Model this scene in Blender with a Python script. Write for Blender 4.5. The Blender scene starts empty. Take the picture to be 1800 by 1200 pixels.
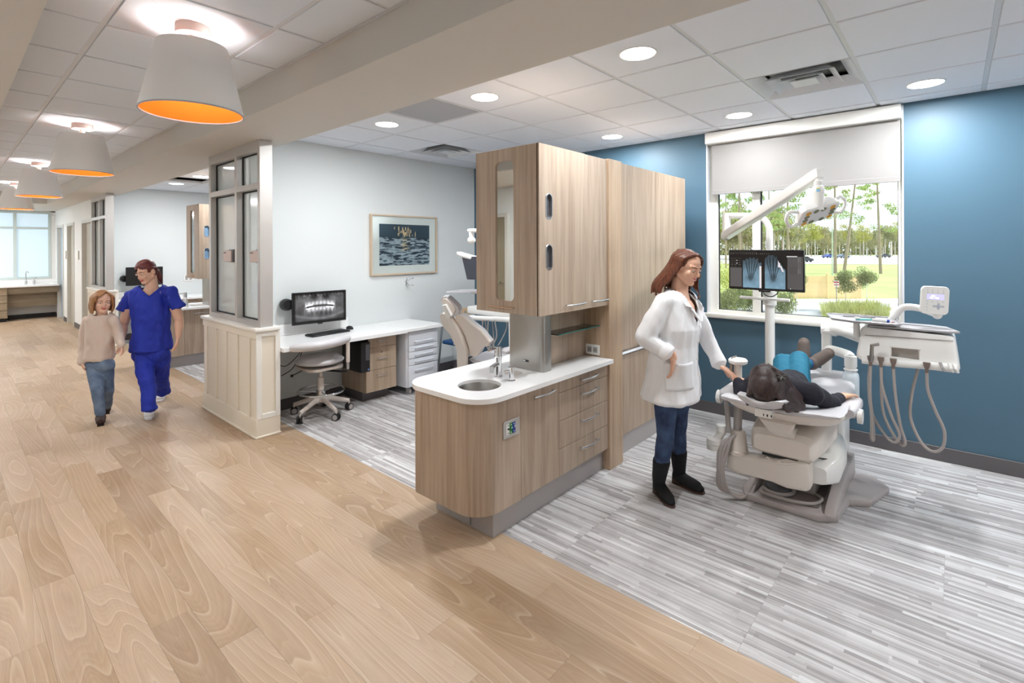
import bpy, bmesh, math, random
import numpy as np
from mathutils import Vector, Matrix, noise
PI = math.pi
random.seed(7)
SC = bpy.context.scene
COL = SC.collection
# ---------------------------------------------------------------- camera
CAM_R = np.array([[0.660827, -0.0031387, 0.7505317], [-0.7505239, 0.0034352, 0.6608344], [-0.0046524, -0.9999892, -0.0000856]])
EYE = Vector((0.0, 0.0, 1.62))
FPX = 884.9
cd = bpy.data.cameras.new('camera'); cam = bpy.data.objects.new('camera', cd); COL.objects.link(cam)
cd.sensor_width = 36.0; cd.lens = FPX / 1800 * 36; cd.shift_y = -164.6 / 1800; cd.clip_end = 1000; cd.clip_start = 0.05
m4 = Matrix.Identity(4)
for i in range(3):
    m4[i][0] = CAM_R[i][0]; m4[i][1] = -CAM_R[i][1]; m4[i][2] = -CAM_R[i][2]; m4[i][3] = EYE[i]
cam.matrix_world = m4
SC.camera = cam
def at(px, py, d):
    "world point seen at a photo pixel, d metres in front of the eye"
    v = CAM_R @ np.array([(px - 900) / FPX * d, (py - 435.4) / FPX * d, d])
    return EYE + Vector(v.tolist())
# ---------------------------------------------------------------- world, sun, exposure
W = bpy.data.worlds.new('World'); SC.world = W; W.use_nodes = True
wn = W.node_tree.nodes; wl = W.node_tree.links
bg = wn['Background']
tc = wn.new('ShaderNodeTexCoord'); mp = wn.new('ShaderNodeMapping'); mp.inputs['Scale'].default_value = (1.5, 1.5, 4)
nz = wn.new('ShaderNodeTexNoise'); nz.inputs['Scale'].default_value = 3; nz.inputs['Detail'].default_value = 6
rp = wn.new('ShaderNodeValToRGB'); rp.color_ramp.elements[0].position = 0.35; rp.color_ramp.elements[1].position = 0.6
rp.color_ramp.elements[0].color = (0.62, 0.78, 1.0, 1); rp.color_ramp.elements[1].color = (1.0, 1.0, 1.0, 1)
wl.new(tc.outputs['Generated'], mp.inputs[0]); wl.new(mp.outputs[0], nz.inputs['Vector']); wl.new(nz.outputs[0], rp.inputs[0]); wl.new(rp.outputs[0], bg.inputs[0])
bg.inputs[1].default_value = 1.45
sd = bpy.data.lights.new('sun', 'SUN'); sd.energy = 4.6; sd.angle = 0.01; sd.color = (1, 0.95, 0.85)
sun = bpy.data.objects.new('sun', sd); COL.objects.link(sun)
sun.rotation_euler = Vector((-0.35, 0.62, -0.62)).to_track_quat('-Z', 'Y').to_euler()   # shines over the building's corner, parallel to the window wall
SC.view_settings.view_transform = 'Standard'; SC.view_settings.look = 'None'
SC.view_settings.gamma = 1; SC.view_settings.use_curve_mapping = False
SC.view_settings.exposure = 0.38
DL_POWER = 19.0; CORR_POWER = 35.0
def area(name, loc, size, power, color=(1, 1, 1), sx=None, target=None, spread=None):
    l = bpy.data.lights.new(name, 'AREA'); l.energy = power; l.color = color; l.size = size
    if sx: l.shape = 'RECTANGLE'; l.size_y = sx
    else: l.shape = 'DISK'
    if spread: l.spread = spread
    o = bpy.data.objects.new(name, l); COL.objects.link(o); o.location = loc
    if target is not None: o.rotation_euler = (Vector(target) - Vector(loc)).to_track_quat('-Z', 'Y').to_euler()
    return o
# ---------------------------------------------------------------- materials
def srgb(r, g, b):
    f = lambda c: (c / 255 / 12.92) if c / 255 <= 0.04045 else ((c / 255 + 0.055) / 1.055) ** 2.4
    return (f(r), f(g), f(b), 1)
def mat(name, col, rough=0.5, metal=0.0, emit=None, es=0.0, alpha=None, coat=0.0, trans=0.0, spec=None, bump=None, var=None, sss=0):
    m = bpy.data.materials.new(name); m.use_nodes = True
    n = m.node_tree.nodes; l = m.node_tree.links; p = n['Principled BSDF']
    p.inputs['Base Color'].default_value = col; p.inputs['Roughness'].default_value = rough; p.inputs['Metallic'].default_value = metal
    if emit: p.inputs['Emission Color'].default_value = emit; p.inputs['Emission Strength'].default_value = es
    if coat: p.inputs['Coat Weight'].default_value = coat; p.inputs['Coat Roughness'].default_value = 0.15
    if trans: p.inputs['Transmission Weight'].default_value = trans
    if spec is not None: p.inputs['Specular IOR Level'].default_value = spec
    if sss: p.inputs['Subsurface Weight'].default_value = sss; p.inputs['Subsurface Radius'].default_value = (0.012, 0.005, 0.003)
    if var:      # (scale, amount): soft mottled variation of the colour
        t = n.new('ShaderNodeTexCoord'); z = n.new('ShaderNodeTexNoise'); z.inputs['Scale'].default_value = var[0]; z.inputs['Detail'].default_value = 4
        mx = n.new('ShaderNodeMix'); mx.data_type = 'RGBA'
        mx.inputs[6].default_value = tuple(c * (1 - var[1]) for c in col[:3]) + (1,); mx.inputs[7].default_value = tuple(min(1, c * (1 + var[1])) for c in col[:3]) + (1,)
        l.new(t.outputs['Object'], z.inputs['Vector']); l.new(z.outputs[0], mx.inputs[0]); l.new(mx.outputs[2], p.inputs['Base Color'])
    if bump:     # (scale, strength, distance)
        t = n.new('ShaderNodeTexCoord'); z = n.new('ShaderNodeTexNoise'); z.inputs['Scale'].default_value = bump[0]; z.inputs['Detail'].default_value = 3
        b = n.new('ShaderNodeBump'); b.inputs['Strength'].default_value = bump[1]; b.inputs['Distance'].default_value = bump[2]
        l.new(t.outputs['Object'], z.inputs['Vector']); l.new(z.outputs[0], b.inputs['Height']); l.new(b.outputs[0], p.inputs['Normal'])
    return m
class G:     # tiny node helper
    def __init__(s, m): s.m = m; s.n = m.node_tree.nodes; s.l = m.node_tree.links; s.p = s.n['Principled BSDF']
    def add(s, t, **kw):
        x = s.n.new('ShaderNode' + t)
        for k, v in kw.items(): setattr(x, k, v)
        return x
    def link(s, a, b): s.l.new(a, b)
    def math(s, op, a, b=None, c=None):
        x = s.n.new('ShaderNodeMath'); x.operation = op
        for i, v in enumerate((a, b, c)):
            if v is None: continue
            if isinstance(v, (int, float)): x.inputs[i].default_value = v
            else: s.l.new(v, x.inputs[i])
        return x.outputs[0]
    def ramp(s, fac, stops):
        x = s.n.new('ShaderNodeValToRGB'); e = x.color_ramp.elements
        while len(e) < len(stops): e.new(0.5)
        for i, (p_, c) in enumerate(stops): e[i].position = p_; e[i].color = c
        s.l.new(fac, x.inputs[0]); return x.outputs[0]
    def mix(s, fac, a, b, blend='MIX'):
        x = s.n.new('ShaderNodeMix'); x.data_type = 'RGBA'; x.blend_type = blend
        for i, v in ((0, fac), (6, a), (7, b)):
            if isinstance(v, (int, float, tuple)): x.inputs[i].default_value = v
            else: s.l.new(v, x.inputs[i])
        return x.outputs[2]
def wood_laminate(name, base, dark, light, axis='Z', sc=1.0):
    m = mat(name, base, 0.42); g = G(m)
    t = g.add('TexCoord'); oi = g.add('ObjectInfo'); mp = g.add('Mapping')
    s = [42, 42, 42]; s['XYZ'.index(axis)] = 1.6
    mp.inputs['Scale'].default_value = [v * sc for v in s]
    g.link(t.outputs['Object'], mp.inputs[0])
    z = g.add('TexNoise'); z.inputs['Scale'].default_value = 1; z.inputs['Detail'].default_value = 5; z.inputs['Roughness'].default_value = 0.6; z.inputs['Distortion'].default_value = 0.6
    g.link(mp.outputs[0], z.inputs['Vector'])
    mp2 = g.add('Mapping'); s2 = [9, 9, 9]; s2['XYZ'.index(axis)] = 0.7; mp2.inputs['Scale'].default_value = [v * sc for v in s2]; g.link(t.outputs['Object'], mp2.inputs[0])
    z2 = g.add('TexNoise'); z2.inputs['Scale'].default_value = 1; z2.inputs['Detail'].default_value = 3; z2.inputs['Distortion'].default_value = 0.8; g.link(mp2.outputs[0], z2.inputs['Vector'])
    f = g.math('ADD', g.math('MULTIPLY', z.outputs[0], 0.6), g.math('MULTIPLY', z2.outputs[0], 0.4))
    c = g.ramp(f, [(0.3, dark), (0.5, base), (0.68, light)])
    g.link(c, g.p.inputs['Base Color'])
    return m
M = {}; PENDING = []
M['laminate'] = wood_laminate('laminate', srgb(174, 154, 135), srgb(148, 127, 108), srgb(190, 172, 154))
M['laminate_desk'] = wood_laminate('laminate_desk', srgb(182, 160, 137), srgb(160, 137, 114), srgb(197, 178, 158))
M['green_wall'] = mat('green_wall', srgb(222, 226, 226), 0.7, bump=(300, 0.05, 0.001))
M['white_wall'] = mat('white_wall', srgb(232, 232, 230), 0.7)
M['blue_wall'] = mat('blue_wall', srgb(74, 105, 124), 0.5, bump=(350, 0.05, 0.001))
M['beam'] = mat('beam', srgb(208, 203, 196), 0.75)
M['base_grey'] = mat('base_grey', srgb(94, 90, 92), 0.45)
M['toe_grey'] = mat('toe_grey', srgb(168, 162, 160), 0.4)
M['trim_white'] = mat('trim_white', srgb(238, 236, 230), 0.4)
M['panel_cream'] = mat('panel_cream', srgb(232, 224, 208), 0.45)
M['tile'] = mat('tile', srgb(230, 234, 242), 0.9, bump=(260, 0.15, 0.002))
M['tile_corr'] = mat('tile_corr', srgb(224, 230, 238), 0.9, bump=(260, 0.15, 0.002))
M['tbar'] = mat('tbar', srgb(214, 216, 220), 0.5)
M['alu'] = mat('alu', srgb(196, 193, 190), 0.35, 0.35)
M['steel'] = mat('steel', srgb(168, 166, 162), 0.3, 1.0)
M['chrome'] = mat('chrome', srgb(225, 226, 228), 0.08, 1.0)
M['chrome_satin'] = mat('chrome_satin', srgb(210, 210, 212), 0.25, 1.0)
M['black'] = mat('black', srgb(24, 24, 26), 0.4)
M['black_rubber'] = mat('black_rubber', srgb(34, 34, 36), 0.7)
M['dark_grey'] = mat('dark_grey', srgb(80, 80, 84), 0.5)
M['white_plastic'] = mat('white_plastic', srgb(236, 235, 232), 0.3, coat=0.2)
M['white_metal'] = mat('white_metal', srgb(228, 231, 238), 0.3, coat=0.2)
M['beige_plastic'] = mat('beige_plastic', srgb(226, 217, 208), 0.38, coat=0.1)
M['vinyl_grey'] = mat('vinyl_grey', srgb(205, 203, 206), 0.4, bump=(500, 0.05, 0.001))
M['grey_plastic'] = mat('grey_plastic', srgb(165, 160, 158), 0.4)
M['counter'] = mat('counter', srgb(243, 243, 243), 0.25, coat=0.1)
M['frost'] = mat('frost', srgb(228, 234, 236), 0.25)
def glass_mat(name, tint, refl=0.12):
    m = bpy.data.materials.new(name); m.use_nodes = True; n = m.node_tree.nodes; l = m.node_tree.links
    n.remove(n['Principled BSDF']); o = n['Material Output']
    a = n.new('ShaderNodeBsdfTransparent'); a.inputs[0].default_value = tint
    b = n.new('ShaderNodeBsdfGlossy'); b.inputs['Roughness'].default_value = 0.01; b.inputs[0].default_value = (1, 1, 1, 1)
    f = n.new('ShaderNodeFresnel'); f.inputs[0].default_value = 1.45
    x = n.new('ShaderNodeMixShader'); l.new(f.outputs[0], x.inputs[0]); l.new(a.outputs[0], x.inputs[1]); l.new(b.outputs[0], x.inputs[2]); l.new(x.outputs[0], o.inputs[0])
    return m
M['glass'] = glass_mat('glass', (0.97, 0.99, 0.98, 1))
M['glass_green'] = glass_mat('glass_green', (0.86, 0.95, 0.92, 1))
M['glass_edge'] = mat('glass_edge', srgb(40, 110, 105), 0.15)
M['mirror'] = mat('mirror', (0.9, 0.92, 0.9, 1), 0.02, 1.0)
# ---------------------------------------------------------------- object helpers
def tag(o, label=None, cat=None, group=None, kind=None):
    if label: o['label'] = label
    if cat: o['category'] = cat
    if group: o['group'] = group
    if kind: o['kind'] = kind
    return o
def empty(name, loc, label=None, cat=None, group=None, rz=0):
    o = bpy.data.objects.new(name, None); COL.objects.link(o); o.location = loc; o.rotation_euler = (0, 0, rz); o.empty_display_size = 0.1
    return tag(o, label, cat, group)
def wmat(o):
    m = Matrix.LocRotScale(o.location, o.rotation_euler, o.scale)
    return wmat(o.parent) @ m if o.parent else m
def V(*a): return Vector(a[0] if len(a) == 1 else a)
def frame(d, side=None):
    d = d.normalized(); s = side if side is not None else (V(0, 0, 1) if abs(d.z) < 0.95 else V(1, 0, 0))
    u = (s - d * s.dot(d)).normalized(); return d, u, d.cross(u)
class MB:
    def __init__(s): s.v = []; s.f = []
    def add(s, vs, fs):
        o = len(s.v); s.v += [Vector(a) for a in vs]; s.f += [tuple(i + o for i in f) for f in fs]; return s
    def box(s, x0, x1, y0, y1, z0, z1, bev=0.0, seg=1, mx=None):
        b = bmesh.new(); bmesh.ops.create_cube(b, size=1)
        for v in b.verts: v.co = V(x0 + (v.co.x + .5) * (x1 - x0), y0 + (v.co.y + .5) * (y1 - y0), z0 + (v.co.z + .5) * (z1 - z0))
        if bev: bmesh.ops.bevel(b, geom=b.edges[:], offset=bev, segments=seg, profile=0.5, affect='EDGES')
        return s.bm(b, mx)
    def bm(s, b, mx=None):
        b.verts.index_update()
        s.add([(mx @ v.co) if mx else v.co.copy() for v in b.verts], [[v.index for v in f.verts] for f in b.faces]); b.free(); return s
    def obox(s, c, sx, sy, sz, mx=None, bev=0.0, seg=1):
        "box centred at c, optionally turned by a 3x3/quaternion mx"
        m = Matrix.Translation(c)
        if mx is not None: m = m @ mx.to_4x4()
        return s.box(-sx / 2, sx / 2, -sy / 2, sy / 2, -sz / 2, sz / 2, bev, seg, m)
    def prism(s, pts, z0, z1, bev=0.0, mx=None, axis='z'):
        "outline pts (2D) extruded from z0 to z1; axis tells the extrusion direction"
        def P(a, b, c): return {'z': (a, b, c), 'y': (a, c, b), 'x': (c, a, b)}[axis]
        b = bmesh.new()
        lo = [b.verts.new(P(x, y, z0)) for x, y in pts]; hi = [b.verts.new(P(x, y, z1)) for x, y in pts]
        n = len(pts); f1 = b.faces.new(lo); f2 = b.faces.new(hi)
        for i in range(n): b.faces.new((lo[i], lo[(i + 1) % n], hi[(i + 1) % n], hi[i]))
        bmesh.ops.recalc_face_normals(b, faces=b.faces)
        if bev: bmesh.ops.bevel(b, geom=list(set(f1.edges[:] + f2.edges[:])), offset=bev, segments=2, profile=0.5, affect='EDGES')
        return s.bm(b, mx)
    def cyl(s, p0, p1, r0, r1=None, n=20, caps=True):
        p0, p1 = V(p0), V(p1); r1 = r0 if r1 is None else r1
        d, u, w = frame(p1 - p0)
        vs = [p0 + (u * math.cos(2 * PI * i / n) + w * math.sin(2 * PI * i / n)) * r0 for i in range(n)] + [p1 + (u * math.cos(2 * PI * i / n) + w * math.sin(2 * PI * i / n)) * r1 for i in range(n)]
        fs = [(i, (i + 1) % n, n + (i + 1) % n, n + i) for i in range(n)]
        if caps: fs += [tuple(range(n))[::-1], tuple(range(n, 2 * n))]
        return s.add(vs, fs)
    def tube(s, pts, r, n=10, side=None, k=1.0, caps=True):
        "sweep; r number or list; k flattens across"
        pts = [V(p) for p in pts]; N = len(pts); vs = []; fs = []
        rr = r if isinstance(r, (list, tuple)) else [r] * N
        pu = side
        for i, p in enumerate(pts):
            t = (pts[min(i + 1, N - 1)] - pts[max(i - 1, 0)])
            d, u, w = frame(t, pu if pu is not None else None); pu = u if side is None else side
            for j in range(n):
                a = 2 * PI * j / n; vs.append(p + u * math.cos(a) * rr[i] + w * math.sin(a) * rr[i] * k)
        for i in range(N - 1):
            for j in range(n): fs.append((i * n + j, i * n + (j + 1) % n, (i + 1) * n + (j + 1) % n, (i + 1) * n + j))
        if caps: fs += [tuple(range(n))[::-1], tuple((N - 1) * n + j for j in range(n))]
        return s.add(vs, fs)
    def lathe(s, prof, c=(0, 0, 0), n=32, mx=None, caps=True):
        c = V(c); vs = []; fs = []; K = len(prof)
        for r, z in prof:
            for j in range(n):
                p = V(r * math.cos(2 * PI * j / n), r * math.sin(2 * PI * j / n), z)
                vs.append(c + (mx @ p if mx else p))
        for i in range(K - 1):
            for j in range(n): fs.append((i * n + j, i * n + (j + 1) % n, (i + 1) * n + (j + 1) % n, (i + 1) * n + j))
        if caps:
            if prof[0][0] > 1e-4: fs.append(tuple(range(n))[::-1])
            if prof[-1][0] > 1e-4: fs.append(tuple((K - 1) * n + j for j in range(n)))
        return s.add(vs, fs)
    def ell(s, c, r, mx=None, nu=20, nv=12):
        c = V(c); r = (r, r, r) if isinstance(r, (int, float)) else r; vs = []; fs = []
        for i in range(1, nv):
            a = PI * i / nv
            for j in range(nu):
                b = 2 * PI * j / nu; p = V(math.sin(a) * math.cos(b) * r[0], math.sin(a) * math.sin(b) * r[1], math.cos(a) * r[2])
                vs.append(c + (mx @ p if mx else p))
        t = V(0, 0, r[2]); vs += [c + (mx @ t if mx else t), c - (mx @ t if mx else t)]; T = len(vs) - 2
        for i in range(nv - 2):
            for j in range(nu): fs.append((i * nu + j, (i + 1) * nu + j, (i + 1) * nu + (j + 1) % nu, i * nu + (j + 1) % nu))
        for j in range(nu): fs.append((T, j, (j + 1) % nu)); fs.append((T + 1, (nv - 2) * nu + (j + 1) % nu, (nv - 2) * nu + j))
        return s.add(vs, fs)
    def cap(s, p0, r0, p1, r1, side=None, k=1.0, n=14):
        "tapered capsule between two joints"
        p0, p1 = V(p0), V(p1); L = (p1 - p0).length
        if L < 1e-5: return s.ell(p0, max(r0, r1))
        d, u, w = frame(p1 - p0, side)
        pts = []; q = 5
        for i in range(q + 1): a = PI / 2 * (1 - i / q); pts.append((-math.sin(a) * r0, math.cos(a) * r0))
        for i in range(q + 1): a = PI / 2 * i / q; pts.append((L + math.sin(a) * r1, math.cos(a) * r1))
        vs = []; fs = []
        for h, r in pts:
            r = max(r, 1e-4)
            for j in range(n): a = 2 * PI * j / n; vs.append(p0 + d * h + u * math.cos(a) * r + w * math.sin(a) * r * k)
        for i in range(len(pts) - 1):
            for j in range(n): fs.append((i * n + j, i * n + (j + 1) % n, (i + 1) * n + (j + 1) % n, (i + 1) * n + j))
        fs += [tuple(range(n))[::-1], tuple((len(pts) - 1) * n + j for j in range(n))]
        return s.add(vs, fs)
    def mesh(s, name):
        me = bpy.data.meshes.new(name); me.from_pydata([tuple(v) for v in s.v], [], s.f); me.update()
        return me
def fixn(me):
    b = bmesh.new(); b.from_mesh(me); bmesh.ops.recalc_face_normals(b, faces=b.faces); b.to_mesh(me); b.free()
def obj(name, mb, m, parent=None, smooth=True, label=None, cat=None, group=None, kind=None, local=False, fix=True):
    me = mb.mesh(name) if isinstance(mb, MB) else mb
    if parent is not None and not local: me.transform(wmat(parent).inverted())
    if fix: fixn(me)
    o = bpy.data.objects.new(name, me); COL.objects.link(o)
    if m is not None:
        me.materials.clear()
        if isinstance(m, str) and m not in M: PENDING.append((me, m))
        else: me.materials.append(M[m] if isinstance(m, str) else m)
    if parent is not None: o.parent = parent
    if smooth:
        me.polygons.foreach_set('use_smooth', [True] * len(me.polygons))
        try: me.set_sharp_from_angle(angle=math.radians(38))
        except Exception: pass
    return tag(o, label, cat, group, kind)
def struct(name, mb, m, parent=None, smooth=False, label=None):
    return obj(name, mb, m, parent, smooth, kind=None if parent else 'structure', label=label)
def copy_tree(o, parent=None):
    c = o.copy(); COL.objects.link(c); c.parent = parent
    if parent is None: c.matrix_parent_inverse = Matrix.Identity(4)
    for ch in list(o.children): copy_tree(ch, c)
    return c
def blob(name, mb, m, parent, voxel=0.006, smooth=4, cut=None, disp=None, label=None, smf=0.5):
    "union of overlapping shapes grown into one continuous surface"
    me = mb.mesh('tmp'); fixn(me); o = bpy.data.objects.new('tmp', me); COL.objects.link(o)
    r = o.modifiers.new('r', 'REMESH'); r.mode = 'VOXEL'; r.voxel_size = voxel; r.use_smooth_shade = True
    if smooth: s = o.modifiers.new('s', 'SMOOTH'); s.iterations = smooth; s.factor = smf
    dg = bpy.context.evaluated_depsgraph_get(); ev = o.evaluated_get(dg); out = bpy.data.meshes.new_from_object(ev)
    bpy.data.objects.remove(o); bpy.data.meshes.remove(me); out.name = name
    if disp:
        N_ = len(out.vertices); co = np.empty(N_ * 3, np.float32); no = np.empty(N_ * 3, np.float32)
        out.vertices.foreach_get('co', co); out.vertex_normals.foreach_get('vector', no); cl = co.reshape(-1, 3).tolist()
        dv = np.array([disp(Vector(c)) for c in cl], np.float32)[:, None]
        out.vertices.foreach_set('co', (co.reshape(-1, 3) + no.reshape(-1, 3) * dv).reshape(-1)); out.update()
    if cut:
        b = bmesh.new(); b.from_mesh(out); bmesh.ops.delete(b, geom=[f for f in b.faces if cut(f.calc_center_median())], context='FACES'); b.to_mesh(out); b.free()
    return obj(name, out, m, parent, label=label, fix=False)
def colour_sheet(name, o, ux, uy, nx, ny, fn, m, parent, label=None):
    "flat printed/lit sheet: corner o, edge vectors ux uy, colour fn(u,v) per point"
    us = np.linspace(0, 1, nx); vs = np.linspace(0, 1, ny); U, Vv = np.meshgrid(us, vs)
    o = np.array(o); P = o + U[..., None] * np.array(ux) + Vv[..., None] * np.array(uy)
    idx = np.arange(nx * ny).reshape(ny, nx)
    F = np.stack([idx[:-1, :-1], idx[:-1, 1:], idx[1:, 1:], idx[1:, :-1]], -1).reshape(-1, 4)
    me = bpy.data.meshes.new(name); me.from_pydata(P.reshape(-1, 3).tolist(), [], F.tolist())
    ca = me.color_attributes.new('print', 'FLOAT_COLOR', 'POINT')
    c = np.clip(fn(U, Vv), 0, 1); c = np.where(c <= 0.04045, c / 12.92, ((c + 0.055) / 1.055) ** 2.4)
    rgba = np.concatenate([c, np.ones(c.shape[:2] + (1,))], -1).astype(np.float32)
    ca.data.foreach_set('color', rgba.reshape(-1))
    return obj(name, me, m, parent, smooth=False, label=label, fix=False)
def sheet_mat(name, emit=False, es=1.0, rough=0.2):
    m = mat(name, (0, 0, 0, 1), rough); g = G(m); a = g.add('VertexColor'); a.layer_name = 'print'
    if emit:
        g.link(a.outputs[0], g.p.inputs['Emission Color']); g.p.inputs['Emission Strength'].default_value = es
    else: g.link(a.outputs[0], g.p.inputs['Base Color'])
    return m
M['screen'] = sheet_mat('screen', True, 0.95, 0.25)
M['print'] = sheet_mat('print', False, 1, 0.5)
def npnoise(U, Vv, sx, sy, seed=0, octv=3):
    "cheap value noise on arrays"
    out = np.zeros_like(U); amp = 1; tot = 0
    for k in range(octv):
        rng = np.random.RandomState(seed + k); nx, ny = int(sx * 2 ** k) + 2, int(sy * 2 ** k) + 2
        g = rng.rand(ny + 1, nx + 1); x = U * sx * 2 ** k; y = Vv * sy * 2 ** k
        xi = np.clip(x.astype(int), 0, nx - 1); yi = np.clip(y.astype(int), 0, ny - 1); fx = x - xi; fy = y - yi
        fx = fx * fx * (3 - 2 * fx); fy = fy * fy * (3 - 2 * fy)
        out += amp * ((g[yi, xi] * (1 - fx) + g[yi, xi + 1] * fx) * (1 - fy) + (g[yi + 1, xi] * (1 - fx) + g[yi + 1, xi + 1] * fx) * fy); tot += amp; amp *= 0.5
    return out / tot
def bez(pts, n=24):
    "Catmull-Rom through points"
    P = [V(p) for p in pts]; P = [P[0] * 2 - P[1]] + P + [P[-1] * 2 - P[-2]]; out = []
    S = len(P) - 3
    for i in range(S):
        for j in range(n // S + 1):
            t = j / (n // S + 1); a, b, c, d = P[i:i + 4]
            out.append(0.5 * ((2 * b) + (c - a) * t + (2 * a - 5 * b + 4 * c - d) * t * t + (3 * b - a - 3 * c + d) * t ** 3))
    out.append(P[-2]); return out
def rounded(x0, x1, y0, y1, r, n=6):
    out = []
    rs = r if isinstance(r, (list, tuple)) else [r] * 4
    for (cx, cy, a0), q in zip(((x1, y1, 0), (x0, y1, 1), (x0, y0, 2), (x1, y0, 3)), rs):
        sx = -1 if cx == x1 else 1; sy = -1 if cy == y1 else 1
        if q <= 0: out.append((cx, cy)); continue
        for i in range(n + 1):
            a = (a0 + i / n) * PI / 2; out.append((cx + sx * q + math.cos(a) * q, cy + sy * q + math.sin(a) * q))
    return out
# ================================================================ SETTING
CR, CC, BZ = 2.7386, 2.778, 2.565          # bay ceiling, corridor ceiling, underside of the beams
XR = 4.98; TS = 0.6096; BAY = 6.096
sky_glass = M['glass']
# ---- floor: slab, wood planks, patterned vinyl planks
floor = struct('floor', MB().box(-1.2, 5.1, -2.6, 17.0, -0.25, -0.006), 'base_grey')
def plank_mat():
    m = mat('wood_plank', srgb(205, 174, 138), 0.42); g = G(m)
    t = g.add('TexCoord'); oi = g.add('ObjectInfo'); off = g.add('VectorMath', operation='MULTIPLY_ADD')
    cmb = g.add('CombineXYZ')
    r = oi.outputs['Random']
    g.link(g.math('MULTIPLY', r, 37.0), cmb.inputs[0]); g.link(g.math('MULTIPLY', r, 91.0), cmb.inputs[1]); g.link(g.math('MULTIPLY', r, 13.0), cmb.inputs[2])
    va = g.add('VectorMath', operation='ADD'); g.link(t.outputs['Object'], va.inputs[0]); g.link(cmb.outputs[0], va.inputs[1])
    mp = g.add('Mapping'); mp.inputs['Scale'].default_value = (4.6, .46, 1); g.link(va.outputs[0], mp.inputs[0])
    z = g.add('TexNoise'); z.inputs['Scale'].default_value = 1; z.inputs['Detail'].default_value = 1.0; z.inputs['Roughness'].default_value = 0.3; z.inputs['Distortion'].default_value = 0.25
    g.link(mp.outputs[0], z.inputs['Vector'])
    rings = g.math('FRACT', g.math('MULTIPLY', z.outputs[0], 19.0))
    c1 = g.ramp(rings, [(0.0, srgb(238, 222, 202)), (0.04, srgb(214, 192, 166)), (0.18, srgb(184, 158, 128)), (0.70, srgb(158, 129, 98)), (0.96, srgb(138, 108, 80)), (1.0, srgb(238, 222, 202))])
    fine = g.math('FRACT', g.math('MULTIPLY', z.outputs[0], 76.0))
    c2 = g.ramp(fine, [(0.0, srgb(204, 180, 152)), (0.5, srgb(178, 150, 120)), (1.0, srgb(156, 126, 97))])
    c = g.mix(0.38, c1, c2)
    mp2 = g.add('Mapping'); mp2.inputs['Scale'].default_value = (160, 5, 1); g.link(va.outputs[0], mp2.inputs[0])
    z2 = g.add('TexNoise'); z2.inputs['Scale'].default_value = 1; z2.inputs['Detail'].default_value = 3; g.link(mp2.outputs[0], z2.inputs['Vector'])
    c = g.mix(0.28, c, g.ramp(z2.outputs[0], [(0.3, srgb(142, 116, 92)), (0.7, srgb(206, 182, 156))]))
    z3 = g.add('TexNoise'); z3.inputs['Scale'].default_value = 2.2; g.link(va.outputs[0], z3.inputs['Vector'])
    c = g.mix(0.35, c, g.ramp(z3.outputs[0], [(0.3, srgb(168, 134, 94)), (0.7, srgb(200, 178, 160))]))
    hue = g.ramp(r, [(0.0, srgb(134, 112, 92)), (0.35, srgb(176, 152, 124)), (0.7, srgb(200, 180, 160)), (1.0, srgb(156, 130, 100))])
    c = g.mix(0.36, c, hue)
    g.link(c, g.p.inputs['Base Color'])
    g.p.inputs['Specular IOR Level'].default_value = 0.35
    b = g.add('Bump'); b.inputs['Strength'].default_value = 0.08; b.inputs['Distance'].default_value = 0.001; g.link(z2.outputs[0], b.inputs['Height']); g.link(b.outputs[0], g.p.inputs['Normal'])
    return m
M['wood_plank'] = plank_mat()
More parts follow.
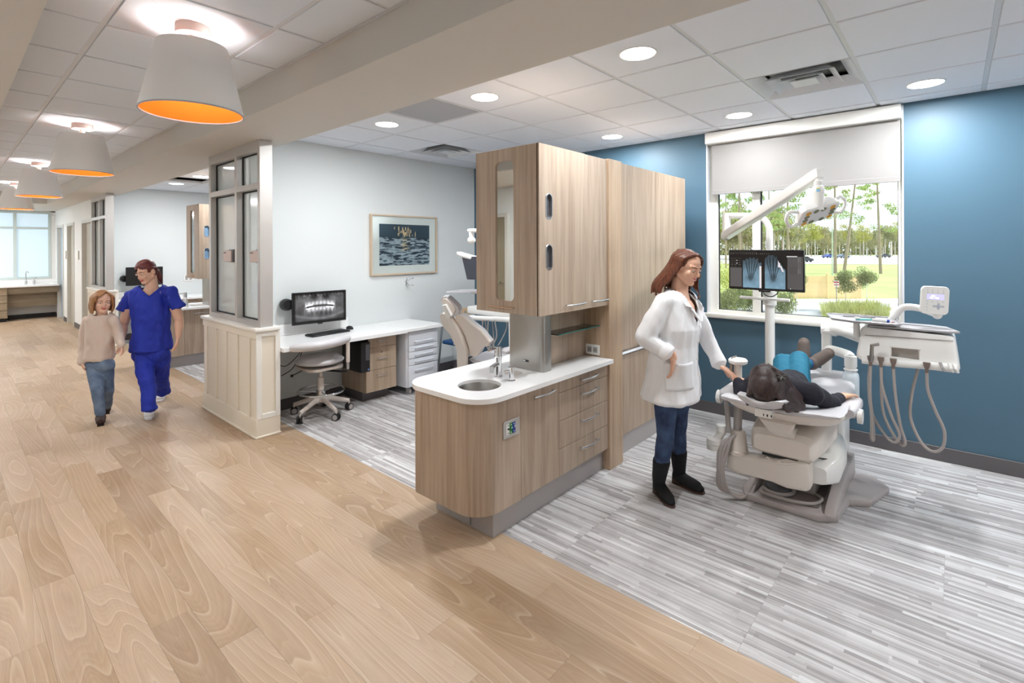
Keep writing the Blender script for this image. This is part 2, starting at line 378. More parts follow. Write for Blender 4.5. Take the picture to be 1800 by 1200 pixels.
def vinyl_mat():
    m = mat('stripe_vinyl', srgb(190, 188, 188), 0.55); g = G(m)
    t = g.add('TexCoord'); oi = g.add('ObjectInfo'); cmb = g.add('CombineXYZ'); r = oi.outputs['Random']
    g.link(g.math('MULTIPLY', r, 7.3), cmb.inputs[0]); g.link(g.math('MULTIPLY', r, 5.9), cmb.inputs[1])
    va = g.add('VectorMath', operation='ADD'); g.link(t.outputs['Object'], va.inputs[0]); g.link(cmb.outputs[0], va.inputs[1])
    sp = g.add('SeparateXYZ'); g.link(va.outputs[0], sp.inputs[0])
    def stripes(w, L, seed):
        ix = g.math('FLOOR', g.math('DIVIDE', sp.outputs[0], w))
        wn_ = g.add('TexWhiteNoise', noise_dimensions='1D'); g.link(g.math('ADD', ix, seed), wn_.inputs['W'])
        iy = g.math('FLOOR', g.math('DIVIDE', g.math('ADD', sp.outputs[1], g.math('MULTIPLY', wn_.outputs[0], 3.0)), L))
        c = g.add('CombineXYZ'); g.link(ix, c.inputs[0]); g.link(iy, c.inputs[1]); c.inputs[2].default_value = seed
        w2 = g.add('TexWhiteNoise', noise_dimensions='3D'); g.link(c.outputs[0], w2.inputs['Vector']); return w2.outputs[0]
    s1 = stripes(0.021, 0.47, 3.3); s2 = stripes(0.009, 0.61, 8.1); s3 = stripes(0.052, 0.9, 1.7)
    z = g.add('TexNoise'); z.inputs['Scale'].default_value = 9; z.inputs['Detail'].default_value = 5; g.link(va.outputs[0], z.inputs['Vector'])
    mp = g.add('Mapping'); mp.inputs['Scale'].default_value = (240, 12, 1); g.link(va.outputs[0], mp.inputs[0])
    z2 = g.add('TexNoise'); z2.inputs['Scale'].default_value = 1; g.link(mp.outputs[0], z2.inputs['Vector'])
    f = g.math('ADD', g.math('ADD', g.math('MULTIPLY', s1, 0.36), g.math('MULTIPLY', s2, 0.22)), g.math('ADD', g.math('MULTIPLY', s3, 0.12), g.math('ADD', g.math('MULTIPLY', z.outputs[0], 0.18), g.math('MULTIPLY', z2.outputs[0], 0.12))))
    c = g.ramp(f, [(0.25, srgb(146, 142, 142)), (0.42, srgb(172, 168, 168)), (0.55, srgb(192, 190, 190)), (0.78, srgb(220, 220, 220))])
    g.link(c, g.p.inputs['Base Color'])
    return m
M['stripe_vinyl'] = vinyl_mat()
WX = 2.103
def piece(name, w, l, z0, z1, m, parent, x, y, cache={}):
    key = (name, round(w, 3), round(l, 3))
    if key not in cache:
        g_ = 0.0002; mb = MB().box(g_, w - g_, g_, l - g_, z0, z1, 0.0004); me = mb.mesh(name); fixn(me); me.materials.append(M[m]); cache[key] = me
    o = bpy.data.objects.new(name, cache[key]); COL.objects.link(o); o.location = (x, y, 0); o.parent = parent; return o
PW, PL = 0.152, 1.2
offs = {0: 2.83, 1: 3.312, 2: 3.105, 3: 2.584, 4: 2.247, 5: 2.793, 6: 2.13, 7: 2.567, 8: 2.868, 9: 2.35, 10: 3.02, 11: 2.66, 12: 3.2}
for k in range(13):
    x = 0.134 + PW * k; w = min(PW, WX - x); y = offs[k] - PL * 3
    while y < 16.6:
        l = min(PL, 16.7 - y)
        if y + PL > 0.0: piece('wood_plank', w, l, -0.006, 0, 'wood_plank', floor, x, y)
        y += PL
mb = MB()
for k in range(9):
    x = 0.134 - PW * (k + 1); y = -2.6 - 0.13 * ((k * 7) % 9)
    while y < 16.6: mb.box(x + .0006, x + PW - .0006, max(y, -2.6) + .0006, min(y + PL, 16.7) - .0006, -0.006, 0); y += PL
for k in range(13):
    mb.box(0.134 + PW * k, min(0.134 + PW * (k + 1), WX) - .001, -2.6, offs[k] - PL * 3 if offs[k] - PL * 3 < 0 and offs[k] - PL * 3 + PL > 0 else offs[k] - PL * 2, -0.006, -0.0002)
obj('wood_planks_beside', mb, 'wood_plank', floor, smooth=False, kind='stuff', label='wood planks along the left side of the corridor')
VW, VL = 0.457, 0.914
def vinyl(y0, y1):
    k = 0; x = WX
    while x < XR - 0.01:
        w = min(VW, XR - x); y = 0.66 - VL * 4 + [0, 0.61, 0.3, 0.8, 0.45, 0.15, 0.7][k % 7] * (1 if k > 1 else 0)
        while y < y1:
            a = max(y, y0); b_ = min(y + VL, y1)
            if b_ - a > 0.02 and b_ > -0.4: piece('vinyl_plank', w, b_ - a, -0.006, 0, 'stripe_vinyl', floor, x, a)
            y += VL
        x += VW; k += 1
vinyl(-2.6, 5.09); vinyl(5.21, 11.19)
mb = MB().box(WX, XR, -2.6, -0.35, -0.006, -0.0003)
obj('vinyl_planks_beyond', mb, 'stripe_vinyl', floor, smooth=False, kind='stuff', label='striped vinyl outside the view')
# ---- outer shell
roof = struct('ceiling_slab', MB().box(-1.3, 5.3, -2.8, 17.1, 3.0, 3.2), 'white_wall'); roof['kind'] = 'structure'
struct('wall_left', MB().box(-1.2, -1.0, -2.6, 17.0, -0.2, 3.0), 'green_wall')
struct('wall_front', MB().box(-1.2, 5.1, -2.8, -2.6, -0.2, 3.0), 'white_wall')
# blue window wall with the window opening
OY0, OY1, OZ0, OZ1 = 0.30, 1.835, 0.93, 2.725
wr = struct('wall_right', MB().box(XR, XR + .2, -2.6, OY0, -0.2, 3).box(XR, XR + .2, OY1, 5.10, -0.2, 3).box(XR, XR + .2, OY0, OY1, -0.2, OZ0).box(XR, XR + .2, OY0, OY1, OZ1, 3), 'blue_wall')
struct('wall_right_2', MB().box(XR, XR + .2, 5.21, 17.0, -0.2, 3), 'blue_wall')
def baseboard(name, x0, x1, y0, y1, h=0.107, m='base_grey'):
    return struct(name, MB().box(x0, x1, y0, y1, 0, h, 0.003), m)
baseboard('baseboard_right', XR - 0.012, XR, -2.6, 5.09)
# green cross walls
struct('wall_back', MB().box(1.98, XR, 5.09, 5.21, 0, 3), 'green_wall')
baseboard('baseboard_back', 1.985, XR - 0.012, 5.078, 5.09)
struct('wall_back_2', MB().box(1.98, XR, 5.09 + BAY, 5.21 + BAY, 0, 3), 'green_wall')
baseboard('baseboard_back_2', 1.985, XR, 5.078 + BAY, 5.09 + BAY)
# ---- beams and bulkheads
struct('beam', MB().box(1.452, 2.058, -2.6, 14.0, BZ, 3.0), 'beam')
tb = MB().box(1.44, 1.452, -2.6, 14.0, CC - 0.004, CC + 0.02); struct('trim_1', tb, 'tbar')
struct('bulkhead_left', MB().box(-1.0, 0.272, -2.6, 14.0, BZ, 3.0), 'beam')
struct('bulkhead_far', MB().box(-1.0, 1.87, 14.0, 16.6, BZ, 3.0), 'beam')
# ---- ceilings: grid bars and lay-in tiles
ceil = struct('ceiling', MB().box(-1.0, XR, -2.6, 16.6, 2.93, 2.95), 'white_wall')
def lay(x0, x1, y0, y1, z, gx, gy, m, skip, ymin):
    xs = sorted([x0, x1] + [v for v in np.arange(gx - TS * 20, x1, TS) if x0 + .03 < v < x1 - .03])
    ys = sorted([y0, y1] + [v for v in np.arange(gy - TS * 30, y1, TS) if y0 + .03 < v < y1 - .03])
    g = MB()
    for v in xs: g.box(max(v - .012, x0), min(v + .012, x1), y0, y1, z, z + .03)
    for v in ys: g.box(x0, x1, max(v - .012, y0), min(v + .012, y1), z + .0004, z + .03)
    for a, b_ in zip(xs[:-1], xs[1:]):
        for c, d in zip(ys[:-1], ys[1:]):
            if any(a < sx < b_ and c < sy < d for sx, sy in skip): continue
            w, l = b_ - a - .026, d - c - .026
            if d < ymin: g.box(a + .013, b_ - .013, c + .013, d - .013, z - .004, z + .012); continue
            key = ('tile', round(w, 3), round(l, 3))
            me = TILES.get(key)
            if me is None:
                me = MB().box(-w / 2, w / 2, -l / 2, l / 2, -.006, .012, .003).mesh('ceiling_tile'); fixn(me); me.materials.append(M[m]); TILES[key] = me
            o = bpy.data.objects.new('ceiling_tile', me); COL.objects.link(o); o.location = ((a + b_) / 2, (c + d) / 2, z); o.parent = ceil
    obj('ceiling_grid', g, 'tbar', ceil, smooth=False, kind='stuff')
TILES = {}
SKIP1 = [(3.865, .758), (2.645, 3.19), (3.865, 4.41)]
SKIP2 = [(x, y + BAY) for x, y in SKIP1]
lay(2.058, XR, -2.6, 5.09, CR, 2.95, .453, 'tile', SKIP1, -0.3)
lay(2.058, XR, 5.21, 11.186, CR, 2.95, .453, 'tile', SKIP2, 6.0)
TILES = {}
lay(0.272, 1.44, -2.6, 14.0, CC, .555, 3.265, 'tile_corr', [], 1.2)
# wall angles of the bay ceiling
struct('trim_2', MB().box(XR - .02, XR, -2.6, 5.09, CR - .003, CR).box(2.058, XR, 5.07, 5.09, CR - .003, CR), 'tbar')
# ---- far end: window wall, counter, doors
FY = 16.6
struct('wall_far', MB().box(-1.0, 1.87, FY, FY + .15, 0, .93).box(1.79, 1.87, FY, FY + .15, .93, BZ).box(-1.0, 1.87, FY, FY + .15, 2.54, BZ + .1), 'white_wall')
M['frost_pane'] = mat('frost_pane', srgb(176, 196, 208), 0.4, emit=srgb(206, 224, 236), es=0.5)  # emission stands in for daylight coming through the frosted glass
w2 = struct('window_2', MB().box(-1.0, 1.79, FY - .01, FY + .08, .93, .98).box(-1.0, 1.79, FY - .01, FY + .08, 2.49, 2.54).box(1.74, 1.79, FY - .01, FY + .08, .98, 2.49).box(-1.0, 1.74, FY - .005, FY + .08, 2.12, 2.17).box(1.13, 1.19, FY - .01, FY + .08, .98, 2.49).box(.50, .56, FY - .01, FY + .08, .98, 2.49), mat('window_frame_grey', srgb(196, 208, 206), .4))
for x0, x1 in ((-.98, .5), (.56, 1.13), (1.19, 1.74)):
    for z0, z1 in ((.98, 2.12), (2.17, 2.49)): obj('pane', MB().box(x0, x1, FY + .04, FY + .05, z0, z1), 'frost_pane', w2, smooth=False)
# wall with doors, in the line of the partitions
DX = 1.87
DO = [(12.07, 13.02), (13.98, 14.78), (15.36, 16.2)]
mb = MB(); y = 5.78 + BAY
for a, b_ in DO: mb.box(DX, DX + .12, y, a, 0, BZ + .02); mb.box(DX, DX + .12, a, b_, 2.16, BZ + .02); y = b_
mb.box(DX, DX + .12, y, FY + .15, 0, BZ + .02)
struct('wall_doors', mb, 'white_wall')
mb = MB(); y = 5.78 + BAY
for a, b_ in DO + [(FY, FY)]: mb.box(DX - .01, DX, y, a - .04, 0, .10); y = b_ + .04
struct('baseboard_doors', mb, 'base_grey')
M['door_tan'] = mat('door_tan', srgb(178, 172, 158), .5); M['door_frame'] = mat('door_frame', srgb(205, 205, 200), .45); M['door_blue'] = mat('door_blue', srgb(170, 184, 196), .5)
for i, (a, b_) in enumerate(DO):
    d = struct('door_%d' % (i + 1), MB().box(DX + .05, DX + .09, a, b_, 0.005, 2.16), 'door_tan' if i < 2 else 'door_blue')
    obj('door_frame', MB().box(DX - .015, DX + .1, a - .04, a + .02, 0, 2.2).box(DX - .015, DX + .1, b_ - .02, b_ + .04, 0, 2.2).box(DX - .015, DX + .1, a, b_, 2.14, 2.2), 'door_frame', d, smooth=False)
    if i == 0: obj('door_handle', MB().box(DX + .02, DX + .05, a + .08, a + .14, .98, 1.12, .008), 'black', d, label='dark door handle plate')
    if i == 0: obj('pull_bar', MB().cyl((DX + .03, b_ - .3, .9), (DX + .03, b_ - .3, 1.2), .008), 'chrome_satin', d)
# left wall door, seen in the cabinet mirror
d = struct('door_4', MB().box(-1.0, -.97, 5.25, 6.15, 0, 2.1), mat('door_olive', srgb(140, 130, 108), .5))
obj('door_frame', MB().box(-1.0, -.95, 5.19, 5.25, 0, 2.16).box(-1.0, -.95, 6.15, 6.21, 0, 2.16).box(-1.0, -.95, 5.25, 6.15, 2.1, 2.16), 'door_frame', d, smooth=False)
obj('door_handle', MB().cyl((-.97, 5.35, 1.08), (-.91, 5.35, 1.08), .014).cyl((-.915, 5.35, 1.08), (-.915, 5.47, 1.08), .012), 'chrome', d)
# room signs beside the doors
for i, (yy, lb) in enumerate(((13.5, 'white room sign with brown edge beside the middle door'), (15.07, 'white room sign between the two farthest doors'))):
    s = obj('room_sign', MB().box(DX - .02, DX - .002, yy - .09, yy + .09, 1.42, 1.60, .003), 'trim_white', None, label=lb, cat='sign')
    obj('sign_backing', MB().box(DX - .012, DX, yy - .12, yy - .09, 1.42, 1.60, .002), 'door_tan', s)
# far counter
c = empty('base_cabinet', (.7, FY - .3, 0), 'low wood cabinet with drawers and knee space under the far frosted window', 'cabinet')
M['far_wood'] = wood_laminate('far_wood', srgb(150, 134, 112), srgb(128, 110, 90), srgb(168, 152, 130), 'X')
obj('body', MB().box(-.99, 1.0, FY - .55, FY - .025, .08, .77).box(1.0, 1.87, FY - .5, FY - .46, .62, .77).box(1.0, 1.86, FY - .30, FY - .26, .3, .66), 'far_wood', c, smooth=False)
for i in range(4): obj('drawer', MB().box(.35, .99, FY - .57, FY - .55, .09 + .17 * i, .25 + .17 * i, .002), 'far_wood', c)
obj('toe_kick', MB().box(-.99, .98, FY - .5, FY - .03, 0, .08).box(1.0, 1.86, FY - .05, FY - .03, 0, .1), 'black', c, smooth=False)
t = obj('countertop', MB().box(-1.0, 1.868, FY - .6, FY, .77, .81, .004).box(-1.0, 1.868, FY - .02, FY - .001, .81, .91), 'counter', None, label='white countertop and backsplash under the far frosted window', cat='countertop')
for x, h, lb in ((1.33, .28, 'tall gooseneck faucet on the far counter'), (1.47, .14, 'short chrome dispenser right of the gooseneck faucet')):
    f = empty('faucet' if h > .2 else 'soap_pump', (x, FY - .2, .81), lb, 'faucet' if h > .2 else 'dispenser')
    obj('body', MB().cyl((x, FY - .2, .81), (x, FY - .2, .89), .025), 'chrome_satin', f)
    obj('spout', MB().tube(bez([(x, FY - .2, .88), (x, FY - .2, .81 + h), (x + .02, FY - .27, .81 + h + .02), (x + .04, FY - .32, .81 + h - .01)], 10), .011), 'chrome_satin', f)
# ---- half-wall partitions with glazed screens
def partition(dy, first):
    X0, X1, Y0, Y1 = 1.775, 1.978, 4.47 + dy, 5.79 + dy
    p = struct('wall_partition' if first else 'wall_partition_2', MB().box(X0 + .012, X1 - .012, Y0 + .012, Y1, 0, .91), 'panel_cream', label='cream panelled half wall with a glazed screen' if first else None)
    obj('cap_rail', MB().box(X0 - .018, X1 - .005, Y0 - .028, Y1 + .02, .912, .942, .006, 2), 'trim_white', p)
    obj('base_board', MB().box(X0, X1, Y0, Y1, 0.012, .158, .003).box(X0 - .012, X1 + .003, Y0 - .012, Y1, 0, .018, .004), 'panel_cream', p)
    obj('rail', MB().box(X0, X0 + .02, Y0, Y1, .845, .912, .002), 'panel_cream', p)
    for yy in (5.70, 5.42, 5.165, 4.89, 4.625):
        w = .045 if yy < 5.6 else .07
        obj('batten', MB().box(X0, X0 + .02, yy + dy - w / 2 + .01, yy + dy + w / 2 + .01, .158, .846, .002), 'panel_cream', p)
    obj('end_frame', MB().box(X0 + .002, X0 + .045, Y0 - .002, Y0 + .016, .158, .911, .002).box(X1 - .04, X1, Y0 - .002, Y0 + .016, .158, .911, .002).box(X0 + .045, X1 - .04, Y0 - .002, Y0 + .016, .865, .911, .002).box(X0 + .045, X1 - .04, Y0 - .002, Y0 + .016, .158, .2, .002), 'trim_white', p)
    # aluminium screen
    A0, A1, B0, B1 = 1.815, 1.925, 4.485 + dy, 5.72 + dy; Z0, Z1 = .942, BZ
    zs = 2.17; zb = .985; ym = 5.02 + dy
    fr = MB().box(A0, A1, B0, B0 + .05, Z0, Z1, .002).box(A0, A1, B1 - .05, B1, Z0, Z1, .002)
    fr.box(A0 + .001, A1 - .001, B0 + .05, B1 - .05, Z1 - .09, Z1).box(A0 + .001, A1 - .001, B0 + .05, B1 - .05, Z0, zb)
    fr.box(A0 + .001, A1 - .001, B0 + .05, B1 - .05, zs - .025, zs + .025).box(A0, A1, ym - .025, ym + .025, Z0 + .002, Z1 - .002, .001)
    obj('screen_frame', fr, 'alu', p, smooth=False)
    gs = MB()
    for (c, d) in ((B0 + .05, ym - .025), (ym + .025, B1 - .05)):
        for (e, f) in ((zb, zs - .025), (zs + .025, Z1 - .09)):
            obj('glass_pane', MB().box(A0 + .062, A0 + .068, c, d, e, f), M['pane_milky'], p, smooth=False)
            gs.box(A0 + .052, A0 + .078, c, c + .012, e, f).box(A0 + .052, A0 + .078, d - .012, d, e, f).box(A0 + .052, A0 + .078, c + .012, d - .012, e, e + .01).box(A0 + .052, A0 + .078, c + .012, d - .012, f - .01, f)
    obj('gasket', gs, 'black_rubber', p, smooth=False)
    return p
def milky():
    m = bpy.data.materials.new('pane_milky'); m.use_nodes = True; n = m.node_tree.nodes; l = m.node_tree.links
    p = n['Principled BSDF']; p.inputs['Base Color'].default_value = srgb(222, 230, 230); p.inputs['Roughness'].default_value = 0.12
    a = n.new('ShaderNodeBsdfTransparent'); x = n.new('ShaderNodeMixShader'); x.inputs[0].default_value = 0.55
    l.new(a.outputs[0], x.inputs[1]); l.new(p.outputs[0], x.inputs[2]); l.new(x.outputs[0], n['Material Output'].inputs[0]); return m
M['pane_milky'] = milky()
partition(0, True); partition(BAY, False)
M['sign_tan'] = mat('sign_tan', srgb(206, 186, 180), .5)
for yy, lb in ((5.30, 'small tan number sign on the left glass pane of the screen'), (4.66, 'small tan number sign on the right glass pane of the screen, by the metal post')):
    s = obj('number_sign', MB().box(1.838, 1.866, yy - .10, yy + .10, 1.50, 1.605, .002), 'sign_tan', None, label=lb, cat='sign')
    obj('insert', MB().box(1.846, 1.872, yy - .135, yy - .02, 1.495, 1.617, .002), 'dark_grey', s)
    mk = MB()
    for k in range(3): mk.box(1.8370, 1.8382, yy + .075 - k * .022, yy + .091 - k * .022, 1.578, 1.592)
    obj('lettering', mk, 'black', s, smooth=False)
# ---- window 1 (bay): frame, glass, sill, roller shade
WXF = XR + .08
fm = MB().box(WXF - .02, WXF + .05, OY0, OY0 + .04, 1.005, 2.63).box(WXF - .02, WXF + .05, OY1 - .085, OY1, 1.005, 2.63).box(WXF - .02, WXF + .05, OY0, OY1, OZ0, 1.005).box(WXF - .02, WXF + .05, OY0, OY1, 2.63, OZ1).box(WXF - .02, WXF + .05, 1.365, 1.43, 1.005, 2.63)
w1 = struct('window_1', fm, 'trim_white')
obj('gasket', MB().box(WXF + .012, WXF + .03, OY0 + .04, OY0 + .046, 1.005, 2.63).box(WXF + .012, WXF + .03, 1.355, 1.366, 1.005, 2.63).box(WXF + .012, WXF + .03, OY1 - .092, OY1 - .084, 1.005, 2.63).box(WXF + .012, WXF + .03, OY0 + .04, OY1 - .085, 1.002, 1.009), 'black_rubber', w1, smooth=False)
obj('glass_pane', MB().box(WXF + .02, WXF + .026, OY0 + .04, 1.365, 1.0, 2.64), 'glass', w1, smooth=False)
obj('glass_pane', MB().box(WXF + .02, WXF + .026, 1.43, OY1 - .085, 1.0, 2.64), 'glass', w1, smooth=False)
obj('window_sill', MB().box(XR - .045, WXF - .02, OY0 - .03, OY1 + .03, .935, .975, .006, 2), 'trim_white', w1)
obj('jamb_liner', MB().box(XR - .002, WXF - .02, OY1 - .012, OY1, .975, OZ1).box(XR - .002, WXF - .02, OY0, OY0 + .012, .975, OZ1), mat('jamb_grey', srgb(206, 208, 212), .4), w1, smooth=False)
rs = empty('roller_shade', (XR, 1.07, 2.6), 'light grey roller shade half lowered over the bay window', 'window shade')
obj('valance', MB().box(XR - .07, XR + .02, OY0 + .012, OY1 - .012, 2.615, 2.722, .004), 'trim_white', rs)
M['shade'] = mat('shade', srgb(142, 139, 137), .8, bump=(900, .1, .001))
obj('fabric', MB().box(XR + .0, XR + .003, OY0 + .02, OY1 - .055, 2.15, 2.62), 'shade', rs, smooth=False)
obj('hem_bar', MB().box(XR - .005, XR + .008, OY0 + .02, OY1 - .055, 2.125, 2.17, .003), 'shade', rs)
# ---- lamps
M['led'] = mat('led', (1, 1, 1, 1), .5, emit=(0.96, 0.98, 1.0, 1), es=9.0)
DLS = [(2.651, 1.365, 'first', 'above the sink island'), (2.655, 2.60, 'second', 'right of the perforated return grille'), (2.65, 3.82, 'third', 'left of the perforated return grille'),
       (4.468, .149, 'right', 'right of the window, nearest the photo edge'), (4.468, 1.369, 'mid', 'above the roller shade'), (4.469, 2.586, 'left', 'above the tall wood cabinets')]
for i, (x, y, _, w) in enumerate(DLS):
    d = empty('downlight', (x, y, CR), 'round recessed downlight in the bay ceiling, ' + w, 'light', 'recessed downlights')
    obj('trim_ring', MB().lathe([(.098, -.006), (.104, -.008), (.108, -.006), (.108, 0), (.098, 0)], (x, y, CR - .004), 32, caps=False), 'white_plastic', d)
    obj('lens', MB().lathe([(.0001, -.0065), (.098, -.0065), (.098, 0.0)], (x, y, CR - .004), 32, caps=False), 'led', d)
    area('downlight_or_fill', (x, y, CR - .02), .19, DL_POWER * (1.15 if y > 2 else (.8 if x > 4 and y > 1 else (.85 if x < 3 else 1.3))), (0.95, 0.98, 1.0))
for i, (x, y) in enumerate([(2.65, 1.365), (2.65, 2.6), (2.65, 3.82), (4.468, 1.369), (4.468, 2.586)]):
    y += BAY
    if (x, i) == (2.65, 0): pass
    d = empty('downlight', (x, y, CR), ['recessed downlight at the near end of the second bay, partly behind the beam', 'round downlight right of the small slot vent beyond the beam', 'round downlight left of the small slot vent beyond the beam', 'far right recessed downlight of the second bay', 'recessed downlight of the second bay nearest its green wall'][i], 'light', 'recessed downlights')
    obj('lens', MB().lathe([(.0001, -.0065), (.098, -.0065), (.104, 0.0)], (x, y, CR - .004), 24, caps=False), 'led', d)
    area('downlight_or_fill', (x, y, CR - .02), .19, DL_POWER * 1.05, (0.95, 0.98, 1.0))
for (x, y) in ((3.0, -1.2), (4.4, -1.2)): area('downlight_or_fill', (x, y, CR - .02), .19, DL_POWER * .9, (0.97, 0.985, 1.0))  # extra unseen lights behind the camera, added to raise the ambient level
for x, y, pw in ((-.35, 1.2, .5), (-.35, 4.2, .85), (-.35, 7.2, 1.0), (-.35, 10.3, 1.1), (-.35, 13.2, 1.2), (.35, 15.3, 1.2), (-.5, 15.3, 1.0)):  # unseen fill lights, added under the soffits to brighten the corridor
    d = empty('downlight', (x, y, BZ), 'added unseen fill light under the corridor soffit', 'light', 'added fill lights beside the corridor')
    obj('lens', MB().lathe([(.0001, -.0065), (.098, -.0065), (.104, 0.0)], (x, y, BZ - .001), 24, caps=False), 'led', d)
    area('downlight_or_fill', (x, y, BZ - .02), .19, DL_POWER * pw, (1.0, .99, .975))
# ceiling air devices
def diffuser(x, y, lb):
    d = empty('ceiling_diffuser', (x, y, CR), lb, 'vent')
    s = .295; mb = MB()
    def ringp(mb, r0, z0, r1, z1, t=.003):
        P = [(-1, -1), (1, -1), (1, 1), (-1, 1)]
        vs = [(x + a * r0, y + b * r0, z0) for a, b in P] + [(x + a * r1, y + b * r1, z1) for a, b in P] + [(x + a * r0, y + b * r0, z0 + t) for a, b in P] + [(x + a * r1, y + b * r1, z1 + t) for a, b in P]
        fs = []
        for i in range(4): j = (i + 1) % 4; fs += [(i, j, 4 + j, 4 + i), (8 + i, 8 + j, 12 + j, 12 + i), (i, j, 8 + j, 8 + i), (4 + i, 4 + j, 12 + j, 12 + i)]
        mb.add(vs, fs)
    ringp(mb, .295, CR - .004, .22, CR + .05); obj('frame', mb, 'tbar', d, smooth=False)
    obj('throat', MB().box(x - .29, x + .29, y - .29, y + .29, CR + .07, CR + .075), 'black', d, smooth=False)
    for r in (.20, .125):
        mb = MB(); ringp(mb, r, CR - .012, r - .055, CR + .035); obj('louvre', mb, 'tbar', d, smooth=False)
    obj('centre_plate', MB().box(x - .075, x + .075, y - .075, y + .075, CR - .015, CR - .01), 'tbar', d, smooth=False)
diffuser(3.865, .758, 'square stepped ceiling diffuser with a dark throat right of the window shade lights')
diffuser(3.865, 4.41, 'square ceiling diffuser by the green wall above the hanging artwork side')
diffuser(3.865, 4.41 + BAY, 'small slot-like ceiling diffuser between two lights beyond the beam')
rg = empty('return_grille', (2.645, 3.195, CR), 'square grey perforated return grille in the bay ceiling', 'vent')
obj('frame', MB().box(2.348, 2.942, 2.9, 3.49, CR - .004, CR + .01), 'tbar', rg, smooth=False)
def perf():
    m = mat('perforated', srgb(150, 152, 160), .5); g = G(m); t = g.add('TexCoord'); v = g.add('TexVoronoi'); v.inputs['Scale'].default_value = 90; v.inputs['Randomness'].default_value = 0
    g.link(t.outputs['Object'], v.inputs['Vector']); g.link(g.ramp(v.outputs['Distance'], [(.28, srgb(70, 72, 80)), (.36, srgb(172, 174, 180))]), g.p.inputs['Base Color']); return m
obj('perforated_plate', MB().box(2.372, 2.918, 2.924, 3.466, CR - .007, CR - .004), perf(), rg, smooth=False)
# ---- corridor pendants
M['shade_out'] = mat('shade_out', srgb(246, 244, 242), .85, bump=(700, .12, .001))
M['shade_in'] = mat('shade_in', srgb(240, 132, 20), .7)
M['shade_rim'] = mat('shade_rim', srgb(176, 178, 184), .5)
def pendant(x, y, lb, pw=1.0):
    p = empty('pendant_lamp', (x, y, CC), lb, 'lamp', 'drum lamps along the corridor')
    obj('canopy', MB().lathe([(.0, 0), (.075, 0), (.078, -.01), (.078, -.055), (.0, -.055)], (x, y, CC), 32), 'white_plastic', p)
    obj('stem', MB().cyl((x, y, CC - .05), (x, y, CC - .20), .02), 'white_plastic', p)
    zt, zb, rt, rb = CC - .112, CC - .455, .160, .234
    n = 64
    obj('shade', MB().lathe([(rt, zt), (rb, zb)], (x, y, 0), n, caps=False).lathe([(rt, zt), (rt - .004, zt)], (x, y, 0), n, caps=False), 'shade_out', p, fix=False)
    obj('liner', MB().lathe([(rb - .005, zb), (rt - .005, zt)], (x, y, 0), n, caps=False), 'shade_in', p, label='orange inner lining', fix=False)
    obj('rim', MB().lathe([(rb + .001, zb + .004), (rb + .001, zb - .002), (rb - .006, zb - .002), (rb - .006, zb + .004)], (x, y, 0), n, caps=False), 'shade_rim', p)
    sp = MB()
    for k in range(3):
        a = k * 2 * PI / 3 + .4; sp.cyl((x, y, zt - .012), (x + math.cos(a) * (rt - .003), y + math.sin(a) * (rt - .003), zt - .012), .003, n=6)
    sp.lathe([(.0, zt - .03), (.03, zt - .03), (.03, zt), (.0, zt)], (x, y, 0), 16); obj('spider', sp, 'white_plastic', p)
    for k in range(2):
        a = 2.3 + k * PI
        b_ = V(x + math.cos(a) * .105, y + math.sin(a) * .105, zt - .075)
        obj('bulb', MB().lathe([(.0, -.045), (.02, -.04), (.03, -.015), (.028, .01), (.012, .04), (.0, .045)], b_, 16), 'bulb', p)
        l = bpy.data.lights.new('bulb_light', 'POINT'); l.energy = CORR_POWER / 2 * pw; l.shadow_soft_size = .035; l.color = (1, .985, .96)
        o = bpy.data.objects.new('bulb_light', l); COL.objects.link(o); o.location = b_
M['bulb'] = mat('bulb', (1, 1, 1, 1), .4, emit=(1, .94, .85, 1), es=4)
for y, lb in ((2.955, 'nearest and largest white drum lamp with orange lining'), (6.01, 'second white drum lamp from the camera along the corridor'), (9.06, 'third drum lamp from the camera, above the walking pair'), (12.11, 'farthest drum lamp, cut by the left edge of the photo'), (-.1, 'corridor drum lamp behind the camera')):
    pendant(.865, y, lb, {2.955: 1.0, 6.01: 1.2, 9.06: 1.6, 12.11: 1.9}.get(y, 1.1))
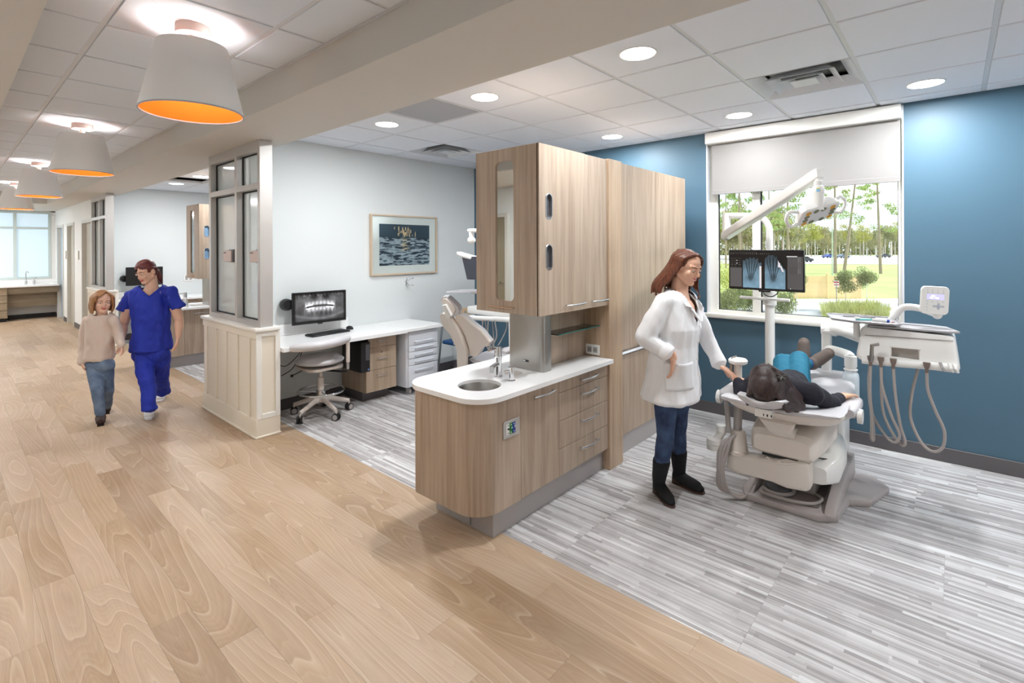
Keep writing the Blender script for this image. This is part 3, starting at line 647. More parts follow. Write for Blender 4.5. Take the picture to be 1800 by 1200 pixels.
# ================================================================ FITTED FURNITURE OF THE BAY
def handle(p0, p1, out, r=.006, bow=.03):
    "bow handle from p0 to p1, arched along out"
    p0, p1, out = V(p0), V(p1), V(out)
    pts = []
    for i in range(13):
        t = i / 12; pts.append(p0.lerp(p1, t) + out * (.022 + bow * .5 * math.sin(PI * t)))
    mb = MB().tube(pts, [r * .8] + [r] * 11 + [r * .8], n=8)
    for t in (1, 11): mb.cyl(p0.lerp(p1, t / 12), pts[t], r * .7, n=8)
    return mb
FYI = 1.90     # front plane of the island
def island(dy, near):
    Y = lambda v: v + dy
    roots = []
    # --- base cabinet with the rounded end
    b = empty('base_cabinet', (2.5, Y(2.18), 0), 'wood base cabinet with a rounded end, door and four drawers under the white sink top' if near else 'wood base cabinet behind the walking nurse, under a white sink top', 'cabinet')
    out = rounded(1.885, 2.227, Y(FYI), Y(2.47), [0, .04, .16, 0], 10)
    ins = rounded(1.905, 2.227, Y(FYI + .02), Y(2.45), [0, .03, .145, 0], 10)
    sw = MB(); K = len(out)
    for pp, z in ((out, .155), (out, .785), (ins, .785), (ins, .60), ): sw.v += [V(x, y, z) for x, y in pp]
    for i in range(3):
        for j in range(K): sw.f.append((i * K + j, i * K + (j + 1) % K, (i + 1) * K + (j + 1) % K, (i + 1) * K + j))
    sw.f += [tuple(range(K))[::-1], tuple(3 * K + j for j in range(K))]
    obj('body', sw.box(2.229, 3.205, Y(FYI + .02), Y(2.46), .157, .785), 'laminate', b)
    obj('cabinet_door', MB().box(2.230, 2.603, Y(FYI), Y(FYI + .019), .158, .783, .0015), 'laminate', b, smooth=False)
    hd = obj('handle', handle((2.33, Y(FYI), .728), (2.545, Y(FYI), .731), (0, -1, 0)), 'chrome_satin', [c for c in b.children if c.name.startswith('cabinet_door')][0])
    for i, (z0, z1, zh) in enumerate(((.692, .783, .732), (.511, .689, .638), (.333, .508, .457), (.158, .330, .276))):
        d = obj('drawer', MB().box(2.606, 3.203, Y(FYI), Y(FYI + .019), z0, z1, .0015), 'laminate', b, smooth=False)
        obj('handle', handle((2.825, Y(FYI), zh), (3.05, Y(FYI), zh + .002), (0, -1, 0)), 'chrome_satin', d)
    obj('toe_kick', MB().box(2.036, 3.205, Y(1.944), Y(2.43), 0, .155), 'toe_grey', b, smooth=False)
    obj('kick_plate', MB().prism([(Y(2.12), .012), (Y(2.30), .012), (Y(2.30), .11), (Y(2.12), .11)], 2.026, 2.035, axis='x'), 'grey_plastic', b, smooth=False, label='grey foot switch plate')
    # --- worktop with a real sink hole
    w = empty('countertop', (2.5, Y(2.18), .785), 'white solid worktop with a round steel sink and curved end' if near else 'white sink worktop beyond the glazed screen, by the second wall cabinet', 'countertop')
    o = rounded(1.845, 3.205, Y(1.852), Y(2.53), [0, .17, .17, 0], 10)
    bm_ = bmesh.new(); cx, cy, R = 2.10, Y(2.11), .128; n = 40
    ov = [bm_.verts.new((x, y, .812)) for x, y in o]; iv = [bm_.verts.new((cx + R * math.cos(2 * PI * i / n), cy + R * math.sin(2 * PI * i / n), .812)) for i in range(n)]
    oe = [bm_.edges.new((ov[i], ov[(i + 1) % len(ov)])) for i in range(len(ov))]; ie = [bm_.edges.new((iv[i], iv[(i + 1) % n])) for i in range(n)]
    bmesh.ops.triangle_fill(bm_, use_beauty=True, use_dissolve=False, edges=oe + ie)
    r = bmesh.ops.extrude_face_region(bm_, geom=bm_.faces[:]); bmesh.ops.translate(bm_, verts=[e for e in r['geom'] if isinstance(e, bmesh.types.BMVert)], vec=(0, 0, -.027))
    obj('top', MB().bm(bm_), 'counter', w)
    obj('sink_bowl', MB().lathe([(.127, .795), (.125, .79), (.118, .72), (.10, .675), (.03, .665), (.0001, .664)], (cx, cy, 0), 40, caps=False).lathe([(.128, .808), (.135, .786), (.128, .665), (.10, .66), (.0001, .655)], (cx, cy, 0), 40, caps=False), 'steel', w)
    obj('drain', MB().lathe([(.0001, .668), (.022, .668), (.026, .665)], (cx, cy, 0), 20, caps=False), 'chrome', w)
    obj('waste_hole', MB().lathe([(.052, .8125), (.056, .8145), (.060, .8125)], (2.44, Y(2.14), 0), 32, caps=False).lathe([(.0001, .8128), (.052, .8128)], (2.44, Y(2.14), 0), 32, caps=False), mat('hole_ring', srgb(196, 188, 182), .4), w)
    # --- faucet
    f = empty('faucet', (2.305, Y(2.15), .812), 'chrome single lever faucet behind the round sink' if near else 'chrome faucet on the second bay worktop beside the nurse', 'faucet')
    fx, fy = 2.305, Y(2.15)
    obj('body', MB().lathe([(.028, .812), (.028, .82), (.023, .824), (.022, .93), (.024, .935), (.024, .96), (.02, .968), (.0001, .97)], (fx, fy, 0), 24), 'chrome', f)
    obj('spout', MB().tube([(fx, fy, .895), (fx - .06, fy - .03, .9), (fx - .115, fy - .055, .9)], .014, 12).cyl((fx - .112, fy - .054, .905), (fx - .118, fy - .057, .868), .013, n=14), 'chrome', f)
    obj('lever', MB().cyl((fx, fy, .965), (fx, fy, 1.005), .023, n=20).tube([(fx, fy, .99), (fx - .04, fy + .0, .992), (fx - .085, fy + .0, .988)], .006, 8), 'chrome', f)
    s = empty('soap_pump', (2.293, Y(2.03), .812), 'short chrome soap pump in front of the faucet' if near else 'small chrome soap pump on the second bay worktop', 'dispenser')
    obj('body', MB().lathe([(.026, .812), (.026, .816), (.016, .82), (.0155, .885), (.0001, .886)], (2.293, Y(2.03), 0), 20), 'chrome', s)
    obj('nozzle', MB().cyl((2.293, Y(2.03), .868), (2.293, Y(2.03), .895), .019, n=18).tube([(2.293, Y(2.03), .877), (2.25, Y(2.05), .872)], .005, 8), 'chrome', s)
    # --- stainless tower
    t = empty('paper_dispenser', (2.6, Y(2.13), .812), 'brushed stainless steel dispenser tower between worktop and wall cabinet' if near else 'stainless tower under the second wall cabinet, behind the screen', 'dispenser')
    bm2 = rounded(2.565, 2.67, Y(1.995), Y(2.285), [.004, .004, .03, .03], 5)
    obj('casing', MB().prism(bm2, .812, 1.199), 'steel', t)
    if near:
        e = obj('emblem', MB().prism(rounded(Y(2.115), Y(2.165), .864, .878, .006, 4), 2.5635, 2.5655, axis='x'), 'black', t)
        obj('emblem_mark', MB().prism(rounded(Y(2.143), Y(2.162), .867, .875, .003, 3), 2.5625, 2.564, axis='x'), 'chrome', t)
    # --- wall cabinet
    u = empty('wall_cabinet', (2.8, Y(2.17), 1.2), 'tall wood wall cabinet with a mirror strip and two oval holes' if near else 'wood wall cabinet with a narrow glazed end, in the second bay', 'cabinet')
    X0, X1, Z0, Z1 = 2.41, 3.205, 1.20, 2.26
    obj('body', MB().box(X0 + .02, X1, Y(FYI + .02), Y(2.43), Z0 + .002, Z1 - .001), 'laminate', u, smooth=False)
    # end door (faces the corridor) with a rounded slot
    def slotted(name, plane, a0, a1, holes, z0, z1, th, m):
        bb = bmesh.new()
        def P(a, z): return (plane[1], a, z) if plane[0] == 'x' else (a, plane[1], z)
        loops = [rounded(a0, a1, z0, z1, 0)] + holes; E = []
        for lp in loops:
            vs = [bb.verts.new(P(a, z)) for a, z in lp]; E += [bb.edges.new((vs[i], vs[(i + 1) % len(vs)])) for i in range(len(vs))]
        bmesh.ops.triangle_fill(bb, use_beauty=True, use_dissolve=False, edges=E)
        r = bmesh.ops.extrude_face_region(bb, geom=bb.faces[:]); vec = (th, 0, 0) if plane[0] == 'x' else (0, th, 0)
        bmesh.ops.translate(bb, verts=[e for e in r['geom'] if isinstance(e, bmesh.types.BMVert)], vec=vec)
        return obj(name, MB().bm(bb), m, u, smooth=False)
    hole = rounded(Y(2.108), Y(2.266), 1.277, 2.18, .035, 6)
    dd = slotted('end_door', ('x', X0), Y(FYI + .012), Y(2.445), [hole], Z0, Z1, .019, 'laminate')
    obj('mirror_strip' if near else 'glass_strip', MB().box(X0 + .010, X0 + .018, Y(2.09), Y(2.285), 1.26, 2.2), 'mirror' if near else 'glass_dark', dd, smooth=False)
    obj('handle', handle((X0, Y(2.09), 1.238), (X0, Y(2.32), 1.238), (-1, 0, 0)), 'laminate_handle', dd)
    ov = [rounded(2.474, 2.542, 1.795, 1.957, .0338, 8), rounded(2.474, 2.542, 1.478, 1.639, .0338, 8)]
    fp = slotted('front_panel', ('y', Y(FYI)), X0 + .0, 2.912, ov, Z0, Z1, .019, 'laminate')
    for lp in ov:
        c0 = [(sum(a for a, _ in lp) / len(lp)), (sum(z for _, z in lp) / len(lp))]
        ring = [V(a, Y(FYI) - .002, z) for a, z in lp]
        mb = MB(); inner = [(c0[0] + (a - c0[0]) * .86, c0[1] + (z - c0[1]) * .94) for a, z in lp]; n_ = len(lp)
        vs = [(a, Y(FYI) - .003, z) for a, z in lp] + [(a, Y(FYI) - .003, z) for a, z in inner] + [(a, Y(FYI) + .0, z) for a, z in [(c0[0] + (a - c0[0]) * 1.08, c0[1] + (z - c0[1]) * 1.03) for a, z in lp]] + [(a, Y(FYI) + .02, z) for a, z in inner]
        for i in range(n_): j = (i + 1) % n_; mb.f += [(i, j, n_ + j, n_ + i), (i, j, 2 * n_ + j, 2 * n_ + i), (n_ + i, n_ + j, 3 * n_ + j, 3 * n_ + i)]
        mb.v = [V(v) for v in vs]
        obj('oval_ring', mb, 'chrome_satin', fp)
        obj('glove_pocket', MB().prism([(a, z) for a, z in inner], Y(FYI + .016), Y(FYI + .0195), axis='y'), 'dark_grey' if near else 'pocket_blue', fp)
    d2 = obj('cabinet_door', MB().box(2.915, X1 - .001, Y(FYI), Y(FYI + .019), Z0, Z1 - .002, .0015), 'laminate', u, smooth=False)
    obj('handle', handle((2.665, Y(FYI), 1.245), (2.895, Y(FYI), 1.245), (0, -1, 0)), 'chrome_satin', fp)
    obj('handle', handle((2.972, Y(FYI), 1.246), (3.195, Y(FYI), 1.246), (0, -1, 0)), 'chrome_satin', d2)
    # --- post panel and tall cabinets
    p = empty('end_post', (3.3, Y(2.1), 0), 'full height wood post panel between the island and the tall cabinets' if near else 'wood post panel of the second bay units', 'panel')
    obj('panel', MB().box(3.208, 3.40, Y(1.885), Y(2.46), 0, 2.265, .003), 'laminate_post', p, smooth=False)
    k = empty('tall_cabinet', (4.1, Y(2.2), 0), 'row of tall wood storage cabinets reaching toward the window wall' if near else 'tall wood cabinets of the second bay', 'cabinet')
    obj('body', MB().box(3.403, 4.74, Y(1.972), Y(2.46), .152, 2.27), 'laminate', k, smooth=False)
    for x0, x1 in ((3.403, 4.10), (4.105, 4.745)):
        up = obj('upper_door', MB().box(x0, x1, Y(1.952), Y(1.971), .815, 2.275, .0015), 'laminate', k, smooth=False)
        lo = obj('lower_door', MB().box(x0, x1, Y(1.952), Y(1.971), .152, .772, .0015), 'laminate', k, smooth=False)
        obj('handle', handle((x0 + .33, Y(1.952), .852), (x0 + .55, Y(1.952), .852), (0, -1, 0)), 'chrome_satin', up)
    obj('counter_edge', MB().box(3.403, 4.745, Y(1.938), Y(1.971), .782, .798, .004), 'white_metal', k, smooth=False, label='white edge strip between upper and lower doors')
    obj('toe_kick', MB().box(3.403, 4.74, Y(1.962), Y(2.45), 0, .150), 'toe_grey', k, smooth=False)
    bp = tag(obj('back_panel', MB().box(2.672, 3.207, Y(2.09), Y(2.11), .813, 1.199), 'laminate', smooth=False), 'wood back panel behind the glass shelf over the worktop' if near else 'wood back panel over the second bay worktop', 'panel')
    if near:
        g = empty('glass_shelf', (2.94, 2.03, 1.06), 'clear glass shelf with green edge between the steel tower and post', 'shelf')
        obj('pane', MB().box(2.674, 3.19, 1.955, 2.088, 1.043, 1.049), 'glass_green', g, smooth=False)
        obj('front_edge', MB().box(2.674, 3.19, 1.952, 1.955, 1.043, 1.049).box(2.674, 3.19, 2.0885, 2.0895, 1.044, 1.048).box(3.19, 3.192, 1.955, 2.088, 1.044, 1.048), 'glass_edge', g, smooth=False)
        for q in ((3.2, 1.98, 1.038), (3.2, 2.06, 1.038), (2.68, 2.02, 1.038)): obj('shelf_pin', MB().cyl((q[0] - .018, q[1], q[2]), (q[0] + .006, q[1], q[2]), .005, n=10), 'chrome', g)
        so = empty('power_socket', (3.206, 2.03, .86), 'white double socket on the wood post above the worktop', 'socket')
        obj('plate', MB().box(3.198, 3.2075, 1.965, 2.085, .825, .9, .003), 'white_plastic', so)
        for yy in (2.0, 2.05):
            obj('outlet', MB().box(3.1955, 3.199, yy - .018, yy + .018, .842, .883, .003), 'grey_plastic', so)
            obj('slot', MB().box(3.1945, 3.1958, yy - .009, yy - .006, .856, .868).box(3.1945, 3.1958, yy + .004, yy + .007, .856, .868), 'black', so, smooth=False)
        gp = empty('control_plate', (2.142, FYI, .596), 'small steel switch plate with white, green and blue toggles on the rounded cabinet', 'switch')
        obj('plate', MB().box(2.072, 2.212, FYI - .006, FYI - .0005, .547, .645, .004), 'alu', gp)
        for i, c in enumerate(('white_plastic', 'switch_green', 'switch_blue')):
            x = 2.108 + i * .026
            q = obj('toggle_field', MB().box(x - .0125, x + .0125, FYI - .008, FYI - .005, .567, .628, .001), c, gp, label=['white field', 'green field', 'blue field'][i])
            obj('toggle', MB().cyl((x, FYI - .008, .6), (x, FYI - .016, .601 + .004 * i), .005, n=12), 'chrome' if i != 0 else 'black', q)
            ar = MB(); dk = 'dark_grey' if i == 0 else 'white_plastic'
            for z, u_ in ((.619, 1), (.576, -1)): ar.prism([(x - .005, z - .003 * u_), (x + .005, z - .003 * u_), (x, z + .005 * u_)], FYI - .0086, FYI - .0078, axis='y')
            obj('arrow_marks', ar, dk, q, smooth=False)
M['laminate_handle'] = mat('laminate_handle', srgb(176, 146, 118), .35, .3)
M['glass_dark'] = mat('glass_dark', srgb(90, 84, 60), .12, coat=.5)
M['pocket_blue'] = mat('pocket_blue', srgb(120, 150, 180), .5)
M['laminate_post'] = wood_laminate('laminate_post', srgb(186, 160, 134), srgb(160, 132, 106), srgb(200, 178, 154))
M['switch_green'] = mat('switch_green', srgb(30, 120, 50), .4); M['switch_blue'] = mat('switch_blue', srgb(28, 62, 150), .4)
island(0, True); island(BAY, False)
# ================================================================ DESK BY THE GREEN WALL
def desk(dy, near):
    Y = lambda v: v + dy
    d = empty('desk', (2.9, Y(4.8), .7), 'long white worktop fixed along the green wall' if near else 'white worktop along the green wall of the second bay', 'desk')
    obj('top', MB().box(1.985, 3.32, Y(4.42), Y(5.088), .708, .748, .004).box(3.3205, 3.845, Y(4.45), Y(5.088), .71, .748, .004), 'counter', d)
    obj('backsplash', MB().box(1.985, 3.0, Y(5.068), Y(5.088), .749, .86, .003), 'counter', d)
    c = empty('drawer_unit', (3.1, Y(4.85), 0), 'small wood three-drawer unit under the white desk' if near else 'wood drawer unit under the second bay desk', 'cabinet')
    obj('body', MB().box(2.92, 3.30, Y(4.62), Y(5.07), .11, .705), 'laminate_desk', c, smooth=False)
    obj('toe_kick', MB().box(2.95, 3.27, Y(4.72), Y(5.06), 0, .109), 'base_grey', c, smooth=False)
    for i, (z0, z1) in enumerate(((.575, .70), (.34, .572), (.112, .337))):
        w = obj('drawer', MB().box(2.922, 3.298, Y(4.60), Y(4.619), z0, z1, .0015), 'laminate_desk', c, smooth=False)
        zh = z1 - .06 if i != 1 else z1 - .115
        obj('handle', MB().tube([(3.05, Y(4.60), zh), (3.05, Y(4.578), zh), (3.17, Y(4.578), zh), (3.17, Y(4.60), zh)], .0045, 8), 'chrome_satin', w)
        if i == 1: obj('lock', MB().cyl((3.11, Y(4.602), .52), (3.11, Y(4.594), .52), .009, n=16), 'chrome_satin', w)
    if not near: return
    k = empty('supply_cart', (3.6, 4.77, 0), 'white metal cart with five drawers under the right end of the desk', 'cart')
    obj('body', MB().prism(rounded(3.375, 3.815, 4.52, 5.0, [.0, .0, .03, .03], 5), .085, .70, .003), 'white_metal', k)
    zz = (.70, .545, .475, .40, .325, .09)
    for i in range(5):
        w = obj('drawer', MB().box(3.392, 3.80, 4.50, 4.519, zz[i + 1] + .003, zz[i] - .003, .003), 'white_metal', k)
        zh = zz[i + 1] + (.045 if i == 0 else .045) if i < 4 else zz[i] - .05
        obj('handle', MB().tube([(3.47, 4.50, zh - .012), (3.47, 4.472, zh), (3.72, 4.472, zh), (3.72, 4.50, zh - .012)], .006, 8).box(3.475, 3.715, 4.494, 4.4995, zh - .035, zh), 'white_metal', w)
    for x, y in ((3.43, 4.56), (3.76, 4.56), (3.43, 4.94), (3.76, 4.94)):
        w = obj('caster', MB().cyl((x - .012, y, .035), (x + .012, y, .035), .035, n=20), 'grey_plastic', k)
        obj('fork', MB().box(x - .018, x + .018, y - .012, y + .012, .045, .086, .003), 'grey_plastic', w)
desk(0, True); desk(BAY, False)
# computer tower on the side of the drawer unit
pc = empty('computer_tower', (2.87, 4.72, .35), 'black computer tower hung on the side of the wood drawer unit', 'computer')
obj('case', MB().box(2.80, 2.905, 4.50, 4.86, .36, .665, .006, 2), 'black', pc)
obj('front_strip', MB().box(2.865, 2.873, 4.496, 4.5005, .52, .63), mat('strip_white', srgb(220, 225, 230), .3, emit=(.8, .85, 1, 1), es=.4), pc, smooth=False, label='pale vertical strip')
obj('drive_panel', MB().box(2.85, 2.895, 4.494, 4.5005, .48, .645, .002), 'dark_grey', pc)
obj('front_mark', MB().cyl((2.885, 4.5, .385), (2.885, 4.497, .385), .008, n=16), mat('mark_blue', srgb(120, 150, 220), .4), pc)
obj('hanger', MB().box(2.905, 2.918, 4.55, 4.80, .38, .69, .002).box(2.79, 2.918, 4.6, 4.62, .668, .70), 'black', pc, smooth=False)
# monitors on wall arms
def dental_pano(U, Vv):
    x = (U - .5) * 2; y = (Vv - .5) * 2
    n = npnoise(U, Vv, 8, 6, 3); n2 = npnoise(U, Vv, 40, 10, 9)
    g = .30 + .22 * n - .10 * np.abs(x) + .05 * y
    arch = -.08 + .45 * (x * x) * .5
    yy = y - (.10 - .30 * x * x)
    band = np.exp(-((yy) / .42) ** 2) * (np.abs(x) < .60)
    g = g + .15 * band
    tooth = (np.sin((x * 11 + .2) * 2 * PI / 1.6) * .5 + .5) ** .5
    up = np.exp(-((yy - .20) / .13) ** 2) * (np.abs(x) < .56); lo = np.exp(-((yy + .22) / .14) ** 2) * (np.abs(x) < .50)
    g = g + (up + lo) * (.10 + .28 * tooth)
    g = g + .7 * (np.exp(-((yy - .10) / .05) ** 2) * (np.abs(np.abs(x) - .42) < .14)) + .6 * (np.exp(-((yy + .10) / .045) ** 2) * (np.abs(np.abs(x) - .38) < .16))
    gap = np.exp(-((yy + .0) / .055) ** 2) * (np.abs(x) < .5); g = g * (1 - .75 * gap)
    roots = np.exp(-((yy + .45) / .2) ** 2) * (np.abs(x) < .45); g = g - .12 * roots * (np.sin(x * 36) * .5 + .5)
    top = np.clip((y - .55) / .4, 0, 1); g = g * (1 - .55 * top * (n2 > .45)); g = g - .25 * np.exp(-((np.abs(x) - .22) / .14) ** 2) * np.exp(-((y - .7) / .25) ** 2)
    g = g - .2 * np.exp(-((x) / .10) ** 2) * np.exp(-((y + .6) / .4) ** 2) * n
    jaw = np.exp(-((y + .75 - .35 * x * x) / .10) ** 2); g = g + .12 * jaw
    edge = np.clip((.97 - np.abs(x)) * 12, 0, 1) * np.clip((.95 - np.abs(y)) * 9, 0, 1)
    g = np.clip(g, 0, 1) * (.25 + .75 * edge)
    return np.stack([g, g, g * 1.02], -1)
def wall_monitor(c, w, h, tilt, fn, lb, arm):
    "monitor facing the camera side (-Y), on a wall arm"
    m = empty('monitor', c, lb, 'monitor'); q = Matrix.Rotation(tilt, 3, 'Z')
    obj('housing', MB().obox(c, w, .022, h, q, .004), 'black', m)
    obj('rear_bulge', MB().obox(V(c) + q @ V(0, .025, 0), w * .5, .03, h * .55, q, .01), 'black', m)
    o = V(c) + q @ V(-w / 2 + .008, -.0115, -h / 2 + .014); ux = q @ V(w - .016, 0, 0)
    if fn: colour_sheet('screen', o, ux, (0, 0, h - .022), 220, 124, fn, 'screen', m, label='lit grey x-ray of a jaw')
    else: obj('screen', MB().add([o, o + ux, o + ux + V(0, 0, h - .022), o + V(0, 0, h - .022)], [(0, 1, 2, 3)]), mat('screen_off', srgb(30, 28, 30), .3), m, smooth=False)
    obj('brand_bar', MB().obox(V(c) + q @ V(0, -.008, -h / 2 - .004), .05, .012, .012, q, .002), 'black', m)
    a = MB().tube([V(c) + V(0, .03, 0), V(c) + V(-.1, .07, .0), V(arm) + V(0, -.045, 0)], .018, 10).lathe([(.055, -.03), (.06, -.01), (.06, .03), (.05, .06)], V(arm), 20, Matrix.Rotation(PI / 2, 3, 'X'))
    obj('wall_arm', a, 'black', m)
    return m
wall_monitor((2.60, 4.95, 1.015), .575, .325, -.05, dental_pano, 'monitor showing a grey jaw x-ray above the white desk', (2.29, 5.04, 1.06))
wall_monitor((2.44, 11.0, 1.14), .55, .33, -.05, None, 'dark monitor on the far wall behind the nurse', (2.16, 11.13, 1.10))
# keyboard and mouse
kb = empty('keyboard', (2.62, 4.82, .75), 'black keyboard angled on the white desk', 'keyboard', rz=.10)
obj('base', MB().box(-.22, .22, -.07, .07, 0, .016, .005), 'black', kb, local=True)
ks = MB()
for r in range(5):
    for c in range(15): ks.box(-.208 + c * .0275, -.208 + c * .0275 + .023, -.058 + r * .024, -.058 + r * .024 + .020, .016, .022, .002)
o = obj('keys', ks, 'black_rubber', kb, local=True, smooth=False, kind='stuff')
ms = empty('mouse', (2.93, 4.93, .75), 'black mouse right of the keyboard on the desk', 'mouse')
obj('shell', MB().ell((2.93, 4.93, .755), (.032, .055, .028)), 'black', ms)
obj('wheel', MB().cyl((2.926, 4.893, .776), (2.934, 4.893, .776), .009, n=12), 'dark_grey', ms)
# framed print
def water(U, Vv):
    n = npnoise(U, Vv, 9, 26, 21, 4); n2 = npnoise(U, Vv, 14, 60, 33, 3); hz = Vv > .68
    base = np.stack([.16 + 0 * U, .23 + 0 * U, .30 + 0 * U], -1) + (npnoise(U, Vv, 4, 5, 5)[..., None] - .5) * .08
    w = np.clip((n * .6 + n2 * .4 - .43) * 9, 0, 1)
    wat = (1 - w[..., None]) * np.array([.09, .13, .20]) + w[..., None] * np.array([.74, .79, .84])
    img = np.where(hz[..., None], base, wat)
    rng = np.random.RandomState(4)
    for k in range(26):
        cx = .5 + rng.randn() * .09; y0 = .66 + rng.rand() * .1; hgt = .05 + rng.rand() * .18
        mk = (np.abs(U - cx) < .004 + rng.rand() * .012) & (Vv > y0) & (Vv < y0 + hgt) & (npnoise(U, Vv, 20, 12, 60 + k, 1) > .45)
        img = np.where(mk[..., None], np.array([.92, .80, .62]), img)
    gl = np.exp(-((U - .49) / .07) ** 2) * (Vv > .34) * (Vv < .66) * (n2 > .5)
    img = img * (1 - gl[..., None]) + gl[..., None] * np.array([.93, .84, .70])
    return img
art = empty('framed_picture', (3.775, 5.06, 1.66), 'framed photograph of dark rippling water in a pale wood frame', 'picture')
M['frame_wood'] = mat('frame_wood', srgb(206, 184, 160), .5)
FX0, FX1, FZ0, FZ1 = 3.28, 4.265, 1.302, 2.02
obj('frame', MB().box(FX0, FX0 + .018, 5.045, 5.088, FZ0, FZ1, .002).box(FX1 - .018, FX1, 5.045, 5.088, FZ0, FZ1, .002).box(FX0 + .018, FX1 - .018, 5.045, 5.088, FZ0, FZ0 + .018, .002).box(FX0 + .018, FX1 - .018, 5.045, 5.088, FZ1 - .018, FZ1, .002), 'frame_wood', art)
obj('mat_board', MB().box(FX0 + .018, FX1 - .018, 5.066, 5.072, FZ0 + .018, FZ1 - .018), mat('matboard', srgb(252, 252, 252), .6), art, smooth=False)
colour_sheet('photograph', (3.40, 5.0655, 1.414), (.748, 0, 0), (0, 0, .496), 260, 180, water, 'print', art, label='dark blue water with ripples and golden reflections')
obj('glazing', MB().box(FX0 + .018, FX1 - .018, 5.054, 5.056, FZ0 + .018, FZ1 - .018), 'glass', art, smooth=False)
# coat hook
hk = empty('wall_hook', (3.79, 5.08, 1.2), 'small chrome coat hook with knobs below the framed picture', 'hook')
hm = MB().box(3.782, 3.798, 5.075, 5.088, 1.16, 1.23, .003)
for dx, z in ((-.04, 1.245), (.05, 1.25), (-.03, 1.15), (.045, 1.165)): hm.tube([(3.79, 5.075, 1.2), (3.79 + dx * .5, 5.03, z - .01), (3.79 + dx, 5.01, z)], .004, 8).ell((3.79 + dx, 5.01, z), .008)
obj('hook_body', hm, 'chrome', hk)
# wall plates under the desk and on the far green wall
wp = empty('wall_plate', (2.2, 5.085, .42), 'white double wall plate with dark plugs under the desk', 'socket')
obj('plate', MB().box(2.13, 2.24, 5.08, 5.089, .44, .56, .003).box(2.13, 2.24, 5.08, 5.089, .30, .42, .003), 'white_plastic', wp)
obj('plug', MB().cyl((2.19, 5.08, .49), (2.19, 5.04, .49), .014, n=12), 'switch_blue', wp, label='blue plug')
obj('cable', MB().tube(bez([(2.19, 5.05, .49), (2.26, 4.98, .46), (2.4, 4.99, .56), (2.5, 5.03, .69)], 14), .004, 8).tube(bez([(2.25, 5.06, .35), (2.32, 4.98, .42), (2.42, 4.99, .55), (2.46, 5.03, .69)], 12), .004, 8), 'black', wp)
wp2 = empty('wall_plate', (3.15, 11.18, 1.05), 'white wall plate on the far green wall right of the nurse', 'socket')
obj('plate', MB().box(3.1, 3.28, 11.175, 11.185, 1.0, 1.14, .003), 'white_plastic', wp2); obj('outlet', MB().box(3.13, 3.17, 11.17, 11.176, 1.03, 1.11, .002).box(3.20, 3.24, 11.17, 11.176, 1.03, 1.11, .002), 'grey_plastic', wp2)
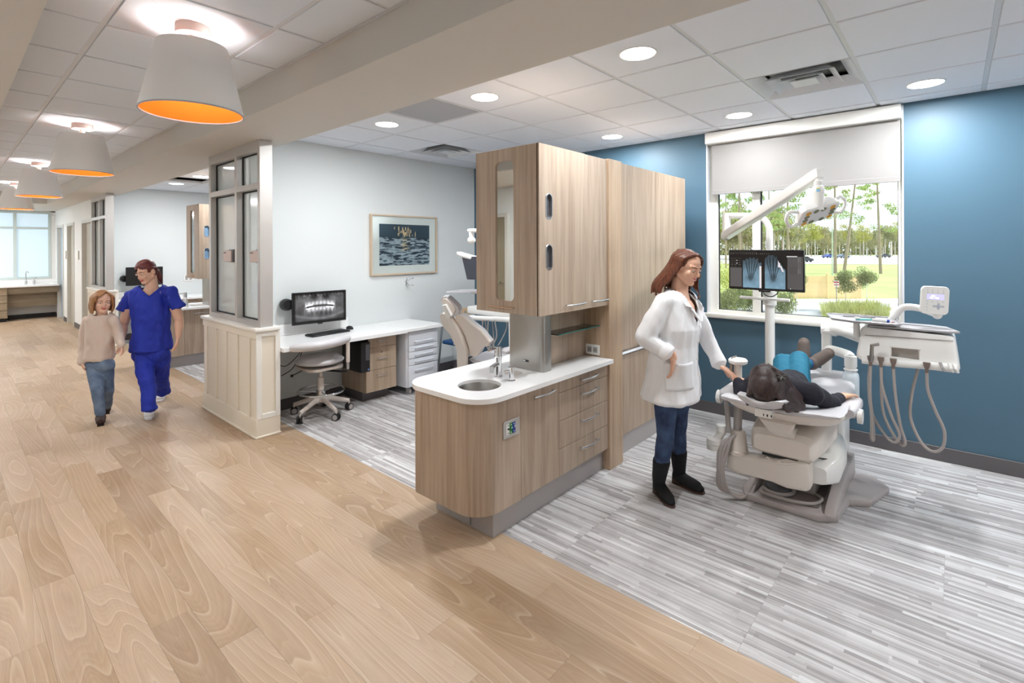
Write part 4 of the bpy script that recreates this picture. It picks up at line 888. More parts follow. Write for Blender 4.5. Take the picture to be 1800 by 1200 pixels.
# operator stool
def stool():
    cx, cy = 2.455, 4.66
    s = empty('operator_stool', (cx, cy, 0), 'grey vinyl operator stool on casters with a chrome foot ring and curved arm rest', 'stool')
    M['stool_base'] = mat('stool_base', srgb(214, 204, 196), .35, coat=.2)
    for k in range(5):
        a = math.radians(-98 + 72 * k + 10); ex, ey = cx + math.cos(a) * .27, cy + math.sin(a) * .27
        obj('base_leg', MB().tube([(cx, cy, .155), (cx + math.cos(a) * .08, cy + math.sin(a) * .08, .150), (ex, ey, .092)], [.034, .028, .02], 10, k=.7), 'stool_base', s)
        c = empty('caster', (ex, ey, 0)); c.parent = s; c.location = (ex - cx, ey - cy, 0)
        t = V(-math.sin(a + .5), math.cos(a + .5), 0)
        for sg in (-1, 1):
            pc_ = V(ex, ey, .034) + t * .016 * sg
            obj('wheel', MB().cyl(pc_ - t * .009, pc_ + t * .009, .034, n=20), 'black_rubber', c)
            obj('hub', MB().cyl(pc_ + t * .0092 * sg, pc_ + t * .012 * sg, .025, n=18), 'grey_plastic', c)
        obj('stem', MB().cyl((ex, ey, .05), (ex, ey, .09), .010, n=10), 'stool_base', c)
    obj('column', MB().lathe([(.045, .13), (.045, .17), (.03, .19), (.03, .36), (.025, .365), (.018, .37), (.018, .45)], (cx, cy, 0), 20), 'stool_base', s)
    obj('gas_lift', MB().cyl((cx, cy, .36), (cx, cy, .47), .016), 'chrome', s)
    R = .215; pts = [(cx + R * math.cos(2 * PI * i / 40), cy + R * math.sin(2 * PI * i / 40), .235) for i in range(41)]
    obj('foot_ring', MB().tube(pts, .011, 10, side=V(0, 0, 1), caps=False), 'chrome', s)
    sp = MB().lathe([(.036, .195), (.045, .2), (.045, .24), (.034, .245)], (cx, cy, 0), 18)
    for k in range(3): a = k * 2 * PI / 3 + .3; sp.cyl((cx + .03 * math.cos(a), cy + .03 * math.sin(a), .22), (cx + R * math.cos(a), cy + R * math.sin(a), .234), .007, n=8)
    obj('ring_spoke', sp, 'chrome_satin', s)
    obj('seat_pan', MB().prism(rounded(cx - .19, cx + .17, cy - .18, cy + .18, .08, 6), .46, .485, .004).box(cx - .1, cx + .14, cy - .06, cy + .06, .455, .465), 'stool_base', s)
    st = MB().ell((cx - .01, cy, .535), (.235, .22, .045), nu=36, nv=18).ell((cx - .01, cy, .56), (.205, .195, .035))
    blob('seat', st, 'vinyl_grey', s, .010, 6, label='grey upholstered seat')
    obj('lever', MB().cyl((cx - .12, cy + .02, .475), (cx - .30, cy - .03, .44), .005, n=8).ell((cx - .30, cy - .03, .44), .014), 'black', s)
    # curved arm rest on a swing bar, ends over the left of the seat
    pts = []
    for i in range(15):
        a = math.radians(202 + 132 * i / 14); pts.append((2.335 + .30 * math.cos(a), 4.52 + .215 * math.sin(a), .752 + .012 * math.cos(a)))
    obj('arm_rest', MB().tube(pts, [.02, .032, .036] + [.038] * 9 + [.036, .032, .02], 14, side=V(0, 0, 1), k=1.35), 'vinyl_grey', s, label='grey curved arm rest')
    obj('arm_rest_shell', MB().tube([(x, y, z - .022) for x, y, z in pts], [.012] + [.022] * 13 + [.012], 10, side=V(0, 0, 1), k=1.6), 'stool_base', s)
    ux, uy = 2.585, 4.385
    obj('arm_post', MB().obox((ux, uy, .635), .035, .095, .21, Matrix.Rotation(-.5, 3, 'Z'), .012, 3), 'stool_base', s)
    obj('arm_sleeve', MB().obox((ux, uy, .505), .026, .06, .08, Matrix.Rotation(-.5, 3, 'Z'), .004), 'grey_plastic', s)
    obj('swing_bar', MB().tube([(cx, cy, .435), (cx + .10, cy - .16, .43), (ux - .01, uy + .01, .44), (ux, uy, .47)], .011, 10), 'black', s)
stool()
# guest chair
g = empty('guest_chair', (4.35, 4.6, 0), 'guest chair with pale wood back and blue seat behind the far dental chair', 'chair')
M['ply'] = mat('ply', srgb(214, 184, 146), .45)
obj('backrest', MB().prism(rounded(4.30, 4.62, .63, .84, .04, 5), 4.80, 4.815, .003, axis='y'), 'ply', g)
obj('seat', MB().prism(rounded(4.10, 4.56, 4.36, 4.80, .06, 5), .435, .475, .012), mat('seat_blue', srgb(30, 78, 128), .7), g, label='blue padded seat')
M['tube_grey'] = mat('tube_grey', srgb(150, 156, 160), .3, .6)
for x in (4.11, 4.55):
    obj('leg', MB().tube(bez([(x, 4.37, .0), (x, 4.40, .22), (x, 4.42, .44)], 8), .012, 8), 'tube_grey', g)
    obj('leg', MB().tube(bez([(x, 4.90, .0), (x, 4.84, .22), (x, 4.80, .5), (x + (.05 if x < 4.3 else -.03), 4.805, .80)], 12), .012, 8), 'tube_grey', g)
# ================================================================ DENTAL UNITS
def basis(ux, uy):
    "3x3 with columns ux, uy(orthogonalised), normal"
    a = V(ux).normalized(); b = (V(uy) - a * V(uy).dot(a)).normalized(); c = a.cross(b)
    return Matrix(((a.x, b.x, c.x), (a.y, b.y, c.y), (a.z, b.z, c.z)))
def loft(secs, n=24, p=3.0):
    "closed skin through sections (centre, half vector A, half vector B) with superellipse outline"
    mb = MB(); N = len(secs)
    for c, A, B in secs:
        c, A, B = V(c), V(A), V(B)
        for j in range(n):
            a = 2 * PI * j / n; ca, sa = math.cos(a), math.sin(a)
            mb.v.append(c + A * (abs(ca) ** (2 / p) * (1 if ca >= 0 else -1)) + B * (abs(sa) ** (2 / p) * (1 if sa >= 0 else -1)))
    for i in range(N - 1):
        for j in range(n): mb.f.append((i * n + j, i * n + (j + 1) % n, (i + 1) * n + (j + 1) % n, (i + 1) * n + j))
    mb.f += [tuple(range(n))[::-1], tuple((N - 1) * n + j for j in range(n))]
    return mb
def padloft(rows, n=22):
    "upholstered pad along X: rows (x, yc, zc, halfwidth, thickness, curl) - edges curl up by curl"
    top = MB(); R = len(rows); vs = []
    ring = []
    for x, yc, zc, hw, th, cu in rows:
        r = []
        for j in range(n + 1):
            t = -1 + 2 * j / n; e = math.sqrt(max(0, 1 - abs(t) ** 6)); r.append(V(x, yc + hw * t, zc + cu * t * t + th / 2 * e))
        for j in range(n - 1, 0, -1):
            t = -1 + 2 * j / n; e = math.sqrt(max(0, 1 - abs(t) ** 6)); r.append(V(x, yc + hw * t, zc + cu * t * t - th / 2 * e))
        ring.append(r)
    K = len(ring[0]); mb = MB()
    for r in ring: mb.v += r
    for i in range(R - 1):
        for j in range(K): mb.f.append((i * K + j, i * K + (j + 1) % K, (i + 1) * K + (j + 1) % K, (i + 1) * K + j))
    mb.f += [tuple(range(K))[::-1], tuple((R - 1) * K + j for j in range(K))]
    return mb
YC = .77
ch = empty('dental_chair', (3.8, YC, 0), 'reclined white dental chair with grey upholstery holding the patient', 'dental chair')
# floor plate with side lobes
pl = [(3.40, .60), (3.47, .52), (3.74, .50), (3.80, .40), (4.10, .33), (4.22, .42), (4.20, .62), (4.25, .9), (4.1, 1.08), (3.75, 1.06), (3.5, 1.06), (3.40, 1.02)]
M['chair_base'] = mat('chair_base', srgb(178, 170, 168), .4, coat=.1)
obj('base_plate', MB().prism(pl, 0.0, .045, .010), 'chair_base', ch)
obj('base_plate_centre', MB().prism(rounded(3.47, 4.05, .62, .95, .03, 4), .046, .055, .003), mat('base_dark', srgb(128, 118, 116), .5), ch, label='darker inset of the floor plate')
for y, s_ in ((.555, 1), (1.0, 1)):
    obj('base_rail', MB().prism([(3.42, .045), (3.46, .075), (3.75, .16), (4.15, .20), (4.2, .045)], y - .03, y + .03, .008, axis='y'), 'chair_base', ch)
obj('lift_housing', loft([((3.46, .66, .25), (0, .085, 0), (0, 0, .05)), ((3.55, .65, .27), (0, .13, 0), (0, 0, .085)), ((3.8, .68, .29), (0, .16, 0), (0, 0, .09)), ((4.05, .72, .26), (0, .15, 0), (0, 0, .09)), ((4.12, .73, .22), (0, .12, 0), (0, 0, .06))], 28, 5), 'white_plastic', ch)
obj('lift_column', MB().box(3.62, 4.0, .66, .9, .05, .24, .02, 2), 'chair_base', ch)
obj('housing_seam', MB().tube([(3.47, .745, .338), (3.5, .62, .343), (3.56, .545, .33)], .004, 6), 'black', ch)
# cross arm carrying the assistant's instruments
obj('cross_arm', loft([((3.40, 1.11, .235), (.045, 0, 0), (0, 0, .05)), ((3.40, 1.05, .235), (.055, 0, 0), (0, 0, .062)), ((3.40, .92, .245), (.055, 0, 0), (0, 0, .065)), ((3.40, .84, .255), (.06, 0, 0), (0, 0, .075)), ((3.40, .76, .262), (.075, 0, 0), (0, 0, .09)), ((3.40, .66, .268), (.07, 0, 0), (0, 0, .085)), ((3.40, .645, .268), (.06, 0, 0), (0, 0, .075))], 24, 6), 'beige_plastic', ch)
obj('arm_turret', MB().lathe([(.062, .29), (.062, .31), (.056, .315), (.044, .42), (.038, .44), (.0001, .445)], (3.40, 1.055, 0), 28), 'beige_plastic', ch)
obj('arm_tube', MB().cyl((3.40, 1.06, .43), (3.42, 1.06, .60), .026).cyl((3.36, 1.10, .42), (3.40, 1.13, .62), .016), 'grey_plastic', ch)
obj('rear_cover', loft([((3.33, .79, .42), (0, .15, .0), (0, 0, .05)), ((3.36, .79, .425), (0, .175, 0), (0, 0, .078)), ((3.52, .785, .44), (0, .195, 0), (0, 0, .088)), ((3.75, .775, .46), (0, .21, 0), (0, 0, .08))], 30, 6), 'beige_plastic', ch)
obj('rear_gap', MB().box(3.345, 3.40, .70, .90, .338, .352, .003), 'black', ch)
obj('arm_trim', MB().tube([(3.335, .87, .335), (3.328, .83, .318), (3.325, .76, .325), (3.33, .70, .345)], .007, 8).ell((3.33, .80, .325), .014), 'beige_plastic', ch)
# back support: stem, shell and pad
obj('back_stem', loft([((3.60, .785, .47), (0, .07, 0), (.01, 0, .035)), ((3.36, .785, .50), (0, .068, 0), (.02, 0, .03)), ((3.28, .785, .56), (0, .072, 0), (.03, 0, .025)), ((3.24, .785, .615), (0, .10, 0), (.03, 0, .02))], 20, 5), 'beige_plastic', ch)
obj('back_shell', padloft([(3.165, YC, .655, .20, .02, .03), (3.18, YC, .652, .292, .03, .04), (3.24, YC, .632, .302, .06, .04), (3.36, YC, .602, .30, .08, .045), (3.52, YC, .572, .28, .08, .06), (3.70, YC, .545, .24, .07, .06), (3.86, YC, .53, .22, .05, .04)]), 'beige_plastic', ch)
obj('backrest', padloft([(3.135, YC, .688, .24, .014, .02), (3.145, YC, .688, .306, .026, .022), (3.20, YC, .676, .318, .036, .03), (3.35, YC, .642, .315, .05, .05), (3.52, YC, .610, .30, .055, .08), (3.70, YC, .585, .27, .06, .08), (3.84, YC, .575, .24, .05, .05), (3.88, YC, .575, .21, .02, .05)]), 'vinyl_grey', ch, label='grey padded backrest')
obj('headrest', padloft([(2.965, .815, .755, .07, .012, .03), (2.985, .815, .748, .118, .035, .036), (3.04, .815, .738, .128, .052, .04), (3.10, .81, .722, .12, .045, .04), (3.14, .81, .712, .09, .02, .03)]), 'vinyl_grey', ch, label='small curved headrest pad')
hb = MB().box(3.03, 3.17, .775, .835, .668, .70, .006, 2).box(3.02, 3.04, .76, .85, .67, .715, .003)
obj('headrest_bracket', hb, 'white_plastic', ch)
obj('bracket_marks', MB().box(3.016, 3.0205, .70 + .06, .765, .68, .692).box(3.016, 3.0205, .78, .786, .68, .692).box(3.016, 3.0205, .80, .804, .68, .692), 'black', ch, smooth=False, kind='stuff')
obj('seat_pad', padloft([(3.80, YC, .575, .20, .03, .03), (3.84, YC, .575, .25, .07, .04), (4.0, YC + .01, .575, .27, .09, .05), (4.2, YC + .02, .585, .26, .09, .03), (4.30, YC + .02, .60, .25, .08, .02), (4.5, YC + .03, .615, .235, .07, .01), (4.66, YC + .03, .61, .20, .06, .0), (4.70, YC + .03, .605, .15, .02, .0)]), 'vinyl_grey', ch, label='grey seat and leg pad')
obj('seat_frame', loft([((3.70, YC, .50), (0, .18, 0), (0, 0, .03)), ((3.9, YC, .495), (0, .21, 0), (0, 0, .045)), ((4.3, YC + .02, .51), (0, .20, 0), (0, 0, .05)), ((4.6, YC + .03, .54), (0, .16, 0), (0, 0, .03))], 24, 6), 'white_plastic', ch)
for y, x0, x1, z, nm in ((.472, 3.50, 3.78, .645, 'right'), (1.095, 3.28, 3.56, .672, 'left')):
    a = obj('arm_rest', loft([((x0, y, z), (0, .03, 0), (0, 0, .02)), ((x0 + .03, y, z + .004), (0, .048, 0), (0, 0, .038)), ((x1 - .05, y, z + .012), (0, .046, 0), (0, 0, .036)), ((x1, y, z + .008), (0, .03, 0), (0, 0, .02))], 18, 3), 'vinyl_grey', ch)
    s_ = 1 if y < YC else -1
    obj('arm_link', MB().cyl((x0 + .05, y - s_ * .04, z - .02), (x0 + .05, y - s_ * .065, z - .02), .042, n=24).tube([(x0 + .12, y, z - .03), (x0 + .22, y + s_ * .05, z - .09), (x0 + .30, y + s_ * .13, .52)], .022, 10), 'white_plastic', a)
# hand instruments of the assistant's arm, by the chair's left side
asst = empty('assistant_arm', (3.36, 1.12, .4), 'white assistant instrument holder with grey suction hoses left of the chair', 'instrument holder')
obj('holder_post', MB().cyl((3.40, 1.055, .60), (3.40, 1.055, .86), .024), 'white_plastic', asst)
obj('holder_cap', MB().lathe([(.0001, .862), (.04, .862), (.056, .872), (.058, .888), (.05, .898), (.0001, .90)], (3.40, 1.055, 0), 24), 'white_plastic', asst)
obj('syringe', MB().cyl((3.37, 1.085, .76), (3.37, 1.085, .89), .011).tube([(3.37, 1.085, .885), (3.37, 1.085, .905), (3.39, 1.06, .915)], .005, 8), 'steel', asst)
obj('swivel', MB().lathe([(.0001, .30), (.048, .30), (.050, .335), (.0001, .335)], (3.34, 1.185, 0), 24).lathe([(.0001, .338), (.05, .338), (.048, .368), (.035, .375), (.0001, .376)], (3.34, 1.185, 0), 24), 'white_plastic', asst)
obj('swivel_arm', MB().cyl((3.34, 1.185, .34), (3.38, 1.14, .43), .026).cyl((3.36, 1.15, .42), (3.36, 1.15, .46), .03), 'white_plastic', asst)
for k, (dx, rr) in enumerate(((0, .011), (.02, .012), (-.02, .009), (.035, .008))):
    pts = bez([(3.36 + dx, 1.06 + .01 * k, .42 - .01 * k), (3.32, 1.11 + dx, .34), (3.30, 1.13 + dx * .6, .20), (3.32, 1.11 + dx, .07 - .003 * k), (3.40 + dx, 1.02, .018 + rr * .3), (3.52 + dx, .98, .06 + .02 * k)], 30)
    obj('suction_hose', MB().tube(pts, rr, 10), 'hose_grey', asst)
M['hose_grey'] = mat('hose_grey', srgb(172, 164, 160), .45)
# foot control under the chair
fc = empty('foot_control', (3.52, .84, .05), 'round dark foot control with a coiled grey cord on the chair base', 'foot control')
obj('disc', MB().lathe([(.0001, .056), (.075, .056), (.08, .065), (.07, .09), (.04, .10), (.0001, .10)], (3.55, .86, 0), 28), 'dark_grey', fc)
obj('guard', MB().tube([(3.55 + .09 * math.cos(a), .86 + .09 * math.sin(a), .07) for a in np.linspace(2.2, 5.4, 16)], .012, 8), 'chair_base', fc)
obj('cord', MB().tube(bez([(3.50, .92, .068), (3.44, .93, .066), (3.43, .80, .066), (3.47, .66, .066), (3.58, .62, .066), (3.66, .70, .066), (3.68, .76, .12)], 30), .010, 10), 'hose_grey', fc)
# utility housing at the toe end, light pole and delivery arm stand on it
uh = empty('utility_housing', (4.55, .88, 0), 'white utility housing at the foot of the dental chair below the window', 'housing')
obj('cabinet', MB().prism(rounded(4.42, 4.74, .625, 1.125, .05, 6), .0, .60, .012), 'white_plastic', uh)
obj('lid', MB().prism(rounded(4.41, 4.75, .615, 1.135, .055, 6), .603, .625, .006), mat('lid_grey', srgb(198, 200, 204), .35), uh)
# --- light pole with monitor and lamp
lp = empty('light_pole', (4.62, 1.165, 0), 'white pole rising beside the chair with a curved top arm carrying the dental light', 'pole')
PX, PY = 4.62, 1.175
obj('pole', MB().cyl((PX, PY, .0), (PX, PY, 1.47), .037, n=28), 'white_plastic', lp)
pts = bez([(PX, PY, 1.44), (PX, PY, 1.72), (PX, PY + .01, 1.80), (PX, PY + .06, 1.865), (PX - .0, PY + .15, 1.885), (PX, PY + .34, 1.895)], 26)
obj('curved_tube', MB().tube(pts, .026, 16), 'white_plastic', lp)
obj('elbow', MB().cyl((PX, PY + .35, 1.92), (PX, PY + .35, 1.72), .036, n=24), 'white_plastic', lp)
A0 = V(PX - .02, PY + .35, 1.72); A1 = at(1440, 305, 3.02)
dl = empty('dental_light', A1, 'white dental operatory light on a long slanted arm in front of the window', 'lamp')
d_, u_, w_ = frame(A1 - A0)
obj('long_arm', loft([(A0 - d_ * .03, w_ * .032, u_ * .03), (A0, w_ * .036, u_ * .036), (A0.lerp(A1, .5), w_ * .033, u_ * .036), (A1 - d_ * .04, w_ * .028, u_ * .034), (A1, w_ * .026, u_ * .032), (A1 + d_ * .012, w_ * .02, u_ * .026)], 24, 6), 'white_plastic', dl)
obj('arm_joint_pin', MB().cyl(A0 - u_ * .034 - w_ * .0, A0 - u_ * .045, .012, n=14), 'grey_plastic', dl)
N0 = at(1438, 306, 3.02)
nk = N0 + V(0, 0, -.03)
prof = [(.0001, 0), (.014, 0), (.015, -.035), (.022, -.042), (.022, -.068), (.030, -.075), (.034, -.095), (.034, -.115), (.031, -.135), (.031, -.215), (.0001, -.215)]
obj('neck', MB().lathe(prof, N0 + V(0, 0, 0), 28), 'white_plastic', dl)
tcv = V(*(EYE - N0)); tcv.z = 0; tcv.normalize(); sd_ = V(-tcv.y, tcv.x, 0)
c0 = N0 + V(0, 0, -.100) + tcv * .0335
q = basis(sd_, V(0, 0, 1))
obj('neck_label', MB().obox(c0, .018, .018, .002, q), mat('label_blue', srgb(150, 205, 235), .4), dl, smooth=False, label='pale blue sticker')
obj('neck_label_stripe', MB().obox(c0 + V(0, 0, .012), .020, .005, .002, q), mat('label_yellow', srgb(235, 220, 60), .4), dl, smooth=False, label='yellow stripe')
UL, UR, LL, LR = at(1405, 378, 3.0), at(1462, 360, 3.0), at(1416, 393, 3.11), at(1472, 377, 3.11)
ux = ((UR - UL) + (LR - LL)).normalized(); vy = ((LL - UL) + (LR - UR)); vy = (vy - ux * vy.dot(ux)).normalized()
nn = ux.cross(vy); nn = nn if nn.z < 0 else -nn          # looks down
Cc = (UL + UR + LL + LR) / 4
q = basis(ux, vy); hw, hh = .118, .082
rim = []
def plate(a, b, off, n=8, r=.035):
    return [Cc + ux * x + vy * y + nn * off for x, y in rounded(-a, a, -b, b, r, n)]
def stack(levels, n=8):
    mb = MB(); K = None
    for a, b, off in levels:
        p = plate(a, b, off, n, min(.035, b * .45)); K = len(p); mb.v += p
    for i in range(len(levels) - 1):
        for j in range(K): mb.f.append((i * K + j, i * K + (j + 1) % K, (i + 1) * K + (j + 1) % K, (i + 1) * K + j))
    mb.f += [tuple(range(K))[::-1], tuple((len(levels) - 1) * K + j for j in range(K))]; return mb
obj('head_shell', stack([(hw * .5, hh * .5, -.075), (hw * .8, hh * .8, -.066), (hw * .98, hh * .98, -.035), (hw, hh, -.008), (hw - .006, hh - .006, 0)]), 'white_plastic', dl)
obj('front_plate', stack([(hw - .010, hh - .010, -.004), (hw - .010, hh - .010, .003), (hw - .016, hh - .016, .0045)]), mat('lamp_plate', srgb(226, 226, 226), .3), dl)
M['reflector'] = mat('reflector', srgb(150, 150, 118), .2, .5); M['amber'] = mat('amber', srgb(222, 160, 40), .25)
for k, (a, b, am) in enumerate(((-.082, -.052, 1), (-.036, -.055, 0), (.010, -.055, 0), (.068, -.052, 1), (.078, -.020, 0), (.082, .012, 0), (.082, .048, 1), (.032, .052, 0), (-.032, .052, 0), (-.080, .050, 1), (-.082, .018, 0), (-.082, -.018, 0))):
    p = Cc + ux * a + vy * b + nn * .004
    obj('led_cell', MB().lathe([(.0165, 0), (.0165, .0028), (.0145, .0028), (.0135, .0014), (.0001, .0012)], p, 18, basis(ux, vy) if basis(ux, vy).col[2].dot(nn) > 0 else basis(vy, ux), caps=False), 'amber' if am else 'reflector', dl, label='amber lamp cell' if am else None)
for s_ in (-1, 1):
    st = Cc + ux * (s_ * hw * .96)
    pts = bez([st + vy * -.03 + nn * -.04, st + ux * s_ * .05 + vy * -.035 + nn * -.055, st + ux * s_ * .075 + vy * 0 + nn * -.03, st + ux * s_ * .05 + vy * .045 + nn * .0, st + vy * .04 + nn * -.01], 22)
    obj('grab_handle', MB().tube(pts, .011, 12, k=.8), 'white_plastic', dl)
# --- treatment monitor
tm = empty('monitor', (4.52, 1.13, 1.4), 'monitor with two hand-shaped blue x-rays and dark software panels in front of the window', 'monitor')
def hands_xray(U, Vv):
    img = np.zeros(U.shape + (3,)) + np.array([.075, .07, .075])
    n = npnoise(U, Vv, 30, 18, 2, 3)
    def box(x0, x1, y0, y1): return (U > x0) & (U < x1) & (Vv > y0) & (Vv < y1)
    img[box(.01, .18, .02, .55)] = [.33, .32, .32]; img[box(.80, .995, .02, .86)] = [.30, .29, .29]; img[box(.79, .925, .85, .875)] = [.78, .78, .78]
    for k in range(14): img[box(.82, .925, .83 - k * .031, .833 - k * .031)] = [.18, .18, .18]; img[box(.935, .945, .835 - k * .031, .845 - k * .031)] = [.55, .55, .55]; img[box(.955, .965, .835 - k * .031, .845 - k * .031)] = [.5, .5, .5]
    rng = np.random.RandomState(1)
    for k in range(20): x = .02 + k * .028; img[box(x, x + .008, .925, .94)] = rng.rand() * .4 + .35
    for k in range(13): x = .02 + k * .03; img[box(x, x + .016, .965, .972)] = .4
    for k in range(5):
        for x in (.02, .07, .13): img[box(x, x + .035, .80 - k * .055, .808 - k * .055)] = .38
    for x, y in ((.107, .74), (.107, .66), (.835, .02)): img[box(x, x + .008, y, y + .02)] = .9
    for k in range(4): img[box(.86 + k * .03, .878 + k * .03, .03, .036)] = .45
    def film(x0, x1, topf, gaps, conv, white):
        nonlocal img
        u = (U - x0) / (x1 - x0); ins = (u > 0) & (u < 1); top = topf(np.clip(u, 0, 1)); m = ins & (Vv > .012) & (Vv < top)
        v = Vv / .8
        base = .55 + .14 * (1 - v) + .12 * (n - .5)
        g = base * np.ones_like(U)
        for gx, w in gaps:
            cx = conv + (gx - conv) * np.clip((v - .1) / .75, 0.15, 1); amp = np.clip((v - .22) * 3, 0, 1) * np.clip((top / .8 - v) * 6, 0, 1)
            g = g - .42 * amp * np.exp(-((u - cx) / w) ** 2)
        g = g - .20 * np.exp(-((u - conv) / .22) ** 2 - ((v - .35) / .13) ** 2)
        fing = np.clip(top / .8 - v, 0, 1); g = g * (.55 + .45 * np.clip((1 - v) * 2.2, 0, 1))
        col = np.stack([g * .66, g * .84, g * .95], -1)
        img = np.where(m[..., None], col, img)
        wm = m & white(u, Vv); img = np.where(wm[..., None], np.array([.86, .83, .84]), img)
    film(.195, .455, lambda u: .70 + .06 * np.abs(np.cos(u * 5 * PI)) + .08 * np.sin(u * PI) - .06 * (u > .84), [(.18, .022), (.34, .022), (.50, .020), (.66, .022), (.80, .02)], .42, lambda u, v: (u > .90) & (v < .60))
    film(.505, .775, lambda u: .74 + .14 * np.sin(np.clip(u * 1.6, 0, 1) * PI) ** .5 * (u < .6) + (u > .58) * (.05 - (u - .58) * .75) + .03 * np.abs(np.cos(u * 5 * PI)), [(.12, .02), (.25, .024), (.42, .028), (.58, .028), (.74, .02)], .40, lambda u, v: ((np.abs(u - .70) < .05) & (v > .58)) | ((np.abs(u - .86 + (v - .5) * .8) < .04) & (v > .46) & (v < .62)))
    return img
# screen faces the camera side; lower edge line as in the photo
ML, MR = V(4.52, 1.475, 0), V(4.46, .885, 0)
mu = (MR - ML); mw = mu.length; q = basis(mu, (0, 0, 1)); mc = (ML + MR) / 2 + V(0, 0, 1.425); fn_ = q.col[2]
fn_ = V(fn_) if V(fn_).dot(EYE - mc) > 0 else -V(fn_)
obj('housing', MB().obox(mc - fn_ * .012, mw, .335, .024, q, .004), 'black', tm)
obj('rear_mount', MB().obox(mc - fn_ * .045, .12, .12, .05, q, .008), 'white_plastic', tm)
colour_sheet('screen', mc - mu * .488 - V(0, 0, .152) + fn_ * .0012, mu * .976, (0, 0, .308), 300, 160, hands_xray, 'screen', tm, label='lit screen with two blue hand-like x-ray films')
obj('lower_bar', MB().obox(mc - V(0, 0, .172) + fn_ * .002, .09, .014, .02, q, .003), 'black', tm)
obj('cable', MB().tube(bez([mc + V(0, .02, -.17) - fn_ * .02, mc + V(.0, .0, -.20), mc + V(.0, -.05, -.215), mc + V(.0, -.09, -.19), mc + V(.0, -.10, -.16) - fn_ * .02], 16), .004, 8), 'black', tm)
sh = empty('tray_arm', (4.5, 1.12, 1.18), 'white flat cross bar fixed to the light pole below the monitor', 'bracket')
obj('bar', MB().obox((4.545, 1.20, 1.185), .40, .025, .025, basis(mu, (0, 0, 1)), .008, 3), 'white_plastic', sh)
obj('collar', MB().cyl((PX, PY, 1.13), (PX, PY, 1.24), .052, n=28).cyl((PX - .04, PY, 1.25), (PX - .06, PY, 1.40), .026, n=16), 'white_plastic', sh)
# --- delivery unit
du = empty('delivery_unit', (4.1, .23, .9), 'white dental delivery unit hanging on its arm by the blue wall, with hoses', 'dental unit')
obj('arm_post', MB().box(4.60, 4.68, .735, .800, .62, .94, .018, 3), 'white_plastic', du)
obj('post_knuckle', MB().cyl((4.64, .80, .965), (4.64, .70, .965), .052, n=28).box(4.585, 4.695, .60, .80, .925, .985, .03, 3), 'white_plastic', du)
obj('swing_tube', MB().tube([(4.64, .72, .975), (4.45, .62, .985), (4.22, .50, .99)], .040, 18), 'white_plastic', du)
obj('bottle_arm', MB().tube(bez([(4.64, .77, .80), (4.58, .72, .815), (4.44, .60, .815), (4.38, .575, .80)], 10), .034, 14).cyl((4.38, .575, .82), (4.38, .575, .745), .040, n=24), 'white_plastic', du)
wb = empty('water_bottle', (4.38, .575, .5), 'translucent white water bottle screwed under the delivery arm', 'bottle')
M['bottle'] = mat('bottle', srgb(214, 224, 230), .25, coat=.3)
obj('body', MB().lathe([(.0001, .495), (.042, .495), (.05, .505), (.053, .53), (.053, .665), (.048, .695), (.038, .71), (.038, .718), (.0001, .718)], (4.38, .575, 0), 32), 'bottle', wb)
obj('cap', MB().lathe([(.036, .718), (.044, .719), (.044, .727), (.036, .729), (.036, .744), (.0001, .744)], (4.38, .575, 0), 28), 'white_plastic', wb)
# head: long rounded box, front face tilted, hand slot
HX = 4.0; hy0, hy1 = .008, .46
def dsec(y, zt, zb, xf=3.93, xb=4.28, inset=0.0):
    return y, zt, zb, xf, xb
body = bmesh.new()
prof = lambda s: [(3.955, 1.09), (3.945, 1.055), (3.937, .988), (3.925, .93), (3.91, .905), (3.915, .885), (3.95, .875), (4.15, .92), (4.24, 1.0), (4.26, 1.07), (4.2, 1.10)]
secs = []
Yl = [(.465, .70), (.462, .85), (.45, .97), (.43, 1.0), (.32, 1.0), (.30, 1.0), (.17, 1.0), (.15, 1.0), (.05, 1.0), (.02, .97), (.008, .88), (.002, .74)]
vv = []
for y, s_ in Yl:
    pr = prof(0); cz = .98; cx = 4.06
    dz = (0.23 - y) * -.03
    vv.append([body.verts.new((cx + (x - cx) * s_, y - (1.1 - z) * .10 * ((.23 - y) / .23) , cz + (z - cz) * s_ + dz)) for x, z in pr])
n_ = len(vv[0])
for i in range(len(vv) - 1):
    for j in range(n_):
        if Yl[i][0] == .30 and Yl[i + 1][0] == .17 and j == 2: continue       # hand slot in the lower front
        body.faces.new((vv[i][j], vv[i][(j + 1) % n_], vv[i + 1][(j + 1) % n_], vv[i + 1][j]))
body.faces.new(vv[0][::-1]); body.faces.new(vv[-1])
hd = MB().bm(body)
dh = obj('unit_head', hd, 'white_plastic', du)
slot = MB().box(3.965, 3.97, .16, .31, .915, 1.0).box(3.935, 3.97, .16, .31, .985, .99).box(3.93, 3.97, .165, .17, .93, .99).box(3.93, 3.97, .30, .305, .93, .99)
obj('hand_slot', slot, mat('slot_lining', srgb(205, 198, 192), .5), dh, smooth=False)
obj('front_rail', MB().tube([(3.918, .452, .888), (3.914, .30, .893), (3.914, .16, .900), (3.914, -.005, .905)], .024, 16), 'white_plastic', dh)
obj('groove', MB().tube([(3.944, .44, 1.045), (3.943, .25, 1.052), (3.943, .01, 1.06)], .003, 6), 'grey_plastic', dh)
obj('top_mat', MB().prism([(3.955, .43), (3.955, .03), (4.0, -.02), (4.18, .04), (4.22, .12), (4.22, .42)], 1.098, 1.112, .005), mat('silicone', srgb(168, 166, 168), .6), du, label='grey silicone top mat')
